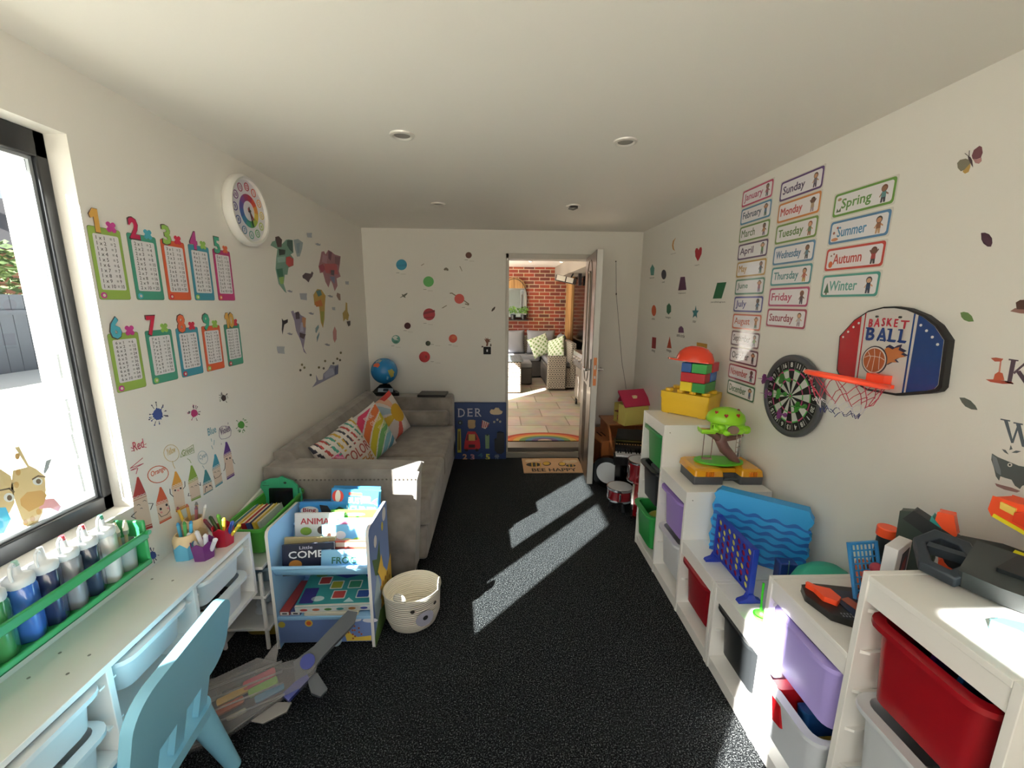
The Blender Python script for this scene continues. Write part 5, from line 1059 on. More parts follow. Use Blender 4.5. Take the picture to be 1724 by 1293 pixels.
bpiece('telephone', [([(780, 740), (820, 730), (830, 620), (880, 605), (950, 625), (965, 760), (955, 960), (900, 1000), (830, 985), (785, 930)], '#0c0f18', 0, .04)], 'black toy telephone', .004)
bpiece('yellow_slot', [([(115, 560), (170, 560), (180, 985), (110, 985)], '#a39a2a', 0, .012), ([(130, 600), (155, 600), (160, 940), (125, 940)], '#5a4a14', .012, .013)], 'yellow green slot frame')
for s_, a, b_, c in (('2', (205, 1115), (285, 1015), '#c49a7a'), ('3', (345, 1130), (420, 1020), '#b07a86'), ('4', (478, 1075), (570, 1000), '#2f5f7f'), ('5', (622, 1125), (700, 1015), '#b9b84a')):
    q = MB(); q.text(s_, *bq(*a), *bq(*b_), .006, M(c, .5), FX, bold=.03, th=.006); q.build('wooden_number', t, smooth=0)['label'] = f'coloured wooden number {s_}'
bpiece('mushroom', [([(780, 1065), (800, 1030), (850, 1025), (870, 1060), (850, 1075), (855, 1135), (838, 1135), (830, 1080), (815, 1080), (815, 1135), (800, 1130), (800, 1075)], '#7a8494', 0, .006)], 'pale mushroom shape')

# ---------------------------------------------------------------- back wall stickers
k8 = crop(600, 380, 4.973)
def planet(x, y, r, c, label, cap=None, bands=(), extra=None, capxy=None):
    f = Flat(WB, k8)
    if extra: f.line(extra, .010, PAPER('#8a8068'), .0006)
    f.p(ovl(x, y, r, r, n=36), PAPER(c), .0010)
    for k, (pts, cc) in enumerate(bands): f.p(pts, PAPER(cc), .0013+.0002*k)
    if cap:
        cx_, cy_ = capxy or (x-r*.6, y+r*1.5); f.line([(cx_-16, cy_), (cx_+8, cy_)], .003, PAPER('#5f5a52'), .0006).line([(cx_+20, cy_+10), (cx_+62, cy_+12)], .002, PAPER('#a39c90'), .0006)
    return f.build('planet_sticker', label, 'wall sticker', 'planet stickers on the back wall')
planet(378, 327, 45, '#2f8aa8', 'bright blue planet sticker, upper left of the planets', 1, [([(335, 330), (422, 320), (422, 340), (337, 345)], '#2a7c9c')])
planet(604, 468, 44, '#57a357', 'plain green planet sticker', 1)
planet(940, 247, 26, '#6b4438', 'small brown planet sticker, highest of the planets', 1)
planet(862, 612, 41, '#c4524a', 'red planet sticker with a beige ring', 1, extra=[(785, 566), (800, 565), (850, 598), (905, 630), (940, 655), (938, 663), (912, 655)], capxy=(900, 685))
planet(609, 742, 50, '#a82f3a', 'dark red banded planet sticker, largest of the planets', 1, [([(562, 725), (655, 705), (658, 722), (560, 745)], '#7c1f2a'), ([(562, 765), (655, 760), (650, 772), (570, 778)], '#8a2430')])
planet(428, 838, 27, '#4a1519', 'small very dark red planet sticker', 1)
planet(331, 952, 36, '#4f8a7c', 'green and white earth planet sticker', 1, [([(300, 935), (325, 920), (350, 930), (335, 945), (355, 960), (320, 955)], '#cfd4ca'), ([(310, 970), (345, 965), (350, 980), (325, 985)], '#2f6a5a')])
planet(600, 985, 21, '#333a26', 'tiny dark green planet sticker', 1, capxy=(640, 994))
planet(809, 945, 35, '#c9503e', 'orange red planet sticker level with the light switch', 1, [(ovl(815, 935, 18, 16, n=14), '#d06a4a')])
planet(571, 1098, 46, '#b32a2f', 'bright red planet sticker, lowest above the sofa', 1, [([(575, 1085), (592, 1088), (590, 1112), (575, 1105)], '#7a1a20')], capxy=(640, 1138))
def small(nm, pts, c, label): Flat(WB, k8).p(pts, PAPER(c), .0007).build(nm, label, 'wall sticker')
small('spacecraft_sticker', [(366, 600), (385, 590), (380, 572), (395, 578), (425, 562), (428, 570), (408, 590), (412, 604), (400, 600), (390, 594), (370, 604)], '#5f6154', 'small grey spacecraft sticker left of the banded planet')
small('rocket_sticker', [(1130, 715), (1138, 695), (1158, 678), (1164, 680), (1158, 700), (1142, 715), (1136, 718)], '#4a4038', 'tiny dark rocket sticker near the doorway')
small('comet_sticker', [(712, 692), (720, 685), (755, 665), (758, 670), (725, 690)], '#857c6a', 'thin grey comet sticker left of the ringed planet')
small('satellite_sticker', [(730, 365), (742, 352), (755, 350), (770, 362), (772, 375), (760, 378), (752, 372), (738, 375)], '#77705f', 'small satellite sticker above the ringed planet')
small('meteor_sticker', [(862, 340), (870, 338), (886, 375), (884, 384)], '#a59c8b', 'pale meteor streak sticker under the brown planet')
small('meteor_sticker', [(540, 332), (565, 316), (568, 320), (545, 336)], '#9f9686', 'faint meteor streak sticker right of the blue planet')
# light switch with animal sticker
u, v = WB.uv(*k8(1095, 1045))
t = empty('light_switch', None, label='black light switch plate beside the doorway', cat='light switch', X=WB.mat(u, v, 0))
MB().prism(rrect(-.038, -.038, .038, .038, .004), 0, .007, M('#0b0c0e', .7)).build('plate', t, bevel=.001); MB().prism(rrect(-.007, -.012, .007, .012, .003), .007, .012, M('#e4e6ea', .3)).build('rocker', t)
Flat(WB, k8).p([(1085, 1008), (1090, 985), (1078, 962), (1070, 945), (1085, 955), (1080, 935), (1095, 950), (1100, 935), (1106, 952), (1128, 948), (1112, 962), (1124, 968), (1106, 975), (1100, 1008)], PAPER('#7a4a36'), .0008).build('animal_sticker', 'small brown antlered animal sticker above the light switch', 'wall sticker')
Flat(WB, k8).p([(1046, 1018), (1052, 1005), (1064, 1008), (1060, 1018)], PAPER('#4a4238'), .0008).build('animal_sticker', 'tiny dark animal sticker at the upper left corner of the light switch', 'wall sticker')
Flat(WB, k8).p([(1118, 1008), (1120, 992), (1128, 985), (1132, 1004), (1128, 1010)], PAPER('#6a6256'), .0008).build('animal_sticker', 'tiny grey animal sticker at the upper right corner of the light switch', 'wall sticker')
# hanging cord
pts = [at(*p_, y=4.19) for p_ in ((1037, 440), (1037.5, 495), (1043, 560), (1047, 610), (1052, 640), (1054, 655))]
m = MB(); m.tube(pts, .0018, M('#2a2826', .6), 6); m.cyl(pts[0]-Vector((0, .0, 0)), pts[0]+Vector((0, .008, 0)), .006, .006, M('#1f1d1b', .5), 8); q = pts[1]; m.ell(tuple(q), (.006, .006, .012), M('#1f1d1b', .5), nu=8, nv=6)
o = tag(m.build('hanging_cord'), 'thin dark cord hanging down the back wall right of the door', 'cord')

# ---------------------------------------------------------------- far right corner: wooden desk, doll house, piano, drums
WD = M('#a8683a', .45, vary=.15, vscale=6)
t = empty('wooden_play_desk', (1.2, 3.75, 0), label='orange brown wooden childs desk with curved sides in the far corner', cat='desk')
XZ2 = lambda y: Matrix(((1, 0, 0, 0), (0, 0, 1, y), (0, 1, 0, 0), (0, 0, 0, 1)))
YZ2 = lambda x: Matrix(((0, 0, 1, x), (1, 0, 0, 0), (0, 1, 0, 0), (0, 0, 0, 1)))
side = [(-.32, 0), (-.26, 0), (-.22, .12), (.1, .12), (.14, 0), (.2, 0), (.22, .48), (-.02, .5), (-.10, .46), (-.18, .34), (-.34, .30)]
for x in (-.16, .19): MB().prism(side, 0, .018, WD, YZ2(x)).build('side_panel', t, bevel=.003)
MB().box((-.16, -.03, .485), (.21, .3, .50), WD).build('desk_top', t, bevel=.003)
MB().box((-.14, -.32, .24), (.19, -.05, .255), WD).build('bench_seat', t, bevel=.003)
MB().box((-.14, .2, .3), (.19, .215, .49), WD).build('back_panel', t, bevel=.002)
t = empty('wooden_bench', (1.03, 3.82, 0), R(8), label='orange wooden bench with three slots half behind the open door', cat='bench')
m = MB().prism(rrect(-.11, -.22, .09, .22, .03), .36, .378, WD); m.build('seat', t, bevel=.003)
for k in range(3): MB().prism(rrect(-.05+.04*k, -.08, -.035+.04*k, .05, .006), .378, .3795, M('#2a1a10', .8)).build('slot', t, smooth=0)
for y in (-.2, .18): MB().box((-.09, y, 0), (.07, y+.018, .36), WD).build('leg_panel', t, bevel=.003)
t = empty('doll_house', (1.275, 3.80, .502), R(-72), label='yellow doll house with pink roof on the wooden corner desk', cat='doll house')
DY = M('#d3c66a', .5); DPK = M('#b8294f', .45)
MB().box((.0, -.13, 0), (.11, -.118, .19), DY).box((.098, -.118, 0), (.11, .13, .19), DY).box((-.10, .118, 0), (.098, .13, .19), DY).box((-.10, -.118, 0), (.098, .118, .008), DY).build('walls', t, bevel=.002)
MB().box((-.10, -.11, .0), (-.09, .118, .18), DY).build('open_front', t); MB().box((-.09, -.11, .095), (.098, .118, .103), M('#8a3a2f', .6)).build('floor_shelf', t)
m = MB(); m.add([(.0, -.15, .30), (.0, .14, .30), (.125, .14, .18), (.125, -.15, .18), (.0, -.15, .32), (.0, .14, .32), (.14, .14, .19), (.14, -.15, .19)], [(0, 1, 2, 3), (4, 7, 6, 5), (0, 3, 7, 4), (3, 2, 6, 7), (2, 1, 5, 6), (1, 0, 4, 5)], DPK)
m.add([(.0, -.10, .30), (.0, .14, .30), (-.125, .14, .18), (-.11, -.06, .18), (.0, -.10, .32), (.0, .14, .32), (-.135, .14, .19), (-.125, -.06, .19)], [(0, 3, 2, 1), (4, 5, 6, 7), (0, 4, 7, 3), (3, 7, 6, 2), (2, 6, 5, 1), (1, 5, 4, 0)], DPK); m.build('roof', t, smooth=0, bevel=.003)
MB().box((.055, -.03, .25), (.085, .01, .275), M('#ead9a8', .5)).build('roof_window', t, bevel=.002)
for x, z, c in ((-.06, .01, '#8a3a3a'), (-.02, .01, '#c9a04a'), (.03, .01, '#5a2f2f'), (-.05, .105, '#a84a4a'), (.0, .105, '#d8c8b0'), (.05, .105, '#7a3a2f')): MB().box((x-.015, -.09, z), (x+.015, -.02, z+.05), M(c, .5)).build('room_piece', t, bevel=.004)
# toy piano
t = empty('toy_piano', (1.165, 3.33, 0), R(-12), label='black toy grand piano with white keys behind the drums', cat='piano'); t.scale = (1, 1, 1.24)
PB = M('#0a0a0c', .2)
MB().prism([(-.16, -.12), (.17, -.12), (.17, .06), (.08, .09), (-.06, .09), (-.16, .05)], .27, .38, PB).build('body', t, bevel=.006)
MB().box((-.17, -.21, .26), (.18, -.12, .32), PB).build('key_bed', t, bevel=.004)
m = MB()
for k in range(15): m.box((-.155+.0212*k, -.205, .32), (-.136+.0212*k, -.125, .332), M('#e8e8ea', .3))
m.build('white_keys', t, smooth=0); m = MB()
for k in range(14):
    if k % 7 not in (2, 6): m.box((-.141+.0212*k, -.16, .332), (-.131+.0212*k, -.125, .341), PB)
m.build('black_keys', t, smooth=0)
m = MB()
for k in range(14): m.box((-.15+.0212*k, -.118, .3805), (-.139+.0212*k, -.10, .382), M('#b98a3f', .4))
m.build('gold_lettering', t, smooth=0)
for x, y in ((-.13, -.14), (.14, -.14), (0, .05)): MB().box((x-.022, y-.022, 0), (x+.022, y+.022, .27), PB).build('leg', t, bevel=.004)
MB().prism([(-.15, .0), (.16, .0), (.12, .10), (-.13, .10)], 0, .008, PB, T(0, -.02, .385) @ RX(R(35))).build('raised_lid', t)
MB().tube([(.09, -.05, .38), (.10, -.06, .46), (.12, -.06, .50), (.15, -.05, .48), (.16, -.04, .42), (.13, -.04, .38)], .006, PB).build('music_stand', t)
# drums
DR = M('#8e0f1c', .18, metal=.35, coat=.8); SK = M('#d9dcdf', .35)
def drum(nm, c, r, h, label, X=None, legs=0, group='red toy drums'):
    t = empty(nm, c, label=label, cat='drum', group=group) if X is None else empty(nm, None, label=label, cat='drum', group=group, X=X)
    MB().lathe([(r, .006), (r, h-.006)], DR, n=32).build('shell', t, smooth=60)
    for z in (h, 0): MB().lathe([(0, z), (r*.97, z)] if z else [(r*.97, 0), (0, 0)], SK, n=32).build('skin', t, smooth=0)
    for z in (0, h-.016):
        m = MB(); m.lathe([(r*.97, z), (r*1.05, z), (r*1.06, z+.008), (r*1.05, z+.016), (r*.97, z+.016)], chrome, n=32); m.build('hoop', t, smooth=50)
    for k in range(6):
        a = R(60*k+15); MB().box((r-.002, -.007, h*.2), (r+.012, .007, h*.8), chrome, RZ(a)).build('lug', t, bevel=.003)
    for k in range(legs):
        a = R(120*k+40); MB().cyl((r*.55*math.cos(a), r*.55*math.sin(a), .0), (r*.75*math.cos(a), r*.75*math.sin(a), -c[2]), .016, .014, blk, 10).build('leg', t)
    return t
drum('toy_drum', (.985, 3.05, .085), .098, .105, 'small red toy drum on black legs, in front of the shelving', legs=3)
drum('toy_drum', (1.135, 3.03, .25), .10, .17, 'upper red toy drum with chrome hoops beside the piano keys')
drum('bass_drum', None, .135, .20, 'large red toy bass drum standing on its side by the shelf end', X=T(1.035, 2.90, .150) @ RZ(R(-112)) @ RX(R(-90)))
drum('hoop_drum', None, .135, .05, 'round black rimmed drum standing upright at the foot of the wooden bench', X=T(1.005, 3.46, .145) @ RZ(R(-25)) @ RX(R(90)))
hd = [x for x in C.objects if x.name == 'hoop_drum'][0]
MB().ring(circ(0, 0, .145, n=32), circ(0, 0, .10, n=32), -.006, .056, PB).build('black_ring', hd, smooth=50)
for o in list(C.objects):
    if o.parent and o.parent.name.startswith('hoop_drum') and o.name.startswith(('shell', 'hoop')): 
        o.data.materials.clear(); o.data.materials.append(PB)
    if o.parent and o.parent.name.startswith('hoop_drum') and o.name.startswith('lug'): bpy.data.objects.remove(o)
for a in (0, 1):
    o = MB().cyl((0, 0, 0), (-.03+.06*a, -.06, -.135), .008, .008, chrome, 10).build('drum_spur'); o.parent = [x for x in C.objects if x.name == 'bass_drum'][0]; o.matrix_parent_inverse = T(0, 0, 0); o.matrix_world = T(1.08+.09*a, 2.80, .145)
t = empty('drum_stand', (1.13, 3.02, 0), label='thin chrome stand carrying the upper red toy drum', cat='stand')
MB().cyl((0, 0, .02), (0, 0, .25), .01, .01, chrome, 10).build('pole', t)
for k in range(3): a = R(120*k); MB().cyl((0, 0, .12), (.07*math.cos(a), .07*math.sin(a), 0), .006, .006, chrome, 8).build('leg', t)

# ---------------------------------------------------------------- right wall: shape stickers
k3 = crop(1080, 380, 5.389)
def shape(pts, c, word, cx, cy, wd, label):
    f = Flat(WR, k3); f.p(pts, PAPER(c), .0007); o = f.build('shape_sticker', label, 'wall sticker', 'geometric shape stickers on the right wall')
    f = Flat(WR, k3); f.tp(word, (cx-wd/2, cy+9), (cx+wd/2, cy-9), PAPER('#56514a'), .0010, .02)
    m = MB(); 
    for body, a, b, mm, h, bold, keep in f.tx: m.text(body, a[0]-o['_u'], a[1]-o['_v'], b[0]-o['_u'], b[1]-o['_v'], h, mm, bold=bold)
    m.build('caption', o, smooth=0); return o
shape([(313, 108), (285, 140), (278, 180), (285, 215), (303, 228), (294, 205), (290, 175), (297, 140)], '#c48d46', 'moon', 290, 254, 48, 'orange crescent moon sticker, highest shape on the right wall')
shape([(512, 322), (490, 280), (486, 230), (495, 205), (508, 203), (520, 222), (530, 198), (543, 194), (549, 212), (545, 255), (528, 295)], '#a62330', 'heart', 507, 356, 42, 'red heart sticker with a caption on the right wall')
shape([(100, 350), (118, 385), (112, 450), (85, 450), (80, 390)], '#3b8278', 'kite', 97, 472, 40, 'teal five sided sticker near the far right corner')
shape(ovl(203, 443, 22, 44, 0, 24), '#34333f', 'oval', 199, 510, 24, 'dark oval sticker near the far right corner')
shape([(355, 466), (394, 463), (408, 582), (333, 587)], '#59304f', 'trapezium', 369, 613, 70, 'purple trapezium sticker on the right wall')
shape([(688, 518), (771, 512), (727, 660), (648, 662)], '#1f5f3c', 'parallelogram', 697, 693, 132, 'dark green parallelogram sticker beside the month cards')
shape(ovl(113, 770, 20, 50, 0, 24), '#c8552f', 'circle', 108, 843, 26, 'orange round sticker close to the far right corner')
shape([(251, 703), (268, 728), (268, 780), (246, 806), (229, 785), (231, 725)], '#2b6848', 'hexagon', 243, 833, 48, 'green hexagon sticker on the right wall')
shape([(493, 725), (499, 768), (520, 770), (502, 798), (504, 838), (488, 815), (466, 836), (474, 798), (462, 770), (485, 768)], '#2f7378', 'star', 482, 869, 32, 'teal star sticker on the right wall')
shape([(334, 970), (338, 930), (350, 914), (365, 912), (380, 930), (385, 972)], '#573050', 'semi-circle', 357, 996, 74, 'purple half circle sticker above the hard hat')
shape([(98, 1010), (134, 1016), (129, 1116), (93, 1110)], '#93292f', 'oblong', 108, 1135, 32, 'dark red upright oblong sticker near the corner')
shape([(257, 1005), (273, 1113), (231, 1108)], '#b9492f', 'triangle', 249, 1135, 46, 'orange red triangle sticker left of the hard hat')
shape([(503, 1058), (598, 1074), (585, 1190), (498, 1170)], '#c08d33', 'square', 545, 1205, 50, 'mustard square sticker partly behind the hard hat')

# month, day and season cards
def card(u0, v0, w_, h_, word, bc, tc, label, grp, kid, deco=()):
    f = Flat(WR); fl = GLOSS('#f3f0f4')
    f.q(rrect(u0-.006, v0-.005, u0+w_+.006, v0+h_+.005, .006), GLOSS('#dedad2'), .0004)
    f.q(rrect(u0, v0, u0+w_, v0+h_, .012), GLOSS(bc), .0008).q(rrect(u0+.009, v0+.009, u0+w_-.009, v0+h_-.009, .010), fl, .0010)
    for pts, c in deco: f.q([(u0+a, v0+b) for a, b in pts], GLOSS(c), .0013)
    o = f.build('word_card', label, 'word card', grp)
    q = MB(); q.text(word, u0-o['_u']+.022+(.02 if deco else 0), v0-o['_v']+.026-(.008 if any(ch in word for ch in 'ypg') else 0), u0-o['_u']+min(w_*.70, .03+.0235*len(word))+(.01 if deco else 0), v0-o['_v']+.066, .0012, GLOSS(tc), bold=.03); q.build('word', o, smooth=0)
    # the little picture of a child on the right of each card
    skin, hair, top, low, pose = kid; m = MB(); x = u0-o['_u']+w_*.84; y = v0-o['_v']+.012
    g = lambda pts, c, h=.0013: m.prism([(x+a, y+b) for a, b in pts], .0009, h, GLOSS(c))
    g([(-.010, 0), (-.003, 0), (-.001, .016), (.002, .0), (.010, 0), (.009, .022), (-.009, .022)], low, .0014)
    g([(-.010, .018), (.010, .018), (.008, .040), (-.008, .040)], top, .0016)
    if pose: g([(-.008, .034), (-.020, .050), (-.017, .054), (-.006, .040)], skin, .0015); g([(.008, .034), (.020, .050), (.017, .054), (.006, .040)], skin, .0015)
    else: g([(-.009, .036), (-.018, .022), (-.015, .020), (-.008, .030)], skin, .0015); g([(.009, .036), (.020, .028), (.018, .024), (.008, .030)], skin, .0015)
    g(circ(0, .050, .013, n=14), hair, .0017); g(circ(0, .048, .010, .009, 14), skin, .0019)
    m.build('child_picture', o, smooth=0); return o
SKN = ['#8a6048', '#c08a68', '#6b4434', '#d0a080']
mon = [('January', '#b8305c', '#b04a70'), ('February', '#3f7fa8', '#42566e'), ('March', '#5f8438', '#5a7550'), ('April', '#4a2a5a', '#4a3058'), ('May', '#b38a3a', '#b88f48'), ('June', '#4a8068', '#4f7868'), ('July', '#3f3f88', '#44448a'), ('August', '#c05a38', '#b8543a'), ('September', '#5a2f3a', '#4a3038'), ('October', '#5a2f4a', '#3f3038'), ('November', '#9a2f48', '#b84a48'), ('December', '#3f6f54', '#3f6f54')]
for i, (w_, b, tcol) in enumerate(mon):
    u0 = -2.525+.0055*i; v0 = 2.175-.0995*i
    card(u0, v0, .272, .088, w_, b, tcol, f'laminated {w_} month card, number {i+1} from the top of the month column', 'month cards on the right wall', (SKN[i % 4], ['#2c211d', '#4a3224', '#1f1a18'][i % 3], ['#8a4a5a', '#4a6a8a', '#a8744a', '#5a7a4a', '#2f3a4a'][i % 5], ['#4a4a54', '#3a5a4a', '#6a5a74'][i % 3], i % 2))
day = [('Sunday', '#4a2468', '#3a2a58'), ('Monday', '#c87a34', '#b83a34'), ('Tuesday', '#6a8a38', '#5a7f3a'), ('Wednesday', '#4a7aa0', '#3f6f94'), ('Thursday', '#3f8a90', '#48868c'), ('Friday', '#a83a68', '#b03a60'), ('Saturday', '#9a2a48', '#8a2a40')]
for i, (w_, b, tcol) in enumerate(day):
    card(-2.187+.003*i, 2.130-.1035*i, .282, .092, w_, b, tcol, f'laminated {w_} card in the middle column of day cards', 'day cards on the right wall', (SKN[(i+1) % 4], ['#5a3a28', '#2c211d', '#8a4a2a'][i % 3], ['#6a6070', '#a89078', '#5a7a5a', '#5f8090', '#b05a4a', '#4a2a34', '#c0b8c0'][i], ['#3a3048', '#9a8a94', '#8a5a3a', '#3a3a44', '#b89040'][i % 5], i == 1))
sea = [('Spring', '#5f9038', '#5f8f48', [(circ(.028, .068, .010, .006, 10), '#a88a6a'), ([(.018, .018), (.022, .034), (.030, .022), (.040, .034), (.042, .018)], '#3f5a34')]), ('Summer', '#4a7aa4', '#4a86b0', [(circ(.032, .018, .018, .007, 12), '#c8825a'), (circ(.040, .064, .005, n=8), '#a83a34'), (circ(.024, .045, .006, n=8), '#9a5a4a')]), ('Autumn', '#b83a2f', '#b8443a', [(circ(.030, .026, .011, .014, 12), '#c85a2a'), (circ(.028, .062, .004, n=8), '#7a5a4a'), (circ(.042, .068, .004, n=8), '#8a4a3a')]), ('Winter', '#3f8f84', '#5f9f96', [([(.016, .018), (.030, .060), (.044, .018)], '#2f5f3f'), ([(.026, .010), (.034, .010), (.034, .018), (.026, .018)], '#6a4a34')])]
for i, (w_, b, tcol, dc) in enumerate(sea):
    card(-1.820, 1.985-.110*i, .278, .092, w_, b, tcol, f'laminated {w_} card in the short column of season cards', 'season cards on the right wall', (SKN[i], ['#6a3a24', '#2c211d', '#5a2a24', '#2c2a34'][i], ['#5a8a8a', '#8a5a3f', '#a03a3a', '#2f4a6a'][i], ['#2f2f3a', '#c09a7a', '#2c2c34', '#1f2f4a'][i], i == 2), deco=dc)

# butterfly, leaves, alphabet animals
kb2 = crop(1560, 220, 4.311)
f = Flat(WR, kb2); f.p([(335, 205), (330, 180), (345, 140), (385, 110), (402, 118), (408, 160), (395, 195), (365, 208)], PAPER('#6a4048'), .0008).p([(338, 205), (365, 210), (398, 195), (400, 220), (380, 240), (355, 235)], PAPER('#a57a7a'), .0006)
f.p([(318, 238), (310, 212), (285, 203), (245, 212), (224, 235), (228, 270), (250, 295), (275, 285)], PAPER('#75705f'), .0008).p([(318, 235), (318, 265), (305, 300), (280, 312), (262, 298), (290, 260)], PAPER('#b3914f'), .0006)
f.p([(302, 185), (318, 190), (332, 215), (338, 265), (325, 245), (305, 205)], PAPER('#3a2a30'), .0010).line([(305, 185), (280, 165)], .0012, PAPER('#3a2a30'), .001).line([(310, 185), (312, 145)], .0012, PAPER('#3a2a30'), .001)
f.build('butterfly_sticker', 'brown and mauve butterfly sticker high on the right wall', 'wall sticker')
def leaf(pts, c, label, cv=kb2): Flat(WR, cv).p(pts, PAPER(c), .0007).build('leaf_sticker', label, 'wall sticker', 'leaf stickers on the right wall')
leaf([(397, 742), (425, 740), (455, 752), (475, 780), (478, 815), (468, 842), (445, 842), (415, 820), (400, 790)], '#44283a', 'dark purple leaf sticker below the butterfly')
kl = crop(1580, 480, 3.403)
leaf([(127, 158), (145, 153), (170, 158), (192, 178), (203, 208), (175, 210), (148, 200), (132, 182)], '#5d7a46', 'green leaf sticker right of the basketball board', kl)
leaf([(121, 644), (150, 645), (185, 662), (212, 690), (224, 715), (190, 712), (155, 695), (135, 672)], '#5b605a', 'grey leaf sticker below the basketball board', kl)
Flat(WR, kl).p([(445, 100), (470, 85), (520, 84), (600, 90), (600, 145), (520, 140), (450, 138)], PAPER('#4a3028'), .0010).p([(412, 150), (440, 132), (600, 140), (600, 168), (470, 162)], PAPER('#8f6a62'), .0007).build('animal_sticker', 'dark brown animal sticker at the right edge of the wall above the letter K', 'wall sticker')
f = Flat(WR, kl)
f.p([(302, 418), (330, 415), (372, 422), (360, 438), (325, 438)], PAPER('#b0543f'), .0009).p([(355, 430), (362, 432), (354, 500), (345, 500)], PAPER('#c07a6a'), .0007).p([(315, 545), (325, 510), (345, 497), (368, 505), (378, 545)], PAPER('#b8563a'), .0010).p([(272, 540), (320, 540), (420, 555), (432, 565), (370, 566), (300, 555)], PAPER('#a84a38'), .0008)
f.build('bird_sticker', 'orange bird sticker forming the letter I beside the K', 'wall sticker')
f = Flat(WR, kl); KC = PAPER('#4f3d4a')
f.p([(418, 428), (445, 430), (418, 560), (395, 552)], KC).p([(405, 422), (460, 430), (458, 437), (403, 430)], KC, .0008).p([(385, 548), (430, 562), (428, 568), (383, 556)], KC, .0008).p([(430, 500), (510, 430), (520, 436), (436, 510)], KC, .0009).p([(445, 495), (470, 490), (530, 575), (500, 575)], KC, .0010)
f.build('letter_sticker', 'large dark serif letter K sticker at the right edge', 'wall sticker')
f = Flat(WR, kl); KC = PAPER('#566068')
f.p([(375, 770), (397, 775), (430, 905), (418, 905)], KC).p([(418, 905), (430, 905), (465, 800), (455, 798)], KC, .0008).p([(445, 790), (470, 795), (500, 930), (480, 925)], KC, .0010).p([(482, 925), (500, 930), (540, 800), (528, 800)], KC, .0011).p([(358, 765), (412, 775), (410, 782), (358, 772)], KC, .0012).p([(432, 785), (485, 795), (483, 802), (432, 792)], KC, .0012)
f.build('letter_sticker', 'large grey serif letter W sticker above the whale', 'wall sticker')
f = Flat(WR, kl)
f.p([(308, 965), (340, 985), (400, 1010), (460, 1035), (540, 1050), (540, 1130), (480, 1150), (468, 1168), (440, 1150), (420, 1115), (385, 1105), (355, 1095), (348, 1120), (330, 1095), (320, 1050), (304, 1000)], PAPER('#555c5c'), .0007).p([(308, 970), (335, 990), (358, 1060), (360, 1090), (335, 1075), (315, 1030)], PAPER('#7b8288'), .0009).p(ovl(411, 1030, 14, 12), PAPER('#dcdcd4'), .0010).p(ovl(411, 1030, 6, 6), PAPER('#2c3030'), .0013)
f.build('whale_sticker', 'grey whale sticker below the letter W', 'wall sticker')
for k, (pts, lb) in enumerate((([(365, 940), (385, 945), (402, 970), (380, 958)], 'left'), ([(408, 945), (415, 918), (425, 940)], 'middle'), ([(420, 960), (445, 948), (475, 952), (450, 962)], 'right'))):
    Flat(WR, kl).p(pts, PAPER('#5a6266'), .0008).build('water_drop_sticker', 'grey water drop sticker, the '+lb+' of the whale spout', 'wall sticker')
Flat(WR, kl).p([(325, 1135), (360, 1145), (420, 1160), (470, 1180), (450, 1188), (380, 1172), (335, 1152)], PAPER('#93706c'), .0007).build('wave_sticker', 'brown pink wave sticker under the whale', 'wall sticker')

# ---------------------------------------------------------------- dartboard with darts
DC = (1.885, 1.192); DRr = .190
t = empty('dartboard', None, label='round black, white, pink and green magnetic dartboard on the right wall', cat='dartboard', X=WR.mat(-DC[0], DC[1], 0))
MB().lathe([(0, .004), (.19, .004), (.197, .012), (.197, .026), (.188, .032), (.172, .030), (.168, .024)], M('#4b4d52', .35), n=56).build('rim', t, smooth=50)
m = MB(); BK, WTT, PK, GN = PAPER('#17181a'), PAPER('#d5d8d2'), PAPER('#c4487c'), PAPER('#57b85c')
def sector(r0, r1, a0, a1, z, mm, n=4): m.prism(circ(0, 0, r1, n=n, a0=a0, a1=a1)+(circ(0, 0, r0, n=n, a0=a0, a1=a1)[::-1] if r0 else [(0, 0)]), .02, z, mm)
m.lathe([(.170, .0245), (.128, .0245)], BK, n=48)
order = [8, 11, 14, 9, 12, 5, 20, 1, 18, 4, 13, 6, 10, 15, 2, 17, 3, 19, 7, 16]
for k, nmb in enumerate(order):
    ac = R(97-18*k); a0, a1 = ac-R(9), ac+R(9)
    c1, c2 = (BK, PK) if k % 2 == 0 else (WTT, GN)
    for r0, r1, mm in ((.012, .076, c1), (.076, .083, c2), (.083, .122, c1), (.122, .130, c2)): sector(r0, r1, a0, a1, .0245, mm)
    x, y = .150*math.cos(ac), .150*math.sin(ac)
    m.text(str(nmb), -.014, -.012, .014, .012, .0252, WTT, T(x, y, 0) @ RZ(ac-math.pi/2), keep=True, bold=.03)
    m.box((.132, -.0006, .0245), (.166, .0006, .0255), M('#9a9c9a', .4), RZ(a1))
sector(0, .012, 0, 2*math.pi-.001, .025, GN, 20); sector(0, .006, 0, 2*math.pi-.001, .0256, PK, 16)
m.build('dart_face', t, smooth=0)
kd = crop(1240, 560, 6.157)
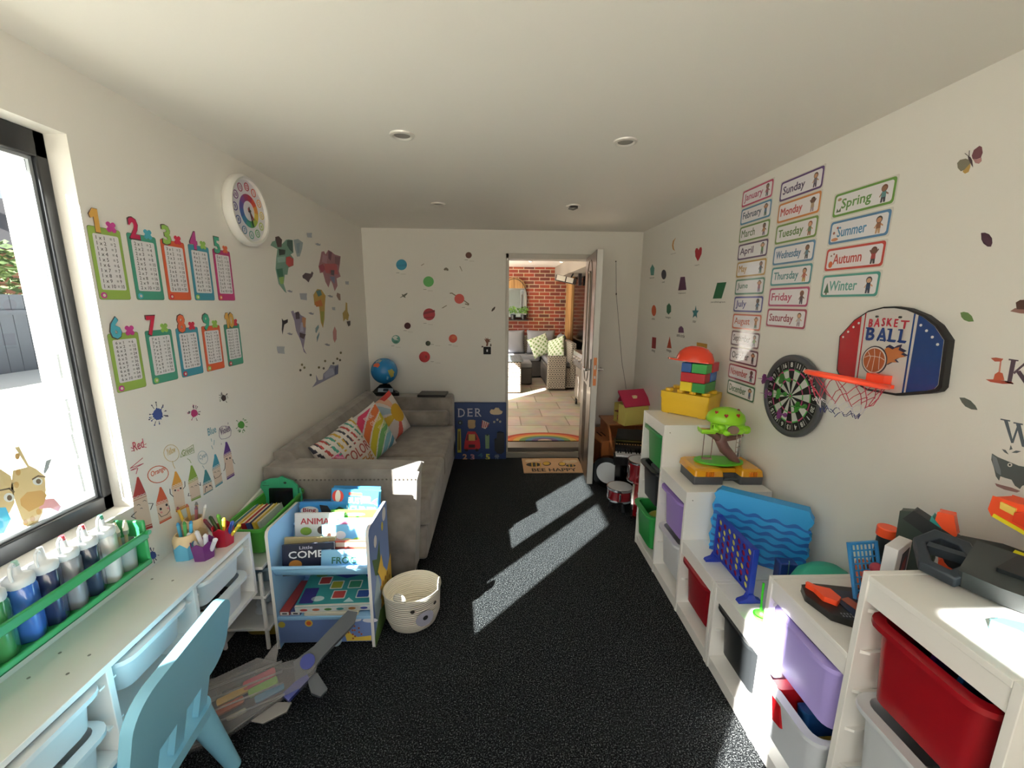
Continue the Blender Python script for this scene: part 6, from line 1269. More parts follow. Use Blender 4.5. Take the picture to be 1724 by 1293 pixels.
def dart(tip, tail, c, label):
    a = WR.uv(*kd(*tip)); L_ = .11; 
    p0 = WR.mat(a[0], a[1], .026).translation; d = ray(*kd(*tail)); # the tail stands out from the wall
    P = EYE+d*((XR-.026-L_-EYE.x)/d.x); dv = (P-p0); 
    t_ = empty('dart', None, label=label, cat='dart', group='magnetic darts on the dartboard', X=Matrix.Translation(p0) @ dv.to_track_quat('Z', 'Y').to_matrix().to_4x4()); L_ = dv.length
    mm = M(c, .4); MB().cyl((0, 0, 0), (0, 0, .012), .011, .008, mm, 14).cyl((0, 0, .012), (0, 0, L_*.55), .004, .0045, mm, 10).build('barrel', t_)
    q = MB()
    for k in range(4): q.prism([(0, L_*.5), (.022, L_*.62), (.025, L_*.88), (.012, L_), (0, L_*.93)], -.0006, .0006, mm, RZ(R(90*k)) @ RX(R(90)))
    q.build('flight', t_, smooth=0)
dart((600, 490), (440, 475), '#3f9a34', 'green dart in the upper left of the board near number 19')
dart((560, 638), (410, 632), '#3f9a34', 'green dart pinned closest to the bullseye')
dart((770, 765), (600, 773), '#3f9a34', 'green dart in the lower right of the board')
dart((410, 478), (262, 480), '#8f3590', 'purple dart, highest on the left rim of the board')
dart((400, 632), (295, 632), '#8f3590', 'purple dart on the left rim near the number 17')
dart((560, 855), (420, 838), '#8f3590', 'purple dart in the lower left of the board')

# ---------------------------------------------------------------- basketball board and hoop
kbb = crop(1260, 500, 4.537)
t = None
def bb(pts): return [WR.uv(*kbb(*p_)) for p_ in pts]
out = bb([(712, 560), (735, 300), (850, 175), (960, 105), (1080, 75), (1170, 72), (1270, 88), (1400, 140), (1500, 215), (1578, 330), (1530, 690), (1500, 722), (1440, 735), (1180, 755), (950, 715), (870, 668), (730, 600)])
cu = sum(p_[0] for p_ in out)/len(out); cv_ = sum(p_[1] for p_ in out)/len(out)
t = empty('basketball_board', None, label='wall mounted toy basketball board with orange rim and net', cat='basketball hoop', X=WR.mat(cu, cv_, 0))
MB().prism([(a-cu, b-cv_) for a, b in out], 0, .022, M('#121214', .6)).build('foam_backing', t, bevel=.006, seg=3)
def shr(pts, k=.955): return [((a-cu)*k-.003, (b-cv_)*k+.001) for a, b in pts]
face = MB(); inn = shr(out); WF = M('#cfccc8', .25, coat=.6); RDM = M('#a81622', .25, coat=.6); BLM = M('#143a78', .25, coat=.6)
face.prism(inn, .022, .0235, WF)
import itertools
def clip(poly, a, b, keep_left):
    """cut a polygon along the line a-b"""
    o = []; s = lambda p_: (b[0]-a[0])*(p_[1]-a[1])-(b[1]-a[1])*(p_[0]-a[0])
    n = len(poly)
    for i in range(n):
        p_, q = poly[i], poly[(i+1) % n]; sp, sq = s(p_), s(q)
        if not keep_left: sp, sq = -sp, -sq
        if sp >= 0: o.append(p_)
        if sp*sq < 0: tt = sp/(sp-sq); o.append((p_[0]+(q[0]-p_[0])*tt, p_[1]+(q[1]-p_[1])*tt))
    return o
def loc(p_): a, b = WR.uv(*kbb(*p_)); return (a-cu, b-cv_)
def band(t0, b0, t1, b1, mm, h):
    poly = clip(inn, loc(b0), loc(t0), False) if t0 else inn
    if t1: poly = clip(poly, loc(b1), loc(t1), True)
    if len(poly) > 2: face.prism(poly, .0235, h, mm)
band(None, None, (912, 148), (855, 610), RDM, .0243); band((938, 140), (872, 612), (946, 140), (880, 612), RDM, .0243)
band((1352, 150), (1253, 720), None, None, BLM, .0243); band((1318, 130), (1222, 730), (1330, 130), (1236, 730), BLM, .0243)
fb = face.build('printed_panel', t, smooth=0)
q = MB()
def lt(body, a, b, c, bold, th=0): x0, y0 = loc(a); x1, y1 = loc(b); q.text(body, x0, y0, x1, y1, .0250, M(c, .3), bold=bold)
for i, (ch_, a, b) in enumerate((('B', (965, 228), (1003, 170)), ('A', (1008, 226), (1060, 165)), ('S', (1065, 222), (1100, 162)), ('K', (1105, 222), (1155, 165)), ('E', (1162, 228), (1200, 170)), ('T', (1210, 240), (1285, 182)))): lt(ch_, a, b, '#b0263a', .05)
for i, (ch_, a, b) in enumerate((('B', (945, 325), (1020, 238)), ('A', (1030, 332), (1115, 240)), ('L', (1118, 338), (1190, 248)), ('L', (1200, 345), (1272, 252)))): lt(ch_, a, b, '#1c3a78', .06)
for (x, y, w2) in ((1078, 335, 26), (1128, 338, 22), (1210, 345, 22), (1128, 252, 16), (1212, 256, 16), (955, 322, 10), (955, 242, 10)):
    x0, y0 = loc((x-w2, y)); x1, y1 = loc((x+w2*.6, y-9)); q.box((min(x0, x1), min(y0, y1), .0236), (max(x0, x1), max(y0, y1), .0250), M('#1c3a78', .3))
q.build('lettering', fb, smooth=0); q = MB()
for x, y in ((890, 200), (849, 230), (808, 266), (768, 306), (1372, 216), (1416, 258), (1461, 307), (1502, 363)): cx_, cy_ = loc((x, y)); q.prism(circ(cx_, cy_, .0045, n=10), .0236, .0252, M('#dcdcdc', .3))
q.build('star_dots', fb, smooth=0); q = MB()
bx, by = loc((1010, 483)); rr_ = .052
fl = [(1100, 380), (1130, 365), (1165, 385), (1190, 370), (1225, 362), (1215, 388), (1262, 412), (1235, 425), (1275, 448), (1215, 460), (1180, 478), (1200, 500), (1150, 500), (1110, 520)]
q.prism([loc(p_) for p_ in fl], .0236, .0246, M('#2a2a4a', .4)); q.prism([(bx+(loc(p_)[0]-bx)*.93, by+(loc(p_)[1]-by)*.85) for p_ in fl], .0236, .0252, M('#b06a3a', .4))
q.prism(circ(bx, by, rr_, rr_*1.02, n=32), .0236, .0256, M('#2a2a3a', .4)).prism(circ(bx, by, rr_*.92, rr_*.94, n=32), .0236, .0260, M('#d8d0c8', .4)).prism(circ(bx, by, rr_*.83, rr_*.85, n=32), .0236, .0264, M('#a4552a', .4))
def arcl(cx_, cy_, r_, a0, a1, n=14): return [(cx_+r_*math.cos(R(a0+(a1-a0)*i/n)), cy_+r_*math.sin(R(a0+(a1-a0)*i/n))) for i in range(n+1)]
def stroke(pts, wd, z, mm):
    for (a, b), (c, d) in zip(pts[:-1], pts[1:]):
        L_ = math.hypot(c-a, d-b) or 1; nx, ny = -(d-b)/L_*wd/2, (c-a)/L_*wd/2; q.prism([(a+nx, b+ny), (a-nx, b-ny), (c-nx, d-ny), (c+nx, d+ny)], .0262, z, mm)
wl = M('#d8d0c8', .4)
stroke([(bx+rr_*.80*math.sin(R(-75))*1, by+rr_*.1)]+[(bx+rr_*k, by+rr_*(.28-.1*k*k)) for k in (-.5, 0, .5)]+[(bx+rr_*.8, by+rr_*.12)], .0018, .0268, wl)
stroke([(bx-rr_*.1, by+rr_*.8), (bx+rr_*.02, by+rr_*.3), (bx+.0, by-rr_*.8)], .0018, .0268, wl); stroke([(bx-rr_*.55, by+rr_*.55), (bx-rr_*.3, by+rr_*.2), (bx-rr_*.45, by-rr_*.6)], .0018, .0268, wl); stroke([(bx+rr_*.4, by+rr_*.65), (bx+rr_*.4, by+rr_*.2), (bx+rr_*.5, by-rr_*.6)], .0018, .0268, wl)
q.build('ball_print', fb, smooth=0)
# rim and net, in room coordinates about the board empty
inv = t.matrix_world.inverted() if False else WR.mat(cu, cv_, 0).inverted()
ORG = M('#ff5232', .3); HCX, HCZ, HR, HYC = 1.265, 1.358, .118, 1.435
def rimp(a, rr2=HR, dz=0): return (HCX+rr2*math.cos(a), HYC+rr2*math.sin(a), HCZ-.16*(rr2*math.cos(a))+dz)
m = MB(); m.tube([rimp(R(10*i)) for i in range(36)], .0085, ORG, 10, X=inv, closed=True)
m.box((1.375, HYC-.035, 1.325), (1.408, HYC+.035, 1.375), ORG, inv).box((1.36, HYC-.055, 1.332), (1.40, HYC+.055, 1.345), ORG, inv); m.build('rim', t, bevel=0, smooth=60)
random.seed(4); m = MB(); N = 10; rad = [HR, .10, .078, .062, .055]; zz = [0, -.045, -.085, -.115, -.135]; cols = [M('#b03048', .7), M('#b03048', .7), M('#dcdade', .7), M('#2a2f66', .7)]
for lv in range(4):
    for k in range(N):
        a = 2*math.pi*(k+.5*(lv % 2))/N
        for dd in (-.5, .5):
            a2 = a+dd*2*math.pi/N; j = random.uniform(-.01, .01)
            m.tube([rimp(a, rad[lv], zz[lv]), rimp((a+a2)/2, (rad[lv]+rad[lv+1])/2, (zz[lv]+zz[lv+1])/2+j), rimp(a2, rad[lv+1], zz[lv+1]+random.uniform(-.008, .008))], .0014, cols[lv], 5, X=inv)
m.build('net', t, smooth=60)
for x, y in ((1036, 150), (1216, 155)): cx_, cy_ = loc((x, y)); MB().cyl((cx_, cy_, .023), (cx_, cy_, .030), .004, .004, M('#222222', .4), 8).build('hook', t)

# ---------------------------------------------------------------- stepped storage units
UX, UXB = .958, 1.402; ZT, ZM, ZL = .94, .688, .426
def stair(y1, heights, label):
    """y1: far end; three columns of .33 going towards the camera"""
    t = empty('stepped_storage_unit', (UX, y1, 0), label=label, cat='storage unit')
    D = UXB-UX; th = .018; ys = [0, -.33, -.66, -.99]
    def b_(a, c, nm): return MB().box(a, c, WHITE).build(nm, t, bevel=.0015)
    for i in range(4):
        hh = max(heights[max(0, i-1)], heights[min(2, i)]) if 0 < i < 3 else (heights[0] if i == 0 else heights[2])
        y = ys[i]; a, c = (y-th, y) if i == 0 else ((y, y+th) if i == 3 else (y-th/2, y+th/2))
        b_((0, a, 0), (D, c, hh), 'side_panel' if i in (0, 3) else 'divider')
    for i in range(3):
        h = heights[i]; ya, yb = ys[i+1]+(th if i == 2 else th/2), ys[i]-(th if i == 0 else th/2)
        b_((.0, ya+.0005, h-th), (D, yb-.0005, h-.0008), 'top_board'); b_((.004, ya+.0005, h-.075), (.02, yb-.0005, h-th), 'top_rail')
        b_((.002, ya+.0005, .045), (D, yb-.0005, .06), 'bottom_board'); b_((.004, ya+.0005, 0.0), (.018, yb-.0005, .045), 'plinth')
        b_((D-.006, ya, .06), (D-.001, yb, h-th), 'back_board')
        z = h-.10
        while z > .1:
            for yy, s_ in ((ya, 1), (yb, -1)): m = MB(); m.add([(.015, yy, z), (D-.02, yy, z), (D-.02, yy+s_*.014, z+.004), (.03, yy+s_*.014, z+.004), (.03, yy+s_*.014, z-.004), (.015, yy, z-.01), (D-.02, yy, z-.01), (D-.02, yy+s_*.014, z-.004)], [(0, 1, 2, 3), (3, 2, 7, 4), (4, 7, 6, 5), (0, 3, 4, 5), (1, 6, 7, 2)], WHITE); m.build('tray_runner', t, smooth=0)
            z -= .125
    for i, h in ((1, heights[0]), (2, heights[1])) if heights[0] > heights[2] else ((1, heights[1]), (2, heights[2])):
        yy = ys[i]+(-th/2-.0004 if heights[0] > heights[2] else th/2+.0004)
        for x in (.035, .40): MB().cyl((x, yy, h-.045), (x, yy+(-.0006 if heights[0] > heights[2] else .0006), h-.045), .003, .003, M('#6e6c68', .4), 8).build('cam_cover', t)
    if heights[0] < heights[2]:
        for i, h in ((1, heights[1]), (2, heights[2])):
            yy = ys[i]+th/2; MB().cyl((.018, yy, h-.2), (.018, yy+.0006, h-.2), .003, .003, M('#6e6c68', .4), 8).build('cam_cover', t)
    return t
Y1, Y2 = 2.578, 1.584
stair(Y1, (ZT, ZM, ZL), 'white stepped storage unit farther along the right wall, tall end towards the door')
stair(Y2, (ZL, ZM, ZT), 'white stepped storage unit nearest the camera on the right, tall end in front')
yc = lambda Y, i: Y-.165-.33*i
TG_ = 'plastic trays in the stepped storage'
tray(UX-.008, yc(Y1, 0), .862, .23, '#2f8a4a', 'green tray in the top slot of the far tall column', TG_)
tray(UX-.020, yc(Y1, 0), .622, .23, '#232527', 'black tray in the middle slot of the far tall column', TG_)
tray(UX-.040, yc(Y1, 0), .340, .23, '#2f9448', 'green tray pulled out in the bottom slot of the far tall column', TG_)
tray(UX-.008, yc(Y1, 1), .600, .23, '#9a80cc', 'purple tray in the middle height column of the far unit', TG_)
tray(UX-.006, yc(Y1, 1), .350, .23, '#d9dde2', 'white tray below the purple one in the far unit', TG_)
tray(UX-.008, yc(Y1, 2), .350, .23, '#8a1420', 'dark red tray in the low column of the far unit', TG_)
tray(UX-.004, yc(Y2, 0), .352, .23, '#26292b', 'black tray in the low column of the near unit', TG_)
tray(UX-.012, yc(Y2, 1), .602, .23, '#a79ade', 'lilac tray in the middle height column of the near unit', TG_)
tray(UX-.030, yc(Y2, 1), .350, .23, '#cfd6de', 'grey white tray below the lilac one in the near unit', TG_)
tray(UX-.016, yc(Y2, 2), .848, .23, '#8e0c18', 'large red tray in the top slot of the near tall column', TG_)
tray(UX-.014, yc(Y2, 2), .600, .23, '#cdd3d8', 'pale tray below the red one in the near tall column', TG_)
tray(UX-.010, yc(Y2, 2), .350, .23, '#d9dde2', 'white tray in the bottom slot of the near tall column', TG_)
# toys seen inside the trays
def in_tray(nm, x, y, z, s_, c, label, cat='toy', rz=0, rx=0, shape_='box'):
    m = MB(); mm = M(c, .35)
    if shape_ == 'box': m.prism(rrect(-s_[0]/2, -s_[1]/2, s_[0]/2, s_[1]/2, min(s_[:2])*.2), -s_[2]/2, s_[2]/2, mm)
    else: m.ell((0, 0, 0), (s_[0]/2, s_[1]/2, s_[2]/2), mm)
    o = m.build(nm, bevel=.002 if shape_ == 'box' else 0, smooth=50); o.matrix_world = T(x, y, z) @ RZ(R(rz)) @ RX(R(rx)); return tag(o, label, cat)
in_tray('game_board', 1.17, yc(Y2, 2)+.02, .79, (.34, .012, .13), '#3a1060', 'dark purple folded board inside the large red tray', rx=8)
in_tray('game_board', 1.18, yc(Y2, 2)-.03, .795, (.34, .012, .14), '#0f4f86', 'blue folded board inside the large red tray', rx=10)
in_tray('red_toy_case', 1.05, yc(Y2, 1)+.05, .285, (.20, .05, .13), '#b0151f', 'red toy case standing in the grey white tray', rx=-12)
in_tray('blue_toy_case', 1.09, yc(Y2, 1)-.02, .275, (.20, .05, .12), '#1d4f86', 'blue toy case standing in the grey white tray', rx=-10)
in_tray('yellow_toy', 1.06, yc(Y2, 1)-.08, .25, (.10, .05, .06), '#8a7a2f', 'mustard toy at the near end of the grey white tray')
in_tray('navy_toy', 1.12, yc(Y2, 1)-.0, .56, (.22, .10, .05), '#14163f', 'dark navy toy lying inside the lilac tray')
in_tray('yellow_toy_block', 1.06, yc(Y1, 1)-.02, .565, (.16, .05, .05), '#a8901f', 'yellow toy showing over the purple tray rim')
in_tray('yellow_toy_block', 1.04, yc(Y1, 0)-.06, .83, (.10, .05, .05), '#d8b21f', 'yellow toy showing over the top green tray rim')
in_tray('green_toy_ball', 1.02, yc(Y1, 0)-.03, .285, (.13, .09, .09), '#8f9a3a', 'olive green toy ball in the pulled out green tray', shape_='e')
in_tray('tray_lid', 1.12, yc(Y1, 0), .592, (.26, .18, .03), '#8d9498', 'clear grey lid lying inside the black tray')

# ---------------------------------------------------------------- on the far unit: brick box, bricks, hard hat
A = Vector((1.042, 2.545, ZT)); ed = Vector((.213, -.221, 0)).normalized(); sd = Vector((-ed.y, ed.x, 0))
phi = math.atan2(ed.y, ed.x); YE = M('#e3b92a', .35)
t = empty('brick_storage_box', (A.x, A.y, ZT), phi, label='large yellow brick shaped storage box with round studs on the tall far unit', cat='storage box')
BL, BD = .300, .236
m = MB(); m.loft([rr3(BL/2-.008, BD/2-.008, .012, .004), rr3(BL/2-.003, BD/2-.003, .012, .10)], YE, T(BL/2, BD/2, 0), cap1=True); m.box((.02, .01, 0), (.06, BD-.01, .006), YE).box((BL-.06, .01, 0), (BL-.02, BD-.01, .006), YE); m.build('box_body', t, smooth=30)
lid = MB().prism(rrect(0, 0, BL, BD, .012), .100, .138, YE).build('lid', t, bevel=.003)
for i in range(4):
    for j in range(2): MB().cyl((BL*(i+.5)/4, BD*(j+.5)/2-.01, .138), (BL*(i+.5)/4, BD*(j+.5)/2-.01, .155), .024, .0235, YE, 24).build('stud', lid, bevel=.002)
G4 = 'large toy bricks stacked on the yellow box'
def brick(x0, y0, x1, y1, lv, c, label, studs=False):
    z0 = .1557+.0585*lv; t_ = MB().box((x0, y0, 0), (x1, y1, .057), M(c, .3)).build('toy_brick', bevel=.003)
    t_.matrix_world = T(A.x, A.y, ZT+z0) @ RZ(phi); tag(t_, label, 'toy brick', G4)
    if studs:
        nx = max(1, round((x1-x0)/.08)); ny = max(1, round((y1-y0)/.08))
        for i in range(nx):
            for j in range(ny): cx_, cy_ = x0+(x1-x0)*(i+.5)/nx, y0+(y1-y0)*(j+.5)/ny; MB().cyl((cx_, cy_, .057), (cx_, cy_, .066), .02, .02, M(c, .3), 16).build('stud', t_)
bx0, bx1, by0, by1 = .115, .265, .012, .195
brick(bx0, by0, bx0+.072, by1, 0, '#e8d028', 'yellow toy brick at the bottom left of the stack'); brick(bx0+.074, by0, bx1, by1, 0, '#2f8a3f', 'green toy brick at the bottom right of the stack')
brick(bx0, by0, bx1-.006, by0+.09, 1, '#b01824', 'red toy brick in the middle layer, facing front'); brick(bx0, by0+.092, bx1-.002, by1+.01, 1, '#1f5cab', 'blue toy brick in the middle layer at the wall side')
brick(bx0, by0, bx0+.06, by0+.09, 2, '#1f5098', 'blue toy brick in the top layer under the hat', True); brick(bx0+.062, by0, bx1, by0+.09, 2, '#2fa040', 'green toy brick in the top layer under the hat'); brick(bx0+.04, by0+.092, bx1+.005, by1+.015, 2, '#c01f2f', 'red toy brick in the top layer at the wall side', True)
t = empty('hard_hat', (A.x, A.y, ZT), phi, label='orange red toy hard hat on top of the brick stack', cat='hat'); 
hx = T(A.x, A.y, ZT+.337) @ RZ(phi) @ T(.165, .085, 0) @ RX(R(-4)) @ RY(R(2)); t.matrix_world = hx
HM = M('#e2401f', .25, coat=.5)
m = MB(); m.lathe([(.001, .092), (.03, .090), (.06, .078), (.085, .052), (.098, .018), (.100, 0), (.096, 0), (.094, .016), (.08, .048), (.056, .073), (.0, .087)], HM, S(1.12, .95, 1), n=36); m.build('dome', t, smooth=60)
m = MB(); m.prism([(-.155, -.035), (-.16, 0), (-.155, .035), (-.12, .075), (-.08, .088), (.0, .097), (.10, .050), (.113, 0), (.10, -.050), (0, -.097), (-.08, -.088), (-.12, -.075)], -.004, .004, HM); m.build('brim', t, bevel=.002)

# on the middle step: yellow organiser case and tree house toy
t = empty('organiser_case', (1.035, 1.998, ZM), R(-1.5), label='tool case with clear yellow lid and dark grey base on the middle step', cat='case')
GB = M('#4a4d52', .45); YL = M('#e2a01c', .2, alpha=.86, coat=.5)
sh = [(0, .0), (.155, .0), (.165, .05), (.235, .05), (.245, .0), (.365, .0), (.365, .19), (.02, .20), (.0, .17)]
MB().prism(sh, 0, .045, GB).build('base', t, bevel=.006, seg=3)
for x0, x1 in ((.0, .155), (.245, .365)): 
    m = MB(); m.loft([rr3((x1-x0)/2, .105, .012, .046, cx=(x0+x1)/2, cy=.098), rr3((x1-x0)/2-.004, .10, .012, .075, cx=(x0+x1)/2, cy=.10), rr3((x1-x0)/2-.016, .09, .012, .084, cx=(x0+x1)/2, cy=.10)], YL, cap1=True); m.build('lid_lobe', t, smooth=30)
    o = MB()
    for k in range(5): o.box(((x0+x1)/2-.02+.009*k, -.012, .048), ((x0+x1)/2-.015+.009*k, -.006, .072), M('#d87a10', .4))
    o.build('latch', t, smooth=0)
m = MB().prism([(.155, .052), (.245, .052), (.245, .19), (.155, .19)], .046, .07, YL); m.build('lid_middle', t, bevel=.004)
MB().tube([(.16, .02, .03), (.165, .008, .03), (.235, .008, .03), (.24, .02, .03)], .006, GB).build('carry_handle', t)
# the tree house
TX, TY, TZ = 1.212, 2.10, ZM+.086
t = empty('toy_tree_house', (TX, TY, TZ), R(-6), label='bright green toy tree house with brown trunk and hearts on the tool case', cat='toy tree house'); t.scale = (1.12, 1.12, 1.12)
LG = M('#8fd22a', .35); BR = M('#6b4a44', .45)
MB().prism(circ(0, 0, .115, .060, 36), 0, .010, M('#56b32a', .35)).build('base_disc', t, bevel=.003)
MB().tube([(.085, -.02, .006), (.06, -.015, .03), (.02, -.005, .07), (.0, .0, .11), (.01, .005, .145), (.02, .01, .17)], [.012, .020, .026, .026, .024, .03], BR, 12).build('trunk', t, smooth=60)
MB().tube([(.0, .0, .115), (-.04, -.005, .14), (-.075, -.01, .155)], [.022, .016, .012], BR, 10).build('branch', t, smooth=60); MB().tube([(.02, .0, .12), (.07, 0, .125), (.095, .0, .14), (.09, .005, .165)], [.016, .011, .010, .010], BR, 10).build('branch', t, smooth=60)
m = MB(); m.ell((.03, .01, .185), (.078, .062, .05), LG, nu=20, nv=10); m.build('lower_leaves', t, smooth=70)
m = MB(); m.lathe([(.085, .0), (.090, .01), (.082, .035), (.06, .056), (.03, .066), (0, .068)], LG, T(.015, .005, .205) @ S(1, .8, 1), n=30); m.lathe([(0, .0), (.085, .0)], LG, T(.015, .005, .205) @ S(1, .8, 1), n=30); m.build('leaf_dome', t, smooth=60)
random.seed(9)
for k in range(9):
    a = random.uniform(-2.6, .6); m = MB(); m.ell((.03+.085*math.cos(a), .01+.055*math.sin(a), .17+random.uniform(-.012, .02)), (.020, .018, .016), LG, nu=10, nv=6); m.build('leaf_cluster', t, smooth=70)
MB().prism(circ(0, 0, .026, .020, 20), 0, .006, M('#7d6656', .5), T(.03, -.050, .178) @ RX(R(80))).build('round_window', t)
def heart(x, y, z, s_, rz_, tilt):
    pts = [(0, -1), (.9, .1), (.95, .7), (.5, 1), (0, .6), (-.5, 1), (-.95, .7), (-.9, .1)]
    MB().prism([(a*s_, b*s_) for a, b in pts], 0, .003, M('#a82a2a', .4), T(x, y, z) @ RZ(R(rz_)) @ RX(R(tilt))).build('heart', t, smooth=0)
heart(-.010, -.055, .245, .009, -10, 58); heart(.045, -.052, .247, .009, 14, 58); heart(-.045, -.03, .255, .008, -40, 45); heart(.065, -.01, .262, .008, 40, 38)
MB().box((-.105, -.035, .150), (-.04, .02, .158), LG).box((-.105, -.037, .158), (-.04, -.033, .172), LG).box((-.107, -.037, .158), (-.103, .02, .172), LG).box((-.098, -.034, .1585), (-.05, .016, .165), M('#d6a878', .5)).build('balcony', t, bevel=.002)
MB().box((-.068, -.035, .17), (-.062, -.03, .20), LG).box((-.038, -.035, .17), (-.032, -.03, .20), LG).box((-.068, -.035, .195), (-.032, -.03, .201), LG).box((-.052, -.035, .17), (-.048, -.03, .20), LG).build('window_frame', t, smooth=0)
MB().tube([(-.09, -.03, .15), (-.09, -.03, .03)], .0018, BR, 6).tube([(-.05, -.03, .15), (-.05, -.03, .03)], .0018, BR, 6).box((-.093, -.04, .024), (-.047, -.02, .03), M('#8a746a', .5)).build('swing', t)
m = MB(); m.tube([(.07, -.01, .15), (.072, -.01, .012)], .0018, M('#a89a90', .5), 6).tube([(.09, -.01, .15), (.092, -.01, .012)], .0018, M('#a89a90', .5), 6)
for k in range(5): m.box((.07, -.012, .03+.024*k), (.092, -.008, .033+.024*k), M('#a89a90', .5))
m.build('ladder', t, smooth=0)

# ---------------------------------------------------------------- low steps: wave block, counter game, teal shell, ladle
B0, B1 = Vector((1.055, 1.83)), Vector((1.355, 1.585)); wdir = (B1-B0).normalized(); LW = .395
XW = T(B0.x, B0.y, ZL) @ RZ(math.atan2(wdir.y, wdir.x)) @ RX(R(-3))
t = empty('play_block', None, label='light blue foam block with dark blue wave stripes standing on the low steps', cat='play block', X=XW)
LB = M('#2c9be0', .5); DB = M('#1f62b8', .5)
n = 14; edge_r = [(LW-.006+.010*math.sin(k*1.6), .02+.27*k/n) for k in range(n+1)]; edge_l = [(.0+.006*math.sin(k*1.6), .02+.27*k/n) for k in range(n+1)][::-1]
MB().prism([(.01, 0), (LW-.01, 0)]+edge_r+[(LW-.02, .315), (.02, .315)]+edge_l, 0, .065, LB, XZ2(0)).build('foam_block', t, bevel=.006, seg=3)
for r_ in range(7):
    z = .235-.036*r_; pts = []; N = 40
    for i in range(N+1): x = .004+(LW-.008)*i/N; pts.append((x, z+.008*math.sin(i*.78+r_*.9)))
    low = [(x, zz_-.014-.005*math.sin(i*.78+r_*.9+.6)) for i, (x, zz_) in enumerate(pts)][::-1]
    MB().prism(pts+low, 0, .0015, DB, T(0, -.0002, 0) @ FX).build('wave_stripe', t, smooth=0)

t = empty('connect_counter_game', (1.036, 1.724, ZL), label='blue upright four in a row game with red and yellow counters', cat='game')
gd = Vector((1.033-1.036, 1.46-1.724)); GLn = gd.length; t.rotation_euler = (0, 0, math.atan2(gd.y, gd.x)); BLU = M('#1a35a8', .3)
gx0, gx1, gz0, gz1 = .0, GLn, .045, .225
board = MB(); cols7, rows6 = 7, 6; cw, chh = (gx1-gx0)/cols7, (gz1-gz0)/rows6
FY = Matrix(((1, 0, 0, 0), (0, 0, -1, 0), (0, 1, 0, 0), (0, 0, 0, 1)))
for i in range(cols7):
    for j in range(rows6):
        cx_, cz_ = gx0+cw*(i+.5), gz0+chh*(j+.5); sq = []; ci = []
        for k in range(16):
            a = 2*math.pi*k/16+math.pi/4; s_ = max(abs(math.cos(a)), abs(math.sin(a))); sq.append((cx_+cw/2*math.cos(a)/s_, cz_+chh/2*math.sin(a)/s_)); ci.append((cx_+.0125*math.cos(a), cz_+.0125*math.sin(a)))
        for y in (-.009, .006): board.ring(sq, ci, 0, .003, BLU, T(0, y+.003, 0) @ FY)
board.box((gx0-.008, -.012, gz0-.006), (gx1+.008, .012, gz0), BLU).box((gx0-.008, -.012, gz1), (gx1+.008, .012, gz1+.008), BLU)
board.build('grid_panel', t, smooth=0)
for x in (gx0-.006, gx1+.006):
    MB().box((x-.006, -.012, .02), (x+.006, .012, gz1+.012), BLU).prism([(-.05, 0), (.05, 0), (.046, .010), (.018, .022), (.010, .04), (-.010, .04), (-.018, .022), (-.046, .010)], -.012, .012, BLU, T(x, 0, 0) @ RZ(R(90)) @ RX(R(90))).build('foot', t, bevel=.002)
pat = ['YRYYRRY', 'RYRYRRR', 'YYRYYRR', 'RRYRYYR', 'YRRRYRY', 'RYRRR.Y'][::-1]
m = {'Y': MB(), 'R': MB()}
for j in range(6):
    for i in range(7):
        c = pat[j][i]
        if c in 'YR':
            cx_, cz_ = gx0+cw*(i+.5), gz0+chh*(j+.5); o = MB().cyl((cx_, -.004, cz_), (cx_, .003, cz_), .0145, .0145, M('#e8e070' if c == 'Y' else '#a01838', .4), 14).build('counter'); o.matrix_world = T(1.036, 1.724, ZL) @ RZ(math.atan2(gd.y, gd.x)); tag(o, ('pale yellow' if c == 'Y' else 'dark red')+' counter in the blue four in a row game', 'counter', ('yellow' if c == 'Y' else 'red')+' counters in the blue game')
t = empty('shell_toy', (1.285, 1.415, ZL), label='rounded teal shell shaped toy behind the middle step', cat='toy')
m = MB(); m.lathe([(0, .19), (.06, .185), (.10, .16), (.125, .11), (.13, .05), (.12, 0)], M('#2fa38a', .5, bump=.5, bscale=120), S(1, .55, 1), n=32); m.build('shell', t, smooth=60)
t = empty('dark_blue_block', (1.20, 1.50, ZL), R(-10), label='dark blue toy block half hidden beside the teal shell', cat='toy')
MB().box((-.03, -.02, 0), (.04, .03, .15), M('#14307f', .4)).build('block', t, bevel=.006); MB().tube([(.0, -.022, .08), (.0, -.026, .12), (.0, -.022, .165)], .003, chrome, 6).build('pin', t)
t = empty('toy_ladle', (1.015, 1.352, ZL), R(60), label='lime green toy ladle leaning on the step of the near unit', cat='toy ladle')
LM_ = M('#3fd62a', .35)
m = MB(); m.ell((0, 0, .028), (.028, .028, .028), LM_, nu=20, nv=8, lo=-90, hi=0); m.ell((0, 0, .028), (.025, .025, .024), LM_, nu=20, nv=8, lo=-90, hi=0); m.build('bowl', t, smooth=60)
MB().tube([(.02, 0, .03), (.035, .0, .06), (.05, .0, .13)], [.005, .0035, .0045], LM_, 8).build('handle', t)

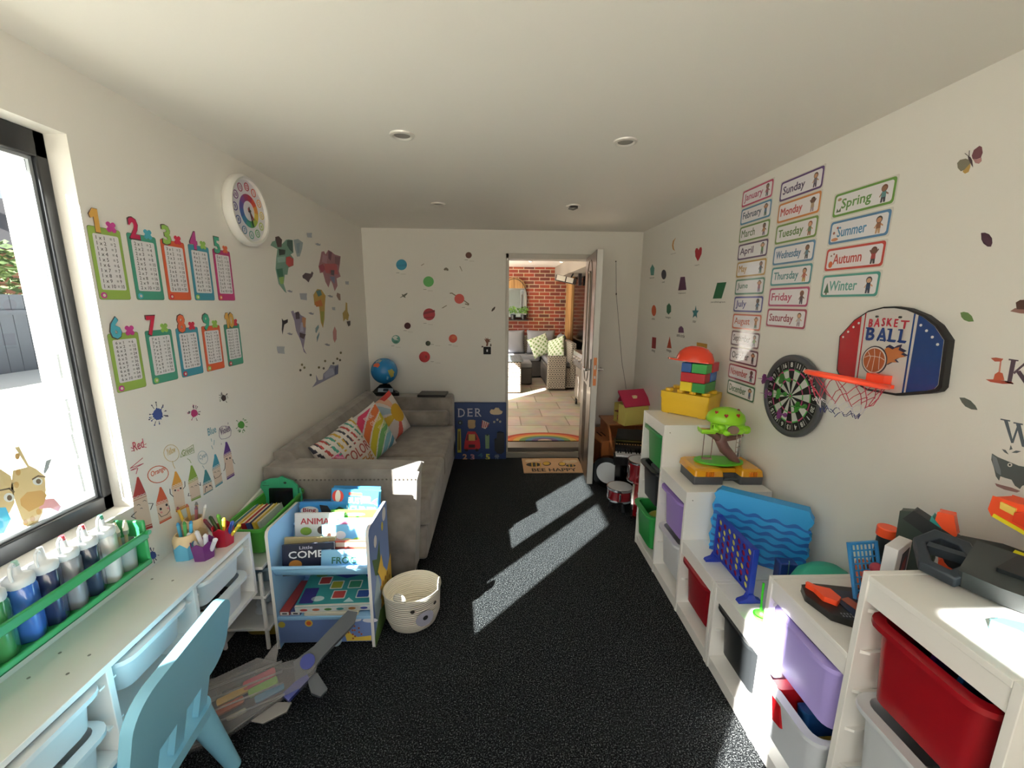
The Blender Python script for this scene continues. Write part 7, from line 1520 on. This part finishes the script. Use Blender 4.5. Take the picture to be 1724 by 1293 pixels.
# on the near middle step: table basketball game, blue basket, small box
t = empty('table_basketball_game', (1.058, 1.10, ZM), R(-8), label='black and navy table basketball game with orange launcher on the middle step', cat='game'); t.scale = (.74, 1.15, 1)
MB().prism([(-.10, .02), (-.08, .065), (-.02, .075), (.25, .065), (.27, .04), (.27, -.06), (.20, -.085), (.02, -.075), (-.06, -.05)], 0, .022, M('#101114', .35)).build('base', t, bevel=.006, seg=3)
MB().prism([(.0, .05), (.255, .045), (.255, -.05), (.02, -.058)], .022, .025, M('#1a2744', .4)).build('court', t, smooth=0)
ct = [circ(.15, -.005, .045, .04, 24), circ(.15, -.005, .043, .038, 24)]
MB().prism(circ(.17, -.005, .055, .035, 24), .025, .0256, M('#2f6fae', .4)).ring(circ(.17, -.005, .045, .028, 24), circ(.17, -.005, .043, .026, 24), .0256, .0262, M('#c9d4dc', .4)).box((.10, -.002, .0256), (.24, 0, .0262), M('#c9d4dc', .4), RZ(R(-20)) @ T(-.01, .06, 0)).box((.20, .0, .0256), (.25, .045, .026), M('#b8603a', .4)).build('court_print', t, smooth=0)
MB().prism([(-.075, .055), (-.06, .06), (-.04, .045), (.01, .035), (.02, .0), (-.01, -.018), (-.05, .0), (-.055, .035)], .022, .04, M('#f0502a', .35)).build('launcher', t, bevel=.005, seg=3)
for k in range(8): MB().cyl((-.02+.012*(k % 4), -.045-.009*(k//4), .022), (-.02+.012*(k % 4), -.045-.009*(k//4), .0235), .003, .003, M('#8a8d90', .3), 8).build('screw_dot', t)
MB().prism([(.03, .01), (.07, .02), (.085, -.01), (.05, -.03)], .025, .0262, M('#a8543f', .4)).build('red_badge', t, smooth=0)
# blue lattice basket
t = empty('lattice_basket', (1.105, 1.03, ZM), R(-62), label='tilted bright blue lattice basket behind the tall near unit', cat='basket')
t.matrix_world = T(1.118, 1.105, ZM+.03) @ RZ(R(5)) @ RX(R(72))
BLB = M('#3f9ae0', .4); m = MB()
for k in range(8): m.box((.0+.014*k, 0, 0), (.004+.014*k, .17, .003), BLB, Matrix.Shear('XY', 4, (0, 0)))
for k in range(9): m.box((0, .02*k, 0), (.102, .02*k+.004, .003), BLB)
for a, b in (((0, 0), (.102, .004)), ((0, .166), (.102, .17)), ((0, 0), (.005, .17)), ((.098, 0), (.103, .17))): m.box((a[0], a[1], 0), (b[0], b[1], .010), BLB)
m.build('lattice', t, smooth=0)
random.seed(2)
for k in range(5):
    o = MB().ell((0, 0, 0), .018, M(['#c0483a', '#a8384a', '#c85a2f'][k % 3], .5), nu=12, nv=8).build('small_ball', smooth=90); o.location = (1.14+.02*(k % 3), 1.09-.0*k, ZM+.04+.026*k); tag(o, 'small red ball inside the blue lattice basket', 'ball', 'red balls in the blue basket')
o = MB().prism(rrect(-.02, -.015, .02, .015, .006), 0, .09, M('#b85a3a', .5)).build('orange_toy', bevel=.005); o.location = (1.23, 1.20, ZM); tag(o, 'orange and green toy on the step left of the blue basket', 'toy')
m = MB(); m.tube([(.03*math.cos(R(30*i)), .045*math.sin(R(30*i)), 0) for i in range(12)], .003, M('#e8e8e8', .5), 6, closed=True).tube([(-.03, 0, 0), (.03, 0, 0)], .002, M('#e8e8e8', .5), 6).tube([(0, -.045, 0), (0, .045, 0)], .002, M('#e8e8e8', .5), 6).tube([(-.02, -.03, 0), (.02, .03, 0)], .002, M('#e8e8e8', .5), 6)
o = m.build('white_ring_toy', smooth=60); o.matrix_world = T(1.06, .975, ZM+.08) @ RZ(R(10)) @ RX(R(80)); tag(o, 'white plastic ring with spokes leaning against the tall near column', 'toy')
t = empty('picture_box', None, label='white box with a dark framed picture behind the tall near unit', cat='box', X=T(1.10, .985, ZM) @ RZ(R(28)))
MB().box((0, 0, 0), (.10, .03, .275), M('#e8e8ea', .4)).build('box_body', t, bevel=.002)
MB().prism([(.035, .17), (.085, .18), (.085, .258), (.04, .25)], 0, .001, M('#2a2f48', .4), FX).prism([(.045, .19), (.075, .195), (.07, .235), (.05, .22)], .001, .0016, M('#9a3a3f', .4), FX).build('picture', t, smooth=0)

# ---------------------------------------------------------------- toy blasters on top of the near unit
OR_ = M('#f0552a', .35); DK_ = M('#26303a', .45); DK2 = M('#3c4240', .5); TL = M('#2f9a96', .4)
def part(nm, t, poly, z0, z1, mm, bev=.004): return MB().prism(poly, z0, z1, mm).build(nm, t, bevel=bev, seg=2)
# shield shaped launcher near the wall
t = empty('toy_launcher', None, label='dark green toy launcher with orange knobs standing against the wall', cat='toy blaster', X=T(1.245, 1.118, ZM) @ RZ(R(-58)) @ RX(R(90)))
part('shield', t, [(.0, .0), (.07, .0), (.08, .20), (.07, .27), (.02, .33), (-.01, .32)], -.015, .015, M('#39463f', .5)); part('top_arm', t, [(.0, .30), (.02, .335), (.14, .28), (.16, .25), (.10, .25)], -.02, .02, M('#23272a', .5))
part('orange_block', t, [(.065, .30), (.068, .352), (.10, .355), (.115, .30), (.105, .28)], -.016, .016, OR_, .006); part('teal_block', t, [(.055, .29), (.058, .335), (.085, .305), (.085, .28)], -.018, .018, TL, .004)
MB().cyl((.11, .23, .02), (.12, .23, .075), .022, .022, OR_, 20).build('orange_knob', t); MB().cyl((.13, .22, .0), (.19, .21, .03), .026, .022, M('#1a1c20', .5), 16).build('barrel', t); MB().cyl((.19, .205, .02), (.21, .2, .03), .02, .02, OR_, 16).build('muzzle_ring', t)
t = empty('toy_bottle', (1.262, 1.175, ZM), label='dark bottle shaped toy with an orange cap beside the white picture box', cat='toy')
MB().cyl((0, 0, 0), (0, 0, .20), .03, .024, M('#23292b', .4), 20).build('body', t); MB().cyl((0, 0, .20), (0, 0, .232), .028, .028, OR_, 24).build('cap', t, bevel=.003)
# long black blaster lying across the top
t = empty('toy_blaster', None, label='long dark toy blaster with an open frame stock on the tall near unit', cat='toy blaster', X=T(1.165, .915, ZT+.055) @ RZ(R(-62)) @ RX(R(22)))
def ringp(outer, inner, z0, z1, mm, nm): q = MB(); q.ring(outer, inner, z0, z1, mm); return q.build(nm, t, bevel=.004)
ringp([(-.04, -.075), (.03, -.085), (.06, -.01), (.02, .055), (-.05, .06), (-.075, .0)], [(-.02, -.055), (.015, -.06), (.035, -.01), (.005, .03), (-.03, .035), (-.05, .0)], -.02, .012, DK_, 'frame_stock')
part('frame_strut', t, [(-.045, -.01), (.03, .0), (.03, .014), (-.045, .008)], -.018, .010, DK_)
part('body', t, [(.03, -.07), (.10, -.075), (.42, -.05), (.52, -.02), (.52, .05), (.30, .06), (.12, .05), (.03, .05)], -.022, .03, M('#33393a', .45), .008)
part('teal_strip', t, [(.16, -.076), (.40, -.055), (.40, -.048), (.16, -.068)], -.015, .015, TL); part('top_cover', t, [(.08, -.03), (.36, -.02), (.40, .03), (.10, .035)], .03, .042, M('#1d2022', .4), .004)
part('teal_stripe', t, [(.20, -.055), (.36, -.045), (.34, -.03), (.22, -.04)], .0302, .034, TL, .001)
t = empty('toy_blaster', None, label='upright toy blaster with orange trigger and yellow clip behind the black one', cat='toy blaster', X=T(1.30, .93, ZT+.02) @ RZ(R(-70)) @ RX(R(25)))
part('body', t, [(-.08, -.05), (.02, -.06), (.30, -.05), (.36, .02), (.30, .06), (.0, .055), (-.07, .03)], -.025, .025, M('#2b2f30', .5), .008); part('yellow_clip', t, [(.03, .0), (.11, .0), (.12, .02), (.10, .03), (.03, .03)], .025, .045, M('#e8e02a', .4)); part('orange_trigger', t, [(.11, -.01), (.15, -.02), (.17, .03), (.155, .085), (.125, .08), (.11, .03)], .02, .05, M('#d8481f', .4), .006)
part('side_text_strip', t, [(.10, -.045), (.14, -.043), (.14, -.038), (.10, -.04)], .025, .0262, M('#c8c8c4', .5), 0)
t = empty('toy_blaster', None, label='orange and yellow toy blaster propped highest with a cream grip', cat='toy blaster', X=T(1.345, .90, ZT+.015) @ RZ(R(-86)) @ RX(R(90)))
part('orange_shell', t, [(-.075, .135), (-.072, .175), (-.02, .178), (.03, .19), (.12, .19), (.20, .15), (.20, .10), (.10, .085), (.04, .10), (-.0, .11), (-.065, .12)], -.03, .03, OR_, .008); part('yellow_window', t, [(-.05, .15), (-.02, .145), (-.02, .165), (-.052, .168)], .03, .034, M('#e8c860', .4), .002); part('yellow_edge', t, [(-.062, .12), (.0, .108), (.04, .095), (.10, .082), (.10, .09), (.04, .102), (-.0, .118), (-.06, .13)], -.032, .032, M('#ece02a', .4), .002)
part('cream_grip', t, [(-.0, .11), (.045, .10), (.05, .05), (.03, .0), (-.01, .0), (.01, .06)], -.02, .02, M('#c8bd9a', .6), .006); part('grey_mechanism', t, [(.04, .10), (.15, .09), (.16, .0), (.03, .0), (.05, .05)], -.025, .022, M('#55565a', .5), .006); part('front_panel', t, [(-.02, .13), (.02, .125), (.03, .15), (.0, .165), (-.02, .155)], .03, .036, M('#d8401f', .35), .003)
o = MB().prism([(0, 0), (.03, .015), (.065, .01), (.085, -.03), (.075, -.06), (.05, -.045), (.035, -.02)], 0, .022, M('#4fd0dc', .3)).build('turquoise_toy', bevel=.005, seg=3); o.matrix_world = T(1.055, .735, ZT+.001) @ RZ(R(-20)); tag(o, 'small turquoise toy piece on top of the tall near unit', 'toy')

# ---------------------------------------------------------------- clean up helper properties
for o in C.objects:
    for k in ('_u', '_v'):
        if k in o: del o[k]
